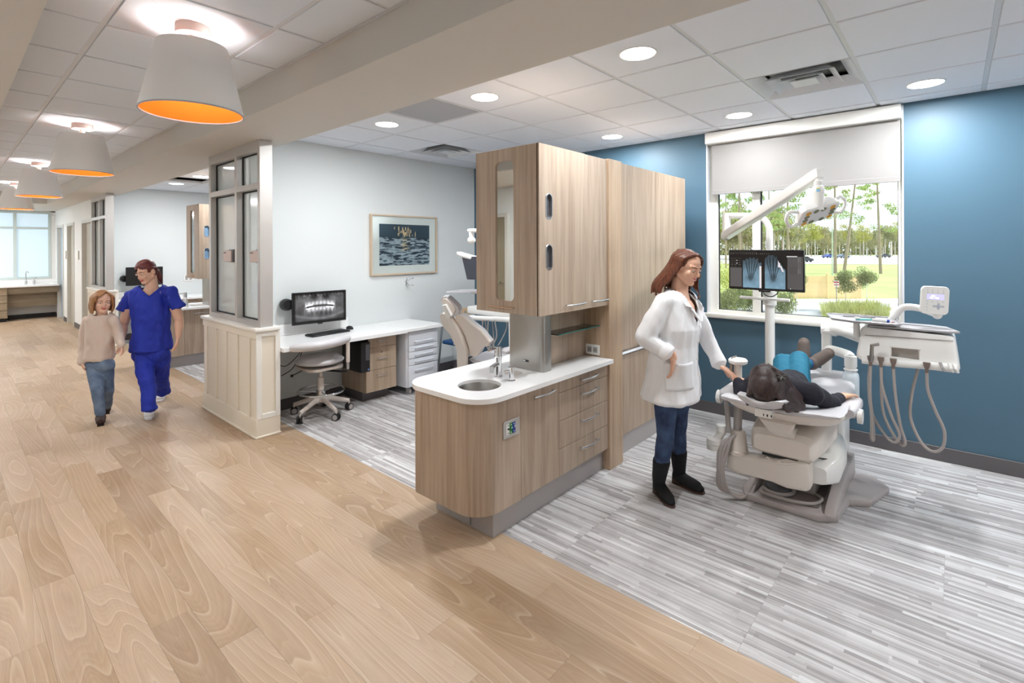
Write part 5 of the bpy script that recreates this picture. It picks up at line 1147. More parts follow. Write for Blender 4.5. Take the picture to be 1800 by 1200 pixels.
# instruments in their holders and hanging hoses
M['holder_brown'] = mat('holder_brown', srgb(120, 106, 98), .45)
for k, (y, dp, y2) in enumerate(((.405, .425, .36), (.352, .44, .25), (.290, .42, .235), (.130, .45, .20))):
    h_ = obj('hose_holder', loft([((3.89, y, .925), (0, .018, 0), (.012, 0, 0)), ((3.888, y, .905), (0, .016, 0), (.012, 0, 0)), ((3.89, y, .885), (0, .009, 0), (.010, 0, 0)), ((3.892, y, .862), (0, .010, 0), (.010, 0, 0))], 14, 3), 'holder_brown', du)
    pts = {0: [(3.892, .405, .865), (3.89, .408, .70), (3.90, .402, .50), (3.91, .405, dp - .02), (3.92, .395, dp - .035), (3.935, .398, .50), (3.95, .418, .70), (3.98, .415, .86)],
           1: [(3.892, .352, .865), (3.89, .345, .74), (3.89, .30, .57), (3.90, .262, .46), (3.91, .285, .402), (3.93, .335, .43), (3.95, .405, .55), (3.98, .425, .72), (4.0, .42, .86)],
           2: [(3.892, .290, .865), (3.89, .280, .70), (3.90, .258, .52), (3.91, .235, .42), (3.92, .25, .39), (3.94, .29, .43), (3.96, .35, .58), (4.0, .36, .86)],
           3: [(3.892, .130, .865), (3.89, .125, .76), (3.89, .090, .64), (3.90, .052, .53), (3.91, .060, .43), (3.92, .105, .39), (3.93, .16, .43), (3.95, .21, .56), (3.98, .205, .70), (4.02, .17, .89)]}[k]
    obj('hose', MB().tube(bez(pts, 50), .0085, 10), 'hose_grey', du)
obj('handpiece', MB().cyl((3.885, .402, .89), (3.878, .395, 1.0), .011).cyl((3.878, .395, .995), (3.872, .36, 1.008), .009), 'steel', du, label='metal handpiece in the first holder')
for y in (.06, .02, -.0): obj('empty_holder', MB().tube([(3.900, y + .01, .93), (3.885, y, .905), (3.893, y - .01, .885)], .008, 8), 'chrome_satin' if y > .05 else 'white_plastic', du)
# tray and its contents
tr = empty('instrument_tray', (4.0, .42, 1.13), 'grey instrument tray on a bracket left of the delivery unit', 'tray')
M['tray'] = mat('tray', srgb(172, 170, 174), .35, .2)
obj('bracket', MB().cyl((3.99, .49, 1.02), (3.99, .49, 1.125), .018, n=18).cyl((3.99, .49, 1.035), (4.06, .46, 1.03), .018, n=12), 'white_plastic', tr)
to = [(3.87, .50), (3.87, .28), (3.90, .25), (4.20, .30), (4.22, .34), (4.22, .66), (4.19, .69), (3.93, .62)]
obj('tray_pan', MB().prism(to, 1.128, 1.136, .003), 'tray', tr)
rim_ = [(x, y, 1.139) for x, y in to] + [(to[0][0], to[0][1], 1.139)]
obj('tray_rim', MB().tube(rim_, .005, 6), 'tray', tr)
ti = [('toothbrush', 'teal toothbrush lying on the instrument tray', [(3.95, .49, 1.142), (3.97, .42, 1.144), (4.0, .36, 1.144)], .006, 'teal', 'toothbrush'), ('toothpaste_tube', 'small white toothpaste tube with a red and blue end on the tray', [(3.93, .385, 1.150), (3.935, .34, 1.148), (3.94, .30, 1.143)], .013, 'white_plastic', 'tube'),
      ('dental_mirror', 'long steel mouth mirror at the back edge of the tray', [(4.10, .58, 1.140), (4.12, .50, 1.140), (4.14, .40, 1.140)], .0035, 'steel', 'dental tool'), ('dental_probe', 'steel dental probe nearest the right end of the tray', [(4.07, .42, 1.140), (4.02, .35, 1.140), (3.96, .29, 1.140)], .0035, 'steel', 'dental tool')]
M['teal'] = mat('teal', srgb(110, 190, 186), .35); M['tube_red'] = mat('tube_red', srgb(200, 60, 60), .4)
for nm, lb, pts, r, mt, ct in ti:
    t_ = empty(nm, pts[0], lb, ct); rr = [r] * 3 if nm != 'toothpaste_tube' else [r, r * .9, .003]
    obj('handle' if 'tube' not in nm else 'tube_body', MB().tube(pts, rr, 8, side=V(0, 0, 1) if 'tube' not in nm else None), mt, t_)
    if nm == 'toothbrush': obj('bristles', MB().obox((3.952, .482, 1.152), .012, .028, .012, None, .002), 'white_plastic', t_)
    elif nm == 'toothpaste_tube': obj('cap', MB().cyl((3.928, .40, 1.151), (3.93, .385, 1.150), .009), 'white_plastic', t_); obj('tube_print', MB().tube([(3.936, .325, 1.1475), (3.938, .312, 1.145)], [.0115, .0105], 8), 'switch_blue', t_, label='blue print'); obj('tube_end', MB().obox((3.941, .295, 1.143), .022, .008, .003, None, .001), 'tube_red', t_, label='red crimped end')
    else: obj('tip', MB().lathe([(.0001, 0), (.010, 0), (.010, .003), (.0001, .003)], V(pts[0]) + V(0, .008, 0), 14), 'chrome', t_)
# control panel
cp = empty('keypad', (4.1, .1, 1.28), 'white rounded keypad with a lit violet display on a curved arm', 'keypad')
obj('arm', MB().tube(bez([(4.16, .345, 1.09), (4.15, .30, 1.16), (4.15, .255, 1.218), (4.14, .18, 1.222), (4.12, .11, 1.20), (4.11, .08, 1.19)], 24), .022, 14).ell((4.1, .085, 1.19), .026), 'white_plastic', cp)
pu = V(.05, -.104, -.006); pq = basis(pu, (0.0, 0, 1)); pc_ = V(4.075, .098, 1.282); pn = pq.col[2]; pn = V(pn) if V(pn).dot(EYE - pc_) > 0 else -V(pn)
sgn = 1 if V(pq.col[2]).dot(pn) > 0 else -1
def onp(a, b, c): return pc_ + pu.normalized() * a + V(pq.col[1]) * b + pn * c
def panel_solid(w, h, r, t0, t1):
    mb = MB(); o_ = rounded(-w, w, -h, h, r, 6); K = len(o_)
    o_ = [(a, b + .008 * (1 - (a / w) ** 2) * (1 if b > 0 else -1)) for a, b in o_]
    for t_, s_ in ((t0, .97), (t0 + (t1 - t0) * .2, 1), (t0 + (t1 - t0) * .8, 1), (t1, .97)): mb.v += [onp(a * s_, b * s_, t_) for a, b in o_]
    for i in range(3):
        for j in range(K): mb.f.append((i * K + j, i * K + (j + 1) % K, (i + 1) * K + (j + 1) % K, (i + 1) * K + j))
    mb.f += [tuple(range(K))[::-1], tuple(3 * K + j for j in range(K))]; return mb
obj('panel_body', panel_solid(.073, .083, .022, -.012, .010), 'white_plastic', cp)
def pbox(a, b, w, h, m, nm, lab=None, kind=None):
    mb = MB().add([onp(a - w, b - h, .0105), onp(a + w, b - h, .0105), onp(a + w, b + h, .0105), onp(a - w, b + h, .0105)], [(0, 1, 2, 3)]); return obj(nm, mb, m, cp, smooth=False, label=lab)
pbox(.0, .022, .044, .016, mat('display', srgb(150, 140, 240), .3, emit=srgb(160, 160, 255), es=1.1), 'display', 'lit violet display')
for a, b in ((-.012, .027), (-.02, .015), (.008, .015)): mbx = MB().add([onp(a - .009, b - .004, .0108), onp(a + .009, b - .004, .0108), onp(a + .009, b + .004, .0108), onp(a - .009, b + .004, .0108)], [(0, 1, 2, 3)]); obj('display_text', mbx, mat('display_text', (1, 1, 1, 1), .3, emit=(1, 1, 1, 1), es=1.3), cp, smooth=False)
km = mat('key_grey', srgb(190, 196, 206), .5)
pbox(.018, -.036, .030, .0065, km, 'direction_key'); pbox(.018, -.036, .0065, .020, km, 'direction_key')
for b in (.062, .048, -.008, -.024, -.044, -.062):
    for a in (-.042, -.016, .012, .040):
        if b < -.02 and a > -.02: continue
        pbox(a, b, .003, .0025, km, 'key')
# ================================================================ FAR DENTAL CHAIR (bay beyond the island)
fc2 = empty('dental_chair', (3.75, 3.7, 0), 'upright beige backed dental chair beyond the sink island', 'dental chair')
def fa(px, py, d): return at(px, py, d)
cx, cy = 3.52, 3.58
PL0, PLN = V(3.35, cy, .95), V(1, 0, .35).normalized()
def onplane(px, py, off=0.0):
    v = at(px, py, 1) - EYE; p0 = PL0 + PLN * off; return EYE + v * ((p0 - EYE).dot(PLN) / v.dot(PLN))
def slab(pix, th, off=0.0, rnd_=.012):
    base = [onplane(x, y, off) for x, y in pix]; c = sum(base, V(0, 0, 0)) / len(base); mb = MB(); K = len(base)
    for t, s_ in ((0, .985), (.25, 1.0), (.75, 1.0), (1, .975)): mb.v += [c + (p - c) * s_ + PLN * th * t for p in base]
    for i in range(3):
        for j in range(K): mb.f.append((i * K + j, i * K + (j + 1) % K, (i + 1) * K + (j + 1) % K, (i + 1) * K + j))
    mb.f += [tuple(range(K))[::-1], tuple(3 * K + j for j in range(K))]; return mb
outl = [(772.5, 553), (777, 550.5), (782, 552), (786, 559), (795, 563), (805, 554), (812, 555), (827.5, 569), (845, 582.5), (860.5, 602), (859, 608), (850, 610), (845, 615), (843, 620), (840, 625), (834, 627.5), (822, 624), (810, 620), (802.5, 611), (796, 600), (790, 587.5), (781, 577), (775, 568)]
obj('back_shell', slab(outl, .035), 'beige_plastic', fc2)
obj('backrest', slab([(x + 1.5, y - 1) for x, y in outl], .055, .036), 'vinyl_grey', fc2)
def pl(px, py, off=-.012): return onplane(px, py, off)
sp_ = []
for (x, y, w, o) in ((792, 557, 4, -.004), (797, 570, 7, -.014), (806, 592, 8.5, -.022), (813, 615, 9, -.026), (813, 635, 8.5, -.03), (813, 652, 8, -.03)):
    a_, b_ = onplane(x - w, y, o), onplane(x + w, y, o); sp_.append(((a_ + b_) / 2, (b_ - a_) / 2, PLN * .022))
obj('spine', loft(sp_, 18, 4), 'beige_plastic', fc2)
hr = [(774.5, 525), (778, 521.5), (784, 521), (790, 525), (797, 532), (804, 539), (807.5, 546), (805, 553), (798, 557), (793, 555), (788, 545), (781, 535), (775, 530)]
obj('headrest', slab(hr, .05, -.01), 'vinyl_grey', fc2, label='grey headrest pad')
obj('headrest_shell', slab([(785 + (x - 787) * .72, 540 + (y - 540) * .78) for x, y in hr], .02, -.026), 'beige_plastic', fc2)
obj('headrest_bracket', slab([(777, 537), (783, 536), (793, 555), (790, 560), (784, 557)], .03, -.05), 'white_plastic', fc2)
obj('seat_pad', padloft([(3.55, cy - .1, .47, .24, .04, .02), (3.65, cy - .1, .47, .27, .09, .02), (3.9, cy, .45, .27, .10, .02), (4.2, cy, .46, .26, .09, .01), (4.45, cy, .40, .24, .07, 0), (4.65, cy, .33, .20, .05, 0)]), 'vinyl_grey', fc2)
obj('seat_base', MB().box(3.5, 4.2, cy - .2, cy + .2, .28, .41, .03, 3).box(3.62, 4.0, cy - .13, cy + .13, .06, .28, .02, 2), 'beige_plastic', fc2)
obj('arm_rest', loft([((3.55, cy - .34, .62), (0, .03, 0), (0, 0, .015)), ((3.60, cy - .34, .63), (0, .045, 0), (0, 0, .03)), ((3.85, cy - .34, .64), (0, .045, 0), (0, 0, .03)), ((3.93, cy - .34, .63), (0, .03, 0), (0, 0, .015))], 16, 3), 'vinyl_grey', fc2)
obj('arm_rest', loft([((3.55, cy + .34, .62), (0, .03, 0), (0, 0, .015)), ((3.60, cy + .34, .63), (0, .045, 0), (0, 0, .03)), ((3.85, cy + .34, .64), (0, .045, 0), (0, 0, .03)), ((3.93, cy + .34, .63), (0, .03, 0), (0, 0, .015))], 16, 3), 'vinyl_grey', fc2)
obj('base_plate', MB().prism(rounded(3.3, 4.2, cy - .3, cy + .3, .08, 5), 0, .05, .01), 'chair_base', fc2)
obj('rear_cover', MB().ell((3.52, cy, .25), (.13, .15, .10)).ell((3.40, cy + .2, .16), (.08, .07, .09)), 'beige_plastic', fc2)
obj('suction_hose', MB().tube(bez([(3.34, cy + .22, .20), (3.22, cy + .30, .24), (3.10, cy + .32, .14), (3.06, cy + .24, .02), (3.2, cy + .1, .015)], 20), .013, 8), 'hose_grey', fc2)
# delivery bar, hoses and monitor of the far unit
fd = empty('delivery_unit', (3.5, 3.0, .9), 'white delivery bar with hanging hoses below the wall cabinet, beyond the island', 'dental unit')
b0, b1 = at(806, 557, 5.75), at(897, 562, 5.4)
obj('bar', MB().tube([b0, b1], .028, 14).box(b1.x, b1.x + .3, b1.y - .03, b0.y, b1.z + .01, b1.z + .10, .02, 2), 'white_plastic', fd)
obj('upright', MB().cyl(V(b1.x, b1.y, b1.z), V(b1.x + .02, b1.y, .05), .02), 'white_plastic', fd)
for t, sw in ((.16, .05), (.30, -.06), (.52, .06), (.62, .03), (.74, -.08)):
    p = b0.lerp(b1, t); obj('hose', MB().tube(bez([p + V(-.025, 0, -.01), p + V(-.02, sw * .3, -.18), p + V(0, -sw, -.34), p + V(.05, -sw * .3, -.30), p + V(.08, sw, -.10), p + V(.06, sw, 0)], 20), .007, 6), 'hose_grey', fd)
fm_ = empty('monitor', at(830, 465, 4.7), 'dark backed monitor cut off by the left edge of the wall cabinet', 'monitor')
tl, tr_, br, bl = at(812, 452, 4.85), at(850, 450, 4.5), at(850, 492, 4.5), at(821, 491, 4.80)
th_ = V(.02, .012, 0)
obj('housing', MB().add([tl, tr_, br, bl, tl + th_, tr_ + th_, br + th_, bl + th_], [(0, 1, 2, 3), (7, 6, 5, 4), (0, 4, 5, 1), (1, 5, 6, 2), (2, 6, 7, 3), (3, 7, 4, 0)]), mat('navy_black', srgb(40, 42, 56), .45), fm_, smooth=False)
obj('mount_bar', loft([(at(803, 445, 4.85), (0, 0, .014), (.01, .01, 0)), (at(810, 447, 4.83), (0, 0, .026), (.02, .02, 0)), (at(832, 453, 4.7), (0, 0, .024), (.02, .02, 0)), (at(852, 456, 4.6), (0, 0, .02), (.02, .02, 0))], 14, 3), 'white_plastic', fm_)
ft = empty('instrument_tray', at(810, 512, 4.7), 'thin grey tray seen edge on, left of the wall cabinet', 'tray')
a_, b_ = at(783, 514, 4.9), at(850, 513, 4.45)
obj('tray_pan', MB().add([a_, a_ + V(.25, .05, .0), b_ + V(.25, .05, 0), b_, a_ + V(.02, 0, .012), a_ + V(.25, .05, .012), b_ + V(.25, .05, .012), b_ + V(0, 0, .012)], [(0, 1, 2, 3), (7, 6, 5, 4), (0, 4, 5, 1), (1, 5, 6, 2), (2, 6, 7, 3), (3, 7, 4, 0)]), 'tray', ft, smooth=False)
tb_ = at(912, 516, 4.6); obj('tray_post', MB().cyl(tb_, (tb_.x, tb_.y, .62), .018).cyl((a_ + b_) / 2 + V(.12, .02, -.01), tb_, .012), 'white_plastic', ft)
fl = empty('dental_light', at(840, 410, 4.7), 'small white lamp head cut off by the wall cabinet above the dark monitor', 'lamp')
p = at(830, 405, 4.75); obj('lamp_head', MB().ell(at(829, 422, 4.72), (.04, .04, .035)).cyl(at(829, 418, 4.72), at(828, 408, 4.72), .022), 'white_plastic', fl)
e_ = at(850, 405, 4.55); obj('lamp_arm', MB().tube([at(824, 405, 4.75), e_], .018, 10).tube([e_, at(914, 402, 4.7), V(at(914, 402, 4.7).x, at(914, 402, 4.7).y, .1)], .02, 10), 'white_plastic', fl)
# ================================================================ PEOPLE
UPZ = V(0, 0, 1)
def skin(name, rgb):
    m = mat(name, srgb(*rgb), .5, spec=.35, var=(14, .06)); return m
M['skin_a'] = skin('skin_a', (226, 178, 152)); M['skin_b'] = skin('skin_b', (228, 184, 160)); M['skin_c'] = skin('skin_c', (232, 188, 166)); M['skin_d'] = skin('skin_d', (222, 176, 146))
M['lips'] = mat('lips', srgb(190, 100, 98), .4); M['teeth'] = mat('teeth', srgb(245, 240, 232), .3)
M['eye_white'] = mat('eye_white', srgb(238, 236, 234), .2); M['iris'] = mat('iris', srgb(70, 52, 40), .15)
def hair_mat(name, dark, light, top=None):
    m = mat(name, dark, .42); g = G(m); t = g.add('TexCoord'); mp = g.add('Mapping'); mp.inputs['Scale'].default_value = (60, 60, 5); g.link(t.outputs['Object'], mp.inputs[0])
    z = g.add('TexNoise'); z.inputs['Scale'].default_value = 3; z.inputs['Detail'].default_value = 4; g.link(mp.outputs[0], z.inputs['Vector'])
    g.link(g.ramp(z.outputs[0], [(.35, dark), (.65, light)]), g.p.inputs['Base Color'])
    b = g.add('Bump'); b.inputs['Strength'].default_value = .5; b.inputs['Distance'].default_value = .003; g.link(z.outputs[0], b.inputs['Height']); g.link(b.outputs[0], g.p.inputs['Normal']); return m
M['hair_auburn'] = hair_mat('hair_auburn', srgb(62, 28, 20), srgb(124, 70, 46)); M['hair_red'] = hair_mat('hair_red', srgb(70, 24, 30), srgb(120, 52, 48))
M['hair_blond'] = hair_mat('hair_blond', srgb(128, 84, 52), srgb(186, 136, 88)); M['hair_dark'] = hair_mat('hair_dark', srgb(30, 20, 22), srgb(66, 46, 42))
def headm(c, F, U, s=1.0):
    F = V(F).normalized(); U = (V(U) - F * V(U).dot(F)).normalized(); R = F.cross(U)
    m = Matrix(((R.x, F.x, U.x, c[0]), (R.y, F.y, U.y, c[1]), (R.z, F.z, U.z, c[2]), (0, 0, 0, 1)))
    return m @ Matrix.Scale(s, 4)
class Local(MB):
    "shape collector in a local frame"
    def __init__(s, m): super().__init__(); s.m = m; s.sc = m.to_scale()[0]
    def E(s, c, r): s.ell(s.m @ V(c), tuple(x * s.sc for x in (r if not isinstance(r, (int, float)) else (r, r, r))), s.m.to_3x3().normalized()); return s
    def C(s, a, ra, b, rb, side=None, k=1.0): s.cap(s.m @ V(a), ra * s.sc, s.m @ V(b), rb * s.sc, (s.m.to_3x3() @ V(side)) if side else None, k); return s
def head_shapes(L, smile=0, child=False):
    L.E((0, -.012, .030), (.074, .094, .084)); L.E((0, .022, -.030), (.060, .066, .070))
    for x in (-1, 1):
        L.C((x * .052, -.004, -.045), .020, (x * .016, .060, -.090), .016)
        L.E((x * .034, .060, -.026 + .004 * smile), (.024, .020, .022)); L.C((x * .044, .064, .026), .011, (x * .010, .080, .020), .009)
        L.E((x * .076, -.008, -.004), (.011, .019, .031)); L.E((x * .011, .092, -.030), (.008, .009, .007))
        L.E((x * .031, .072, .003), (.0165, .010, .0095))
    L.E((0, .066, -.088), (.022, .018, .018)); L.E((0, .062, -.055), (.030, .024, .020))
    L.C((0, .080, .012), .0085, (0, .101, -.022), .0105); L.E((0, .100, -.025), (.011, .010, .009))
    L.C((0, .03, .06), .045, (0, .04, .045), .045)
def face_parts(m, root, hairm, lid=.6, smile=1, skinm='skin_a'):
    for x in (-1, 1):
        L = Local(m); L.E((x * .031, .0765, .0015), (.0125, .0085, .0075)); e = obj('eye', L, 'eye_white', root)
        L = Local(m); L.E((x * .031, .0822, .0005 - .003 * lid), (.0062, .0030, .0060)); obj('iris', L, 'iris', e)
        L = Local(m); L.E((x * .031, .0762, .0105 - .0025 * lid), (.0150, .0100, .0045 + .0015 * lid)); obj('eyelid', L, skinm, root)
        L = Local(m); L.C((x * .018, .0850, .0062 - .004 * lid), .0015, (x * .044, .0785, .0050 - .004 * lid), .0017); obj('lashes', L, 'iris', root)
        L = Local(m); L.C((x * .014, .0885, .0225), .0028, (x * .034, .0845, .0270), .0030).C((x * .034, .0845, .0270), .0030, (x * .048, .0740, .0225), .0016); obj('eyebrow', L, hairm, root)
    L = Local(m); a = .006 * smile
    L.C((-.024, .0760, -.052 + a), .0030, (0, .0865, -.0545), .0052).C((.024, .0760, -.052 + a), .0030, (0, .0865, -.0545), .0052)
    L.C((-.020, .0770, -.058 + a), .0034, (0, .0855, -.0640), .0062).C((.020, .0770, -.058 + a), .0034, (0, .0855, -.0640), .0062); obj('lips', L, 'lips', root)
    if smile > 1: L = Local(m); L.C((-.014, .0835, -.0565), .0030, (.014, .0835, -.0565), .0030).C((-.010, .0865, -.0580), .0030, (.010, .0865, -.0580), .0030); obj('teeth', L, 'teeth', root)
def hand_shapes(mb, w, f, n, thumb_side, curl=.35, spread=.10, s=1.0, curls=None, thumb_close=.3):
    "w wrist, f pointing along the hand, n palm-facing normal (palm looks along n)"
    w = V(w); f = V(f).normalized(); n = (V(n) - f * V(n).dot(f)).normalized(); t = f.cross(n) * thumb_side
    mb.cap(w - f * .02, .021 * s, w + f * .02, .022 * s, t, .72)
    lens = (.066, .074, .069, .054); cs = curls or (curl,) * 4
    for i in range(4):
        o = (1.5 - i) * .0195 * s; base = w + f * (.082 - abs(i - 1.2) * .004) * s + t * o
        mb.cap(w + f * .012 * s + t * o * .6, .0135 * s, base, .0105 * s)
        d = (f + t * (1.5 - i) * spread).normalized(); L = lens[i] * s; p = base; r = .0092 * s
        for k, q in enumerate((.46, .30, .24)):
            d = (d * math.cos(cs[i]) + n * math.sin(cs[i])).normalized(); e = p + d * L * q; mb.cap(p, r, e, r * .9, n=10); p = e; r *= .88
    b = w + f * .022 * s + t * .022 * s; d = (f * .62 + t * .75 + n * thumb_close).normalized(); r = .0125 * s
    for L, k in ((.042, 0), (.032, .35), (.024, .3)):
        d = (d + f * k + n * k * thumb_close).normalized(); e = b + d * L * s; mb.cap(b, r, e, r * .86, n=10); b = e; r *= .88
def arm_shapes(mb, sh, el, wr, s=1.0, bulk=1.0):
    mb.cap(sh, .046 * s * bulk, sh.lerp(el, .5), .043 * s * bulk).cap(sh.lerp(el, .5), .043 * s * bulk, el, .034 * s * bulk)
    mb.cap(el, .034 * s * bulk, el.lerp(wr, .3), .036 * s * bulk).cap(el.lerp(wr, .3), .036 * s * bulk, wr, .0225 * s)
def hairlocks(m, locks, r0=.010, r1=.004, cap=None):
    L = Local(m)
    for pts, w in locks:
        P = [m @ V(p) for p in bez(pts, 14)]; N = len(P)
        L.tube(P, [(r0 + (r1 - r0) * (i / (N - 1)) ** 1.5) * w * L.sc for i in range(N)], 7)
    if cap: cap(L)
    return L
from mathutils.bvhtree import BVHTree
def surf(o):
    mw = wmat(o); me = o.data; return BVHTree.FromPolygons([mw @ v.co for v in me.vertices], [tuple(q.vertices) for q in me.polygons])
def on(bv, p, d, back=.5):
    "point of a surface met from outside, looking along -d towards p"
    h = bv.ray_cast(p + d * back, -d); return (h[0], h[1]) if h[0] is not None else (p, d)
def patch(bv, c, ax, up, out, w, z0, z1, nx, nz, off):
    "cloth patch laid on a surface: off(u, v) lifts it"
    g = [[None] * (nx + 1) for _ in range(nz + 1)]
    for j in range(nz + 1):
        for i in range(nx + 1):
            u, v = i / nx, j / nz; p = c + ax * (w * (u - .5)) + up * (z0 + (z1 - z0) * v); q, n = on(bv, p, out); g[j][i] = q + out * off(u, v)
    mb = MB(); mb.v = [q for r in g for q in r]; W = nx + 1; mb.f = [(j * W + i, j * W + i + 1, (j + 1) * W + i + 1, (j + 1) * W + i) for j in range(nz) for i in range(nx)]
    return mb
rnd = random.Random(11)
def cloth_noise(freq, amp, seed=0, fold=None):
    def f(p):
        q = V(p.x * freq + seed, p.y * freq, p.z * freq * .55)
        v = noise.noise(q) * amp + noise.noise(q * 2.3) * amp * .45
        if fold: v += math.sin((p.x * fold[0] + p.y * fold[1]) + noise.noise(q * .7) * 3) * fold[2]
        return v
    return f
def body_loft(secs, n=28, p=2.4):
    return loft(secs, n, p)
# ---------------------------------------------------------------- doctor in the white coat
def doctor():
    F = V(-.10, -.99, 0).normalized(); Rr = F.cross(UPZ)
    root = empty('person', (3.1, 1.42, 0), 'smiling woman in a white lab coat, jeans and black boots beside the dental chair', 'person')
    C = at(1190, 528, 3.27); sR, sL = C + Rr * .165, C - Rr * .160 + V(0, 0, -.005)
    eR, wR_ = at(1134, 594, 3.14), at(1184, 628, 3.07); eL, wL = at(1243, 596, 3.36), at(1266, 642, 3.26)
    hd = at(1207, 470, 3.24); HF = V(-.28, -1, -.32); m = headm(hd, HF, V(.0, -.24, 1), .98)
    B = Local(m); head_shapes(B, 1)
    nb = at(1194, 512, 3.27)
    B.cap(m @ V(0, -.028, -.055), .052, nb, .055).cap(nb, .056, C + V(0, 0, -.03) + F * .02, .07)
    for s in (sR, sL): B.cap(nb + V(0, 0, -.04), .036, s + V(0, 0, -.015), .034)
    B.cap(C + V(0, 0, -.08) + F * .03, .105, C + V(0, 0, -.30), .10, Rr, .8)
    hip = at(1181, 640, 3.28); hR, hL = hip + Rr * .08, hip - Rr * .085
    kR, kL = at(1170, 766, 3.17), at(1192, 756, 3.34)
    fR, fL = (onfloor(1176, 886), onfloor(1153, 862)), (onfloor(1226, 864), onfloor(1184, 846))
    aR, aL = [h_ + (t_ - h_).normalized() * .045 + V(0, 0, .11) for t_, h_ in (fR, fL)]
    B.cap(C + V(0, 0, -.30), .10, hip + V(0, 0, .05), .12, Rr, .8)
    arm_shapes(B, sR, eR, wR_); arm_shapes(B, sL, eL, wL)
    hp = at(1302, 668, 3.205); f = (hp - wL).normalized()
    hand_shapes(B, wL, f, V(0, 0, -1), 1, .12, .22, 1.0, curls=(.10, .16, .24, .34), thumb_close=.5)
    hand_shapes(B, wR_, V(.10, .10, -1), F * -1 + Rr * .3, 1, .3, .02)
    for h, k, a in ((hR, kR, aR), (hL, kL, aL)): B.cap(h, .078, k, .05).cap(k, .05, a, .032)
    blob('body', B, 'skin_a', root, .0042, 3, disp=lambda p: -.010 if ((p - C).z < -.02 and (p - C).z > -.34 and abs((p - C).dot(Rr)) > .09 and (p - wL).length > .12 and (p - wR_).length > .12) or (p - C).dot(Rr) > .085 and (p - C).z > -.05 or (p - C).dot(Rr) < -.10 and (p - C).z > -.05 else 0.0)
    face_parts(m, root, 'hair_auburn', .9, 2, 'skin_a')
    L = Local(m); L.E((.079, -.002, -.036), .0042); obj('ear_stud', L, 'chrome', root)
    # hair: side part, long, falling behind her right shoulder and in front of her left
    gl = (m.to_3x3().normalized().inverted() @ V(0, 0, -1)); gl = (gl * .62 + V(0, -.12, -.38)).normalized()
    locks = []
    for k in range(46):
        t = k / 45; a = -2.62 + t * 2.55          # right side round to the back (x>0 is her right)
        x = math.cos(a + PI / 2); y = math.sin(a + PI / 2)
        sx = 1 if k % 2 == 0 else 1
    def side(xs, n, ang0, ang1, length, drift, fringe):
        for k in range(n):
            t = k / (n - 1); a = ang0 + (ang1 - ang0) * t
            X, Y_ = math.cos(a) * xs, math.sin(a)
            top = V(.012 + xs * .006, .055 - .14 * t, .108 - .022 * abs(t - .35))
            mid = V(X * .080, Y_ * .095 - .012, .062); ear = V(X * .088, Y_ * .100 - .022, .0 - .006 * rnd.random())
            j = (rnd.random() - .5)
            ll = length * (1 + .12 * j); e1 = ear + V(X * .012 + drift[0] * .35, drift[1] * .4 - .008, 0) + gl * (.085 - .01 * j)
            e2 = ear + V(X * .018 + drift[0] * .8 + .01 * j, drift[1] - .01, 0) + gl * ll * .72; e3 = ear + V(X * .01 + drift[0] + .02 * j, drift[1] * 1.1, 0) + gl * ll
            locks.append(([top, mid, ear, e1, e2, e3], .9 + .35 * rnd.random()))
    side(1, 26, .30, -1.50, .215, (.035, -.055), 0)
    side(-1, 26, .48, -1.50, .215, (-.010, -.03), 0)
    for k in range(7):          # locks at her left cheek, hanging forward with a curl
        j = k * .004; locks.append(([V(.0, .058 - j, .106), V(-.050, .066, .072), V(-.078, .050 - j, .018), V(-.086 - j, .045, -.05), V(-.078, .068 - j * 2, -.105), V(-.086 - j, .082, -.145 - j), V(-.074, .095, -.165 - j)], .75))
    def cap(L):
        L.E((0, -.022, .036), (.081, .092, .084)); L.E((0, -.045, -.02), (.072, .062, .09)); L.C((.0, -.065, -.03), .05, (.03, -.085, -.14), .028)
    H_ = hairlocks(m, locks, .0105, .0035, cap)
    cutf = m.inverted()
    def hc(p): q = cutf @ p; return q.y > .036 and abs(q.x) < .064 - max(0, q.z) * .25 and q.z < .072 and q.z > -.12
    blob('hair', H_, 'hair_auburn', root, .0042, 1, cut=hc)
    # coat
    def sec(px, py, d, a, b, tilt=0): c = at(px, py, d); return (c, Rr * a, F * b)
    W_ = body_loft([sec(1192, 508, 3.27, .07, .055), sec(1192, 514, 3.27, .12, .075), sec(1190, 524, 3.27, .178, .092), sec(1189, 545, 3.27, .190, .118), sec(1188, 575, 3.26, .182, .142), sec(1186, 605, 3.26, .168, .128), sec(1184, 632, 3.26, .178, .135), sec(1182, 665, 3.26, .200, .155), sec(1180, 695, 3.26, .214, .172), sec(1180, 699, 3.26, .205, .165)], 32, 2.3)
    W_.cap(sR, .062, eR, .060).cap(eR, .060, eR.lerp(wR_, .72), .048); W_.cap(sL, .060, eL, .056).cap(eL, .056, eL.lerp(wL, .86), .044)
    cR = eR.lerp(wR_, .62), eR.lerp(wR_, .86); cL = eL.lerp(wL, .70), eL.lerp(wL, .95)
    W_.cyl(cR[0], cR[1], .056, .052, 20).cyl(cL[0], cL[1], .048, .048, 20)
    fo = C + F * .10
    def coat_cut(p):
        d = p - C; x = d.dot(Rr) + .012; z = d.z; y = d.dot(F)
        if z > .058 and abs(x) < .062: return True
        return y > 0 and z > -.125 and abs(x) < (.006 + max(0, (z + .125)) * .40)
    coat = blob('lab_coat', W_, 'coat_white', root, .0062, 3, cut=coat_cut, disp=cloth_noise(10, .012, 3, (34, 12, .003)))
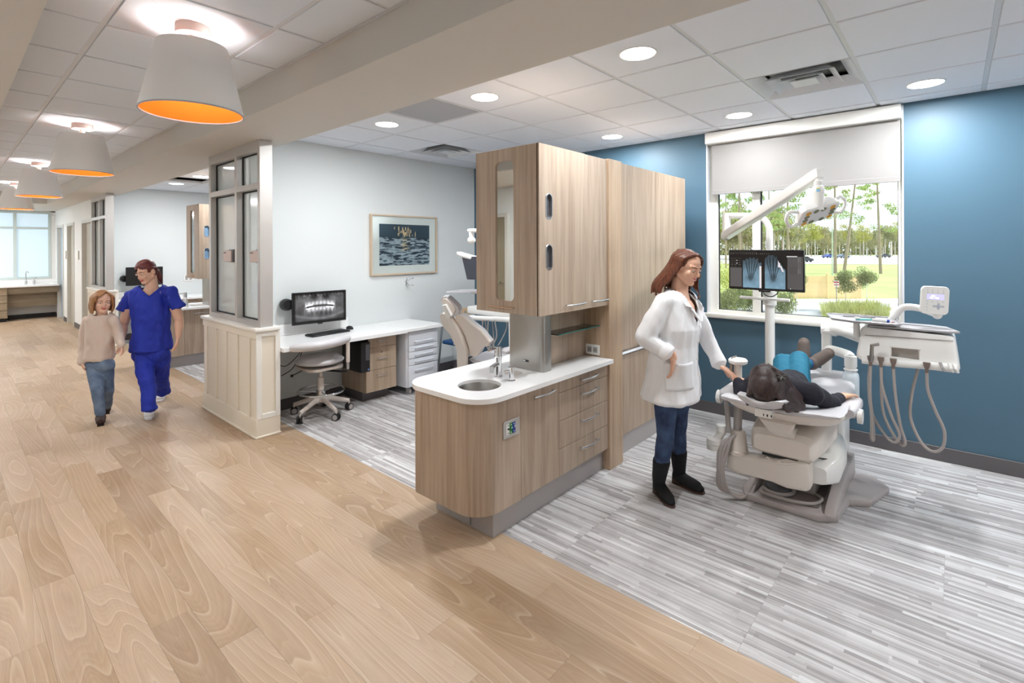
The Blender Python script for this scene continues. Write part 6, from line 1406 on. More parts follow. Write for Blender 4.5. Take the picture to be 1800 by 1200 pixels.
    # lapels, placket, buttons, pocket
    for s in (-1, 1):
        def q(x, z, o): return C + Rr * (x * s - .012) + V(0, 0, z) + F * o
        pts = [(.058, .045, .035), (.092, .018, .068), (.100, -.020, .100), (.066, -.030, .122), (.074, -.045, .128), (.010, -.125, .150), (.004, -.118, .148), (.030, -.05, .118), (.050, .0, .085)]
        mb = MB(); K = len(pts)
        for th in (0, .007): mb.v += [q(x, z, o + .006 + th) for x, z, o in pts]
        mb.f += [tuple(range(K)), tuple(range(K, 2 * K))[::-1]] + [(i, (i + 1) % K, K + (i + 1) % K, K + i) for i in range(K)]
        obj('lapel', mb, 'coat_white', coat, smooth=False)
    mb = MB().tube(bez([C + Rr * (.070 * math.sin(a)) + F * (-.012 - .060 * math.cos(a)) + V(0, 0, .056 - .012 * abs(math.sin(a)) - (.02 if abs(a) > 2 else 0)) for a in (-2.3, -1.7, -1.0, -.4, .4, 1.0, 1.7, 2.3)], 24), .026, 10, side=UPZ, k=.30); obj('collar', mb, 'coat_white', coat)
    bv = surf(coat)
    for z in (-.15, -.25, -.36, -.46):
        q, n = on(bv, C + Rr * -.022 + V(0, 0, z), F); obj('button', MB().cyl(q - F * .002, q + F * .005, .0075, n=14), 'teeth', coat)
    mb = patch(bv, C + Rr * -.036, Rr, UPZ, F, .003, -.62, -.13, 1, 24, lambda u, v: .0025); sl = [V(q) for q in mb.v[::2]]
    obj('placket_seam', MB().tube(sl, .0022, 6), 'coat_white', coat)
    od = (Rr * .72 + F * .69).normalized(); ax = od.cross(UPZ).normalized()
    mb = patch(bv, hip + V(0, 0, 0), ax, UPZ, od, .185, -.115, .050, 14, 10, lambda u, v: .006 + .036 * v ** 1.5 * math.exp(-((u - .42) / .30) ** 2))
    o = obj('pocket', mb, 'coat_white', coat, fix=False); sm = o.modifiers.new('s', 'SOLIDIFY'); sm.thickness = .005; sm.offset = 0
    # shirt showing at the V
    # jeans and boots
    J = MB()
    for h, k, a in ((hR, kR, aR), (hL, kL, aL)): J.cap(h + V(0, 0, .02), .095, k, .054).cap(k, .052, k.lerp(a, .35), .053).cap(k.lerp(a, .35), .053, a + V(0, 0, .02), .043)
    J.cap(hR, .10, hL, .10)
    blob('jeans', J, 'denim_dark', root, .007, 3, disp=cloth_noise(22, .005, 5))
    for a, (toe, heel) in ((aR, fR), (aL, fL)):
        d = (toe - heel).normalized(); heel = V(a.x, a.y, 0) - d * .045; toe = heel + d * .235
        kk = kR if a is aR else kL; tp = a + (kk - a) * ((.235 - a.z) / (kk.z - a.z))
        S = MB().cap(tp, .056, V(a.x, a.y, .10), .044).cap(V(a.x, a.y, .09), .042, heel + d * .03 + V(0, 0, .05), .036).cap(heel + d * .05 + V(0, 0, .052), .038, toe - d * .06 + V(0, 0, .036), .034, V(0, 0, 1), 1.15).cap(toe - d * .08 + V(0, 0, .034), .032, toe - d * .025 + V(0, 0, .026), .020, V(0, 0, 1), 1.4)
        bt = blob('ankle_boot', S, 'suede_black', root, .0055, 3, cut=lambda p: p.z < .012 or p.z > .255)
        sl = MB().cap(heel + d * .03 + V(0, 0, .008), .034, toe - d * .04 + V(0, 0, .008), .032, V(0, 0, 1), 1.0)
        so = MB(); o_ = []
        sd = V(-d.y, d.x, 0)
        for t, wv in ((0, .02), (.06, .031), (.3, .030), (.6, .036), (.8, .034), (.95, .022), (1, .01)): o_.append((t, wv))
        out = [heel + d * .235 * t + sd * wv for t, wv in o_] + [heel + d * .235 * t - sd * wv for t, wv in o_[::-1]]
        so.prism([(p.x, p.y) for p in out], 0.0, .014, .002); so.prism([(p.x, p.y) for p in (out[0], out[1], out[2], out[-3], out[-2], out[-1])], 0, .035)
        obj('sole', so, 'sole_brown', bt)
def onfloor(px, py):
    v = at(px, py, 1) - EYE; t = -EYE.z / v.z; return EYE + v * t
M['coat_white'] = mat('coat_white', srgb(238, 238, 240), .8, bump=(60, .25, .004))
def denim(name, a, b):
    m = mat(name, a, .8); g = G(m); t = g.add('TexCoord'); z = g.add('TexNoise'); z.inputs['Scale'].default_value = 9; z.inputs['Detail'].default_value = 6; g.link(t.outputs['Object'], z.inputs['Vector'])
    g.link(g.ramp(z.outputs[0], [(.35, a), (.7, b)]), g.p.inputs['Base Color']); return m
M['denim_dark'] = denim('denim_dark', srgb(30, 44, 74), srgb(66, 90, 128)); M['denim_light'] = denim('denim_light', srgb(78, 98, 126), srgb(122, 142, 168))
M['suede_black'] = mat('suede_black', srgb(28, 28, 30), .9); M['sole_brown'] = mat('sole_brown', srgb(78, 54, 44), .6)
M['scrubs'] = mat('scrubs', srgb(30, 52, 172), .75, bump=(40, .25, .004)); M['sweater'] = mat('sweater', srgb(214, 196, 184), .95, bump=(180, .4, .003))
M['shoe_white'] = mat('shoe_white', srgb(232, 232, 236), .5); M['boot_brown'] = mat('boot_brown', srgb(62, 44, 40), .8)
M['cardigan'] = mat('cardigan', srgb(32, 32, 42), .9, bump=(150, .3, .003)); M['leggings'] = mat('leggings', srgb(20, 112, 142), .75, bump=(90, .2, .002))
M['boot_grey'] = mat('boot_grey', srgb(104, 92, 86), .9, bump=(120, .2, .002)); M['sock_blue'] = mat('sock_blue', srgb(40, 70, 150), .8)
doctor()
# ---------------------------------------------------------------- nurse in blue scrubs
def nurse():
    root = empty('person', (1.4, 6.05, 0), 'woman in royal blue scrubs and white shoes holding the child\'s hand', 'person')
    D = 4.85; fw = (EYE - at(265, 600, D)); fw.z = 0; fw.normalize(); F = (fw + V(-.12, .05, 0)).normalized(); Rr = F.cross(UPZ)   # faces the camera, her right = image left
    C = at(265, 511, D); sR, sL = at(232, 518, D), at(300, 514, D)
    eR, wR_ = at(217, 571, D - .04), at(214, 597, D - .12); eL, wL = at(315, 563, D + .03), at(313, 592, D - .05)
    hd = at(257, 478, D - .03); HF = (F * .80 + Rr * .62 + V(0, 0, -.34)); m = headm(hd, HF, UPZ + Rr * .12, .97)
    B = Local(m); head_shapes(B, 0); nb = at(267, 507, D)
    B.cap(m @ V(0, -.03, -.05), .050, nb, .055).cap(nb, .057, C + V(0, 0, -.02), .08)
    for s in (sR, sL): B.cap(nb + V(0, 0, -.03), .036, s + V(0, 0, -.01), .036)
    hip = at(267, 615, D); B.cap(C + V(0, 0, -.09), .10, hip, .09, Rr, .8)
    arm_shapes(B, sR, eR, wR_, 1, 1.12); arm_shapes(B, sL, eL, wL, 1, 1.12)
    hand_shapes(B, wR_, at(214, 614, D - .12) - wR_, -Rr * -1 + F * .3, -1, .5, .05, .95, thumb_close=.5)
    hand_shapes(B, wL, at(310, 612, D - .1) - wL, Rr * 1.0, 1, .28, .05, .95)
    blob('body', B, 'skin_b', root, .0045, 3, disp=lambda p: -.012 if abs((p - C).dot(Rr)) > .088 and (p - C).z > -.17 else 0.0); face_parts(m, root, 'hair_red', .9, 0, 'skin_b')
    # pulled back hair with a low ponytail
    def cap(L):
        L.E((0, -.012, .043), (.083, .094, .082)); L.E((0, -.05, -.005), (.070, .055, .07)); L.E((0, -.105, -.035), (.03, .03, .03)); L.C((0, -.11, -.04), .028, (-.01, -.105, -.13), .018)
    locks = []
    for k in range(24):
        t = k / 23; x = -1 + 2 * t; locks.append(([V(x * .045, .070 - .03 * x * x, .085 - .02 * x * x), V(x * .080, .01, .075 - .03 * x * x), V(x * .082, -.05, .02), V(x * .030, -.10, -.025), V(x * .015, -.11, -.06)], .8))
    for k in range(9): a = k * .7; locks.append(([V(0, -.105, -.03), V(math.cos(a) * .02, -.12 + math.sin(a) * .01, -.07), V(math.cos(a) * .022 - .01, -.108, -.12), V(math.cos(a) * .012 - .012, -.10, -.16)], .9))
    inv = m.inverted()
    blob('hair', hairlocks(m, locks, .010, .006, cap), 'hair_red', root, .0042, 1, cut=lambda p: (inv @ p).y > .040 and abs((inv @ p).x) < .07 and (inv @ p).z < .062 - abs((inv @ p).x) * .3)
    def sec(px, py, a, b): return (at(px, py, D), Rr * a, F * b)
    T = body_loft([sec(266, 500, .07, .050), sec(266, 503, .115, .065), sec(265, 510, .168, .080), sec(265, 528, .168, .112), sec(266, 555, .155, .135), sec(267, 580, .150, .120), sec(267, 600, .165, .130), sec(267, 613, .172, .135), sec(267, 615, .165, .13)], 32, 2.4)
    T.cap(sR, .056, at(223, 535, D - .01), .056).cyl(at(228, 524, D), at(217, 547, D - .02), .058, .068, 20).cap(sL, .056, at(308, 528, D + .01), .056).cyl(at(303, 521, D), at(314, 541, D + .02), .056, .066, 20)
    for s, q in ((-1, sL), (1, sR)): T.cap(C + Rr * s * .095 + V(0, 0, -.022), .052, q, .060)
    def cut(p):
        d = p - C; x = d.dot(Rr); y = d.dot(F)
        if d.z > .028 and abs(x) < .082: return True
        return y > 0 and abs(x) < max(0, (d.z + .050)) * .98
    t = blob('scrub_top', T, 'scrubs', root, .0062, 3, cut=cut, disp=cloth_noise(13, .014, 9, (38, 30, .004)))
    nk = MB()
    for s in (-1, 1): nk.tube([C + Rr * s * .088 + V(0, 0, .034) + F * .012, C + Rr * s * .070 + V(0, 0, .016) + F * .062, C + Rr * s * .034 + V(0, 0, -.018) + F * .090, C + V(0, 0, -.052) + F * .103], .007, 8)
    obj('neck_band', nk, 'scrubs', t)
    hR, hL = at(253, 622, D), at(280, 622, D); kR, kL = at(259, 668, D - .12), at(283, 658, D + .12); aR, aL = at(263, 714, D - .16), at(286, 684, D + .30)
    P = MB(); P.cap(hR, .095, hL, .095).cap(at(266, 608, D), .12, at(266, 620, D), .115, Rr, .8)
    for h, k, a in ((hR, kR, aR), (hL, kL, aL)): P.cap(h, .095, k, .068).cap(k, .068, a, .058).cyl(k.lerp(a, .8), a + V(0, 0, -.035), .060, .066, 22)
    blob('scrub_trousers', P, 'scrubs', root, .007, 3, disp=cloth_noise(15, .014, 2, (40, 20, .003)))
    for toe, heel, lift in ((onfloor(261, 738), onfloor(264, 722), 0), (onfloor(280, 707), onfloor(288, 692), .0)):
        d = (toe - heel); d.z = 0; d.normalize(); heel = toe - d * .235
        S = MB().cap(heel + d * .03 + V(0, 0, .055), .036, heel + d * .06 + V(0, 0, .045), .038).cap(heel + d * .05 + V(0, 0, .045), .038, toe - d * .05 + V(0, 0, .034), .034, UPZ, 1.2)
        bt = blob('shoe', S, 'shoe_white', root, .006, 3, cut=lambda p: p.z < .006)
        sd = V(-d.y, d.x, 0); o_ = ((0, .02), (.06, .033), (.3, .032), (.65, .040), (.85, .036), (.97, .022)); out = [heel + d * .24 * t_ + sd * w for t_, w in o_] + [heel + d * .24 * t_ - sd * w for t_, w in o_[::-1]]
        obj('sole', MB().prism([(p.x, p.y) for p in out], 0, .022, .003), 'shoe_white', bt)
nurse()
# ---------------------------------------------------------------- child
def child():
    root = empty('person', (.97, 5.9, 0), 'child with bobbed light brown hair, beige sweater and jeans walking beside the nurse', 'person')
    D = 4.66; F = (EYE - at(178, 600, D)); F.z = 0; F.normalize(); Rr = F.cross(UPZ)
    C = at(178, 558, D); sR, sL = at(154, 563, D), at(199, 562, D)
    eR, wR_ = at(147, 600, D), at(145, 636, D - .05); eL, wL = at(208, 588, D + .03), at(213, 606, D - .06)
    hd = at(180, 530, D - .02); m = headm(hd, F * .97 + Rr * -.16 + V(0, 0, -.10), UPZ + Rr * -.05, .90)
    B = Local(m); head_shapes(B, 0, True); nb = at(179, 556, D)
    B.cap(m @ V(0, -.02, -.05), .040, nb, .044)
    for s in (sR, sL): B.cap(nb + V(0, 0, -.025), .026, s + V(0, 0, -.01), .026)
    hip = at(175, 634, D); B.cap(C + V(0, 0, -.06), .075, hip, .06, Rr, .8); arm_shapes(B, sR, eR, wR_, .80); arm_shapes(B, sL, eL, wL, .80)
    hand_shapes(B, wR_, at(148, 652, D - .06) - wR_, -Rr + F * .2, 1, .3, .05, .72)
    hand_shapes(B, wL, at(216, 613, D - .05) - wL, Rr, -1, .55, .05, .72)
    blob('body', B, 'skin_c', root, .0042, 3, disp=lambda p: -.008 if abs((p - C).dot(Rr)) > .055 and (p - C).z > -.15 and (p - C).z < .03 else 0.0); face_parts(m, root, 'hair_blond', .1, .8, 'skin_c')
    locks = []
    for s in (-1, 1):
        for k in range(24):
            t = k / 23; a = .62 - 2.1 * t; X, Y_ = math.cos(a) * s, math.sin(a); j = rnd.random() - .5
            locks.append(([V(-.015, .05 - .12 * t, .112 - .02 * abs(t - .3)), V(X * .082, Y_ * .096 - .012, .060), V(X * .096, Y_ * .106 - .016, -.005), V(X * .100, Y_ * .108 - .015, -.060 + .008 * j), V(X * .088, Y_ * .098 - .015, -.112 + .016 * j)], 1 + .25 * j))
    for k in range(5): locks.append(([V(-.015, .055, .112), V(.030 + k * .006, .082 - k * .005, .080), V(.062 + k * .004, .066 - k * .006, .035), V(.080, .045 - k * .006, -.01), V(.088, .035 - k * .008, -.07)], .9))
    def cap(L): L.E((0, -.020, .036), (.084, .094, .084)); L.E((0, -.04, -.03), (.084, .062, .08))
    inv = m.inverted()
    blob('hair', hairlocks(m, locks, .0115, .006, cap), 'hair_blond', root, .0042, 1, cut=lambda p: (inv @ p).y > .045 and abs((inv @ p).x) < .056 and (inv @ p).z < .066)
    def sec(px, py, a, b): return (at(px, py, D), Rr * a, F * b)
    T = body_loft([sec(179, 549, .05, .04), sec(179, 552, .090, .05), sec(178, 559, .120, .062), sec(177, 578, .112, .078), sec(176, 605, .108, .080), sec(175, 628, .118, .088), sec(175, 633, .110, .08)], 28, 2.4)
    T.cap(sR, .046, eR, .044).cap(eR, .044, wR_, .034).cap(sL, .046, eL, .042).cap(eL, .042, wL, .032)
    blob('sweater', T, 'sweater', root, .0055, 3, cut=lambda p: (p - C).z > .026 and abs((p - C).dot(Rr)) < .058, disp=cloth_noise(14, .010, 4, (30, 20, .003)))
    hR, hL = at(166, 642, D), at(185, 642, D); kR, kL = at(171, 685, D - .10), at(189, 682, D + .06); aR, aL = at(176, 724, D - .10), at(188, 712, D + .25)
    P = MB().cap(hR, .078, hL, .078)
    for h, k, a in ((hR, kR, aR), (hL, kL, aL)): P.cap(h, .070, k, .050).cap(k, .050, a, .041)
    blob('jeans', P, 'denim_light', root, .006, 3, disp=cloth_noise(20, .005, 8))
    for toe in (onfloor(177, 749), onfloor(187, 728)):
        d = V(F.x, F.y, 0); heel = toe - d * .19
        S = MB().cap(heel + d * .045 + V(0, 0, .11), .040, heel + d * .045 + V(0, 0, .05), .036).cap(heel + d * .05 + V(0, 0, .042), .036, toe - d * .04 + V(0, 0, .032), .030, UPZ, 1.2)
        bt = blob('boot', S, 'boot_brown', root, .006, 3, cut=lambda p: p.z < .006)
        obj('sole', MB().prism([(p.x, p.y) for p in [heel + V(-d.y, d.x, 0) * .03, toe + V(-d.y, d.x, 0) * .025, toe - V(-d.y, d.x, 0) * .025, heel - V(-d.y, d.x, 0) * .03]], 0, .014), 'black', bt, smooth=False)
child()
# ---------------------------------------------------------------- patient
def patient():
    root = empty('person', (3.6, .77, .62), 'person with long dark hair lying in the dental chair, teal leggings and grey boots', 'person')
    hd = V(3.115, .80, .828); m = headm(hd, V(.62, .04, .78), V(-.78, -.02, .62), 1.08)
    B = Local(m); head_shapes(B, 0)
    nb = V(3.25, .79, .80); B.cap(m @ V(0, -.02, -.06), .05, nb, .052)
    sR, sL = V(3.33, .625, .765), V(3.33, .935, .765); ch_ = V(3.40, .79, .775); hp = V(3.74, .82, .69)
    for s in (sR, sL): B.cap(nb, .045, s, .045)
    B.cap(ch_, .095, hp, .085, V(0, 1, 0), .75)
    eR, wR_ = V(3.47, .545, .695), V(3.60, .530, .705); eL, wL = V(3.29, 1.00, .705), V(3.335, 1.035, .772)
    arm_shapes(B, sR, eR, wR_); arm_shapes(B, sL, eL, wL)
    hand_shapes(B, wR_, V(.10, -.045, .01), V(0, -.15, -1), 1, .22, .12, .95)
    hand_shapes(B, wL, V(.12, .01, -.01), V(0, 0, -1), -1, .25, .1, .95)
    hR, hL = V(3.75, .785, .69), V(3.75, .87, .685); kR, kL = V(4.03, .835, .815), V(4.01, .935, .785); aR, aL = V(4.27, .868, .760), V(4.29, .800, .745)
    for h, k, a in ((hR, kR, aR), (hL, kL, aL)): B.cap(h, .075, k, .05).cap(k, .05, a, .032)
    blob('body', B, 'skin_d', root, .0045, 3); face_parts(m, root, 'hair_dark', .5, 0, 'skin_d')
    # long hair parted in the middle, spilling over the headrest on her right
    locks = []
    for s in (-1, 1):
        for k in range(30):
            t = k / 29; a = .75 - 2.3 * t; X, Y_ = math.cos(a) * s, math.sin(a); j = rnd.random() - .5
            e = [V(.0 + s * .004, .072 - .15 * t, .100 - .030 * t), V(s * .045, .05 - .12 * t, .098 - .03 * t), V(s * .080, Y_ * .088 - .01, .045), V(s * .094, Y_ * .095 - .02, -.02)]
            if s > 0: e += [V(.118 + .01 * j, -.03 + Y_ * .05, -.07), V(.135 + .03 * j, -.055 + Y_ * .03, -.13 - .03 * t), V(.150 + .03 * j, -.075 + .02 * j, -.19 - .03 * t)]
            else: e += [V(-.098 - .01 * j, -.04 + Y_ * .04, -.07), V(-.090, -.06 + .02 * j, -.12)]
            locks.append((e, .9 + .3 * j))
    def cap(L): L.E((0, -.024, .036), (.083, .094, .084)); L.E((.02, -.05, -.04), (.085, .05, .085)); L.C((.075, -.01, -.03), .040, (.120, -.03, -.13), .036); L.E((0, .010, .062), (.066, .076, .058)); L.C((.065, .03, -.05), .036, (.105, .01, -.13), .036)
    inv = m.inverted()
    blob('hair', hairlocks(m, locks, .0115, .005, cap), 'hair_dark', root, .0045, 1, cut=lambda p: (inv @ p).y > .040 and abs((inv @ p).x) < .062 and (inv @ p).z < .020)
    pc = m @ V(-.085, -.005, .062)
    cl = MB()
    L = Local(m); L.C((.060, .01, .088), .010, (.084, .03, .060), .008); 
    for dx, dy, dz in ((.058, .022, .100), (.074, -.004, .098), (.092, .030, .080), (.088, .008, .085)): L.C((.072, .018, .080), .006, (dx, dy, dz), .004)
    obj('hair_clip', L, mat('clip_dark', srgb(58, 56, 50), .35), root)
    T = MB().cap(V(3.36, .785, .765), .115, V(3.55, .80, .735), .108, V(0, 1, 0), .85).cap(V(3.55, .80, .735), .108, V(3.74, .82, .70), .110, V(0, 1, 0), .85).cap(V(3.74, .82, .70), .110, V(3.81, .825, .70), .09, V(0, 1, 0), .9)
    for s in (sR, sL): T.cap(V(3.30, .785, .785), .072, s, .066)
    T.cap(sR, .056, eR, .045).cap(eR, .045, wR_.lerp(eR, .12), .034).cap(sL, .056, eL, .045).cap(eL, .045, wL.lerp(eL, .15), .034)
    blob('cardigan', T, 'cardigan', root, .0065, 3, disp=cloth_noise(14, .009, 6, (30, 10, .002)))
    P = MB().cap(hR, .080, hL, .080)
    for h, k, a in ((hR, kR, aR), (hL, kL, aL)): P.cap(h, .080, k, .064).cap(k, .062, k.lerp(a, .35), .060).cap(k.lerp(a, .35), .060, k.lerp(a, .88), .037)
    blob('leggings', P, 'leggings', root, .0065, 3, disp=cloth_noise(18, .003, 7))
    for a, tip, k in ((aR, V(4.34, .875, .94), kR), (aL, V(4.385, .695, .835), kL)):
        d = (tip - a).normalized(); back = (V(4.5, a.y, a.z) - V(4.3, a.y, a.z)).normalized()
        heel = a + back * .055 - d * .02
        obj('sock', MB().cyl(k.lerp(a, .84), k.lerp(a, .96), .040, .041, 18), 'sock_blue', root, label='blue sock cuff')
        S = MB().cap(k.lerp(a, .93), .046, heel, .043).cap(heel, .045, heel + d * .10, .044).cap(a + back * .03, .043, a + d * .12 + back * .03, .036).cap(heel + d * .06, .047, heel + d * .150, .040)
        bt = blob('ankle_boot', S, 'boot_grey', root, .0055, 3)
        so = MB().tube([heel + back * .03 - d * .02, heel + back * .035 + d * .06, heel + back * .034 + d * .15], [.030, .036, .032], 14, k=.45); obj('sole', so, 'black_rubber', bt)
patient()
# ================================================================ OUTSIDE THE WINDOW
GZ = -2.4
def gp(px, py=None, d=None):
    "ground point below a photo pixel column, at distance d or where row py meets the ground"
    if d is None: d = (EYE.z - GZ) * FPX / (py - 435.4 + .0047 * (px - 900) * 0)
    p = at(px, 435.4, d); return V(p.x, p.y, GZ)
def flat(name, pts, z, m, lb=None): return struct(name, MB().prism([(p.x, p.y) for p in pts], GZ + z - .05, GZ + z), m, label=lb)
M['asphalt'] = mat('asphalt', srgb(176, 180, 182), .9, var=(1.5, .1)); M['lawn'] = mat('lawn', srgb(158, 174, 108), .95, var=(.25, .35)); M['kerb'] = mat('kerb', srgb(232, 230, 224), .8)
M['road'] = mat('road', srgb(205, 205, 204), .9); M['mulch'] = mat('mulch', srgb(176, 152, 116), .95, var=(3, .3))
struct('ground', MB().box(5.6, 420, -260, 420, GZ - .4, GZ - .06), 'lawn')
flat('parking_lot', [gp(1000, d=14), gp(1900, d=14), gp(1900, 533), gp(1000, 533)], 0, 'asphalt')
flat('roadway', [gp(900, 461), gp(1800, 470), gp(1800, 453), gp(900, 448)], .02, 'road')
isl = [gp(1440, 551), gp(1470, 545), gp(1540, 546), gp(1572, 549), gp(1560, 562), gp(1520, 578), gp(1455, 562)]
flat('planting_island', isl, .14, 'kerb'); flat('mulch_bed', [p.lerp(sum(isl, V(0, 0, 0)) / len(isl), .07) for p in isl], .17, 'mulch')
flat('verge', [gp(1400, 534), gp(1760, 540), gp(1760, 529), gp(1400, 529)], .05, 'kerb')
def leafcard(mb, c, s, r):
    n = V(r.uniform(-1, 1), r.uniform(-1, 1), r.uniform(-.6, 1)); n.normalize(); _, u, w = frame(n)
    a = r.uniform(.6, 1.2) * s; mb.add([c - u * a * .5, c + w * a * .3, c + u * a * .5, c - w * a * .3], [(0, 1, 2, 3)])
def crownmesh(name, blobs, leaf, n, seed, m):
    r = random.Random(seed); mb = MB()
    for c, R in blobs:
        for i in range(n):
            v = V(r.gauss(0, 1), r.gauss(0, 1), r.gauss(0, 1)); v.normalize(); q = r.random() ** .4
            leafcard(mb, V(c) + V(v.x * R[0], v.y * R[0], v.z * R[1]) * q, leaf, r)
    me = mb.mesh(name); me.materials.append(M[m]); return me
def leafmat(name, a, b):
    m = mat(name, a, .7); g = G(m); t = g.add('TexCoord'); z = g.add('TexNoise'); z.inputs['Scale'].default_value = .9; z.inputs['Detail'].default_value = 5; g.link(t.outputs['Object'], z.inputs['Vector'])
    oi = g.add('ObjectInfo'); c = g.ramp(z.outputs[0], [(.35, a), (.65, b)]); g.link(g.mix(g.math('MULTIPLY', oi.outputs['Random'], .35), c, srgb(176, 150, 90)), g.p.inputs['Base Color'])
    tr = g.add('BsdfTranslucent'); g.link(c, tr.inputs[0]); mx = g.add('MixShader'); mx.inputs[0].default_value = .3; g.link(g.p.outputs[0], mx.inputs[1]); g.link(tr.outputs[0], mx.inputs[2]); g.link(mx.outputs[0], g.n['Material Output'].inputs[0]); return m
M['pine_leaf'] = leafmat('pine_leaf', srgb(120, 152, 92), srgb(176, 196, 124)); M['wood_leaf'] = leafmat('wood_leaf', srgb(112, 132, 88), srgb(176, 170, 122)); M['young_leaf'] = leafmat('young_leaf', srgb(96, 112, 70), srgb(146, 160, 104)); M['yellow_leaf'] = leafmat('yellow_leaf', srgb(132, 146, 60), srgb(196, 196, 96))
M['bark'] = mat('bark', srgb(150, 136, 120), .95, var=(2, .25)); M['bark_pale'] = mat('bark_pale', srgb(206, 200, 190), .9); M['grass_blade'] = mat('grass_blade', srgb(170, 176, 110), .9, var=(2, .25))
def tree(p, name, lb, grp, h, tr, crown, trunkm='bark', lean=(0, 0), limbs=None):
    t = empty(name, p, lb, 'tree', grp)
    top = V(p.x + lean[0], p.y + lean[1], p.z + h)
    pts = [V(p), V(p).lerp(top, .5) + V(lean[1] * .05, -lean[0] * .05, 0), top]; mb = MB().tube(bez(pts, 8), [tr * (1 - .55 * i / 9) for i in range(11)][:len(bez(pts, 8))], 8)
    for a, b, r_ in (limbs or []): mb.tube([V(p) + V(a), V(p) + V(b)], [r_, r_ * .4], 6)
    obj('trunk', mb, trunkm, t)
    if crown:
        o = bpy.data.objects.new('crown', crown); COL.objects.link(o); o.parent = t; o.location = (lean[0], lean[1], 0); o['kind'] = 'stuff'
    return t
def pine_crown(h, seed, lo=.45):
    r = random.Random(seed); bl = []
    for i in range(13):
        z = h * (lo + (1 - lo) * i / 14); R = 2.8 * (1 - .55 * i / 14); a = r.random() * 6.28
        bl.append(((math.cos(a) * R * .9, math.sin(a) * R * .9, z), (R * .36, .40)))
    return crownmesh('pine_crown', bl, .30, 90, seed, 'pine_leaf')
pines = [(1468, 483, .24, 'tall pine with a dark straight trunk, right of the treatment monitor', (.0, .0), 15), (1484, 478, .26, 'tall pine leaning to the right beside the straight pine', (.9, -1.6), 16), (1548, 484, .22, 'tall pine with low green branches near the right window edge', (-.2, .4), 15)]
for i, (px, py, r_, lb, ln, h) in enumerate(pines): tree(gp(px, py), 'pine_tree', lb, None, h, r_, pine_crown(h, 40 + i, .42 if i == 2 else .55), 'bark', ln)
for i, (px, d, lb) in enumerate(((1300, 60, 'pine seen through the left window pane above the monitor'), (1385, 66, 'pine with yellow-green boughs behind the slanted lamp arm'), (1352, 80, 'pine partly hidden by the white light pole'), (1276, 95, 'slim pine at the far left of the bay window'))):
    tree(gp(px, d=d), 'pine_tree', lb, None, 12 + i, .2, pine_crown(12 + i, 50 + i, .50), 'bark')
# far wood behind the road
protos = []
for k in range(4):
    r = random.Random(70 + k); h = 11 + 2.2 * k
    bl = [((r.uniform(-2, 2), r.uniform(-2, 2), h * r.uniform(.45, .95)), (r.uniform(1.8, 3), r.uniform(1.4, 2.4))) for _ in range(7)]
    protos.append((crownmesh('wood_crown', bl, .75, 130, 70 + k, 'wood_leaf' if k < 3 else 'yellow_leaf'), h))
r = random.Random(5)
for i in range(64):
    px = 1232 + i * 5.9 + r.uniform(-3, 3); d = r.uniform(185, 225) if px > 1400 else r.uniform(150, 200); k = r.randrange(4)
    cm, h = protos[k]; t = tree(gp(px, d=d), 'wood_tree', 'tree of the distant wood behind the road', 'trees of the distant wood behind the road', h, .22, cm, 'bark_pale' if i % 3 else 'bark')
    sc = r.uniform(.75, 1.1) * (1.05 if px < 1400 else .72); t.scale = (sc, sc, sc)
hd_ = MB()
rr = random.Random(9)
for i in range(9000):
    px = rr.uniform(1060, 1850); c = gp(px, d=rr.uniform(235, 250)); leafcard(hd_, c + V(0, 0, rr.random() ** 1.2 * 11), 2.2, rr)
obj('woodland_backdrop', hd_, 'wood_leaf', None, smooth=False, label='dense low foliage filling the distant wood', cat='foliage', kind='stuff')
# poles
for px, py, h, w, mt, lb in ((1449, 448, 7.0, .34, 'trim_white', 'thick white utility pole left of the pines by the road'), (1463, 487, 6.6, .16, 'pole_green', 'pale green pole standing beside the straight pine'), (1539, 440.5, 30, .8, 'trim_white', 'slim white pole behind the leaning pines near the road'), (1552, 441.5, 26, .8, 'trim_white', 'white pole right of the low-branched pine'), (1567, 441.5, 26, .8, 'trim_white', 'white pole closest to the right window frame'), (1293, 448, 7.5, .22, 'trim_white', 'thin white pole in the left window pane'), (1523, 441, 12, .4, 'trim_white', 'short thin pole between the pines at the wood edge')):
    p = gp(px, max(py, 452) if h > 10 else py)
    if h > 10: h = 7.5; w = .3
    tag(obj('utility_pole', MB().cyl(p, p + V(0, 0, h), w / 2, w / 2.4, 12).cyl(p + V(0, 0, h), p + V(0, 0, h + .1), w / 3, w / 4, 12), mt), lb, 'pole')
M['pole_green'] = mat('pole_green', srgb(176, 196, 180), .6)
# wooden fence, board by board
M['fence_wood'] = mat('fence_wood', srgb(214, 190, 140), .85, var=(1.5, .12))
fa_, fb_ = gp(1396, 528), gp(1512, 529); n = 46
fe = empty('board_fence', (fa_ + fb_) / 2, 'tan wooden board fence across the parking lot', 'fence')
dv = (fb_ - fa_) / n; ang = math.atan2(dv.y, dv.x); L_ = dv.length
bm0 = MB().box(0, L_ * .96, -.02, .02, .05, 1.75).mesh('fence_board'); bm0.materials.append(M['fence_wood'])
for i in range(n):
    o = bpy.data.objects.new('fence_board', bm0); COL.objects.link(o); o.parent = fe; q = fa_ + dv * i - (fa_ + fb_) / 2; o.location = q + V(0, 0, .015 * ((i * 7) % 3)); o.rotation_euler = (0, 0, ang)
for t in (0, .5, 1): p = fa_.lerp(fb_, t); obj('fence_post', MB().box(p.x - .08, p.x + .08, p.y - .08, p.y + .08, GZ - .05, GZ + 1.95, .01), 'fence_wood', fe)
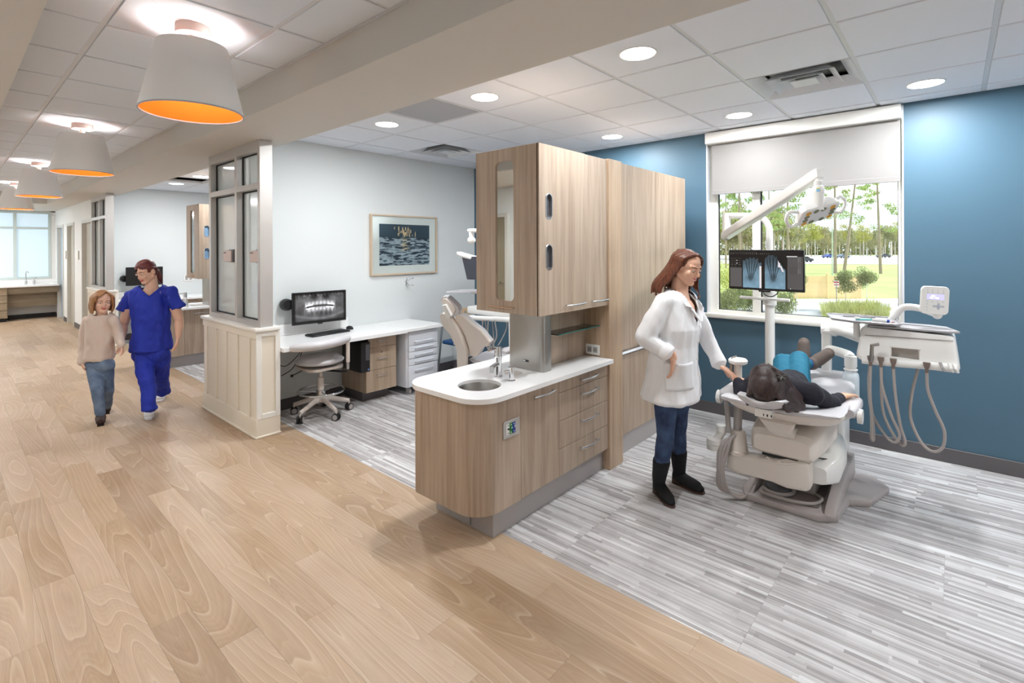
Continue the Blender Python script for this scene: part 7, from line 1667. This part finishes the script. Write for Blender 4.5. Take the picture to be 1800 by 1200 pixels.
# street furniture
sg = gp(1470, 552); s = empty('street_sign', sg, 'small red and white sign on a thin post in front of the young tree', 'sign')
obj('post', MB().cyl(sg, sg + V(0, 0, 1.95), .025, n=10), 'tube_grey', s); tcs = (EYE - sg); tcs.z = 0; tcs.normalize(); qq = basis(V(-tcs.y, tcs.x, 0), UPZ)
obj('sign_plate', MB().obox(sg + V(0, 0, 1.75), .28, .36, .02, qq), 'trim_white', s, smooth=False); obj('red_band', MB().obox(sg + V(0, 0, 1.84) + tcs * .012, .26, .10, .006, qq), 'tube_red', s, smooth=False); obj('red_band', MB().obox(sg + V(0, 0, 1.68) + tcs * .012, .26, .06, .006, qq), 'tube_red', s, smooth=False)
# young trees and shrubs
def young(px, py, lb, h=1.9, R=.62, seed=1, d=None):
    p = gp(px, py) if d is None else gp(px, d=d); r = random.Random(seed)
    bl = [((r.uniform(-.3, .3), r.uniform(-.3, .3), h + r.uniform(-.45, .55)), (R * r.uniform(.5, .75), R * r.uniform(.5, .7))) for _ in range(9)]
    tree(p, 'young_tree', lb, None, h, .035, crownmesh('young_crown', bl, .085, 420, seed, 'young_leaf'), 'bark_pale')
young(1486, 549, 'young staked tree in the planting island, left of its neighbour', 1.75, .66, 1); young(1523, 540, 'young tree in the planting bed near the right window edge', 1.9, .66, 2); young(1399, 550, 'young tree just right of the treatment monitor\'s lower edge', 1.7, .6, 3)
def bush(px, py, lb, R, H, seed, grp=None, m='young_leaf', d=None):
    p = gp(px, py) if d is None else gp(px, d=d); r = random.Random(seed)
    bl = [((r.uniform(-R, R) * .6, r.uniform(-R, R) * .6, H * r.uniform(.2, .75)), (R * .55, H * .3)) for _ in range(8)]
    o = bpy.data.objects.new('shrub', crownmesh('shrub', bl, .11, 300, seed, m)); COL.objects.link(o); o.location = p; tag(o, lb, 'shrub', grp)
for i, (px, py, R, H, lb) in enumerate(((1268, 556, .9, 1.6, 'leafy shrub at the far left of the window, lowest'), (1290, 552, 1.0, 1.9, 'large shrub below the left part of the monitor'), (1318, 548, 1.0, 1.7, 'shrub right of the large shrub, behind the light pole base'), (1375, 552, .8, 1.5, 'shrub below the right part of the monitor'), (1275, 530, 1.5, 3.2, 'tall yellow-green bush at the left window pane'), (1345, 535, 1.2, 2.0, 'broad bush behind the white light pole'))): bush(px, py, lb, R, H, 100 + i, None, 'yellow_leaf' if i == 4 else 'young_leaf')
gr = MB(); rg_ = random.Random(3)
def blades(cx, w, n, hh):
    for _ in range(n):
        px = rg_.uniform(cx - w, cx + w); py = rg_.uniform(550, 566); c = gp(px, py) + V(0, 0, .12); a = rg_.random() * 6.28; l = hh * rg_.uniform(.6, 1.2); t = V(math.cos(a) * l * .5, math.sin(a) * l * .5, l)
        s_ = V(-math.sin(a), math.cos(a), 0) * .02; gr.add([c - s_, c + s_, c + t], [(0, 1, 2)])
blades(1468, 22, 1100, .7); blades(1510, 35, 1800, .75); blades(1545, 18, 500, .5)
obj('ornamental_grass', gr, 'grass_blade', None, smooth=False, label='pale ornamental grass filling the planting island', cat='grass', kind='stuff', fix=False)
# cars on the road
def car(px, py, cm, lb, ang_=0.0):
    p = gp(px, py); t = empty('car', p, lb, 'car'); t.rotation_euler = (0, 0, ang_)
    pr = [(-2.2, .35), (-2.25, .75), (-1.9, .95), (-1.2, 1.0), (-.6, 1.42), (.7, 1.45), (1.4, 1.02), (2.1, .9), (2.25, .6), (2.2, .35)]
    obj('body', MB().prism(pr, -.85, .85, .06, axis='y'), cm, t, local=True)
    obj('windows', MB().prism([(-1.05, 1.0), (-.55, 1.36), (.6, 1.38), (1.2, 1.02)], -.862, .862, axis='y'), 'black', t, local=True, smooth=False)
    for x in (-1.4, 1.4):
        for y in (-.8, .8): obj('wheel', MB().cyl((x, y - .1, .33), (x, y + .1, .33), .33, n=16), 'black_rubber', t, local=True)
M['car_blue'] = mat('car_blue', srgb(60, 84, 160), .3, coat=.6); M['car_dark'] = mat('car_dark', srgb(44, 50, 56), .3, coat=.6); M['car_slate'] = mat('car_slate', srgb(78, 96, 116), .3, coat=.6)
av = math.atan2(gp(1600, 458).y - gp(1400, 458).y, gp(1600, 458).x - gp(1400, 458).x)
car(1412, 463, 'car_dark', 'dark car on the road at the right edge of the monitor', av); car(1457, 456, 'car_blue', 'blue car on the road left of the pine trunks', av + .25); car(1481, 456.5, 'car_slate', 'slate blue car on the road between the two pine trunks', av + .25); car(1553, 456, 'car_dark', 'dark green-grey car on the road at the right side of the window', av + .15)
for me_, m_ in PENDING: me_.materials.append(M[m_])
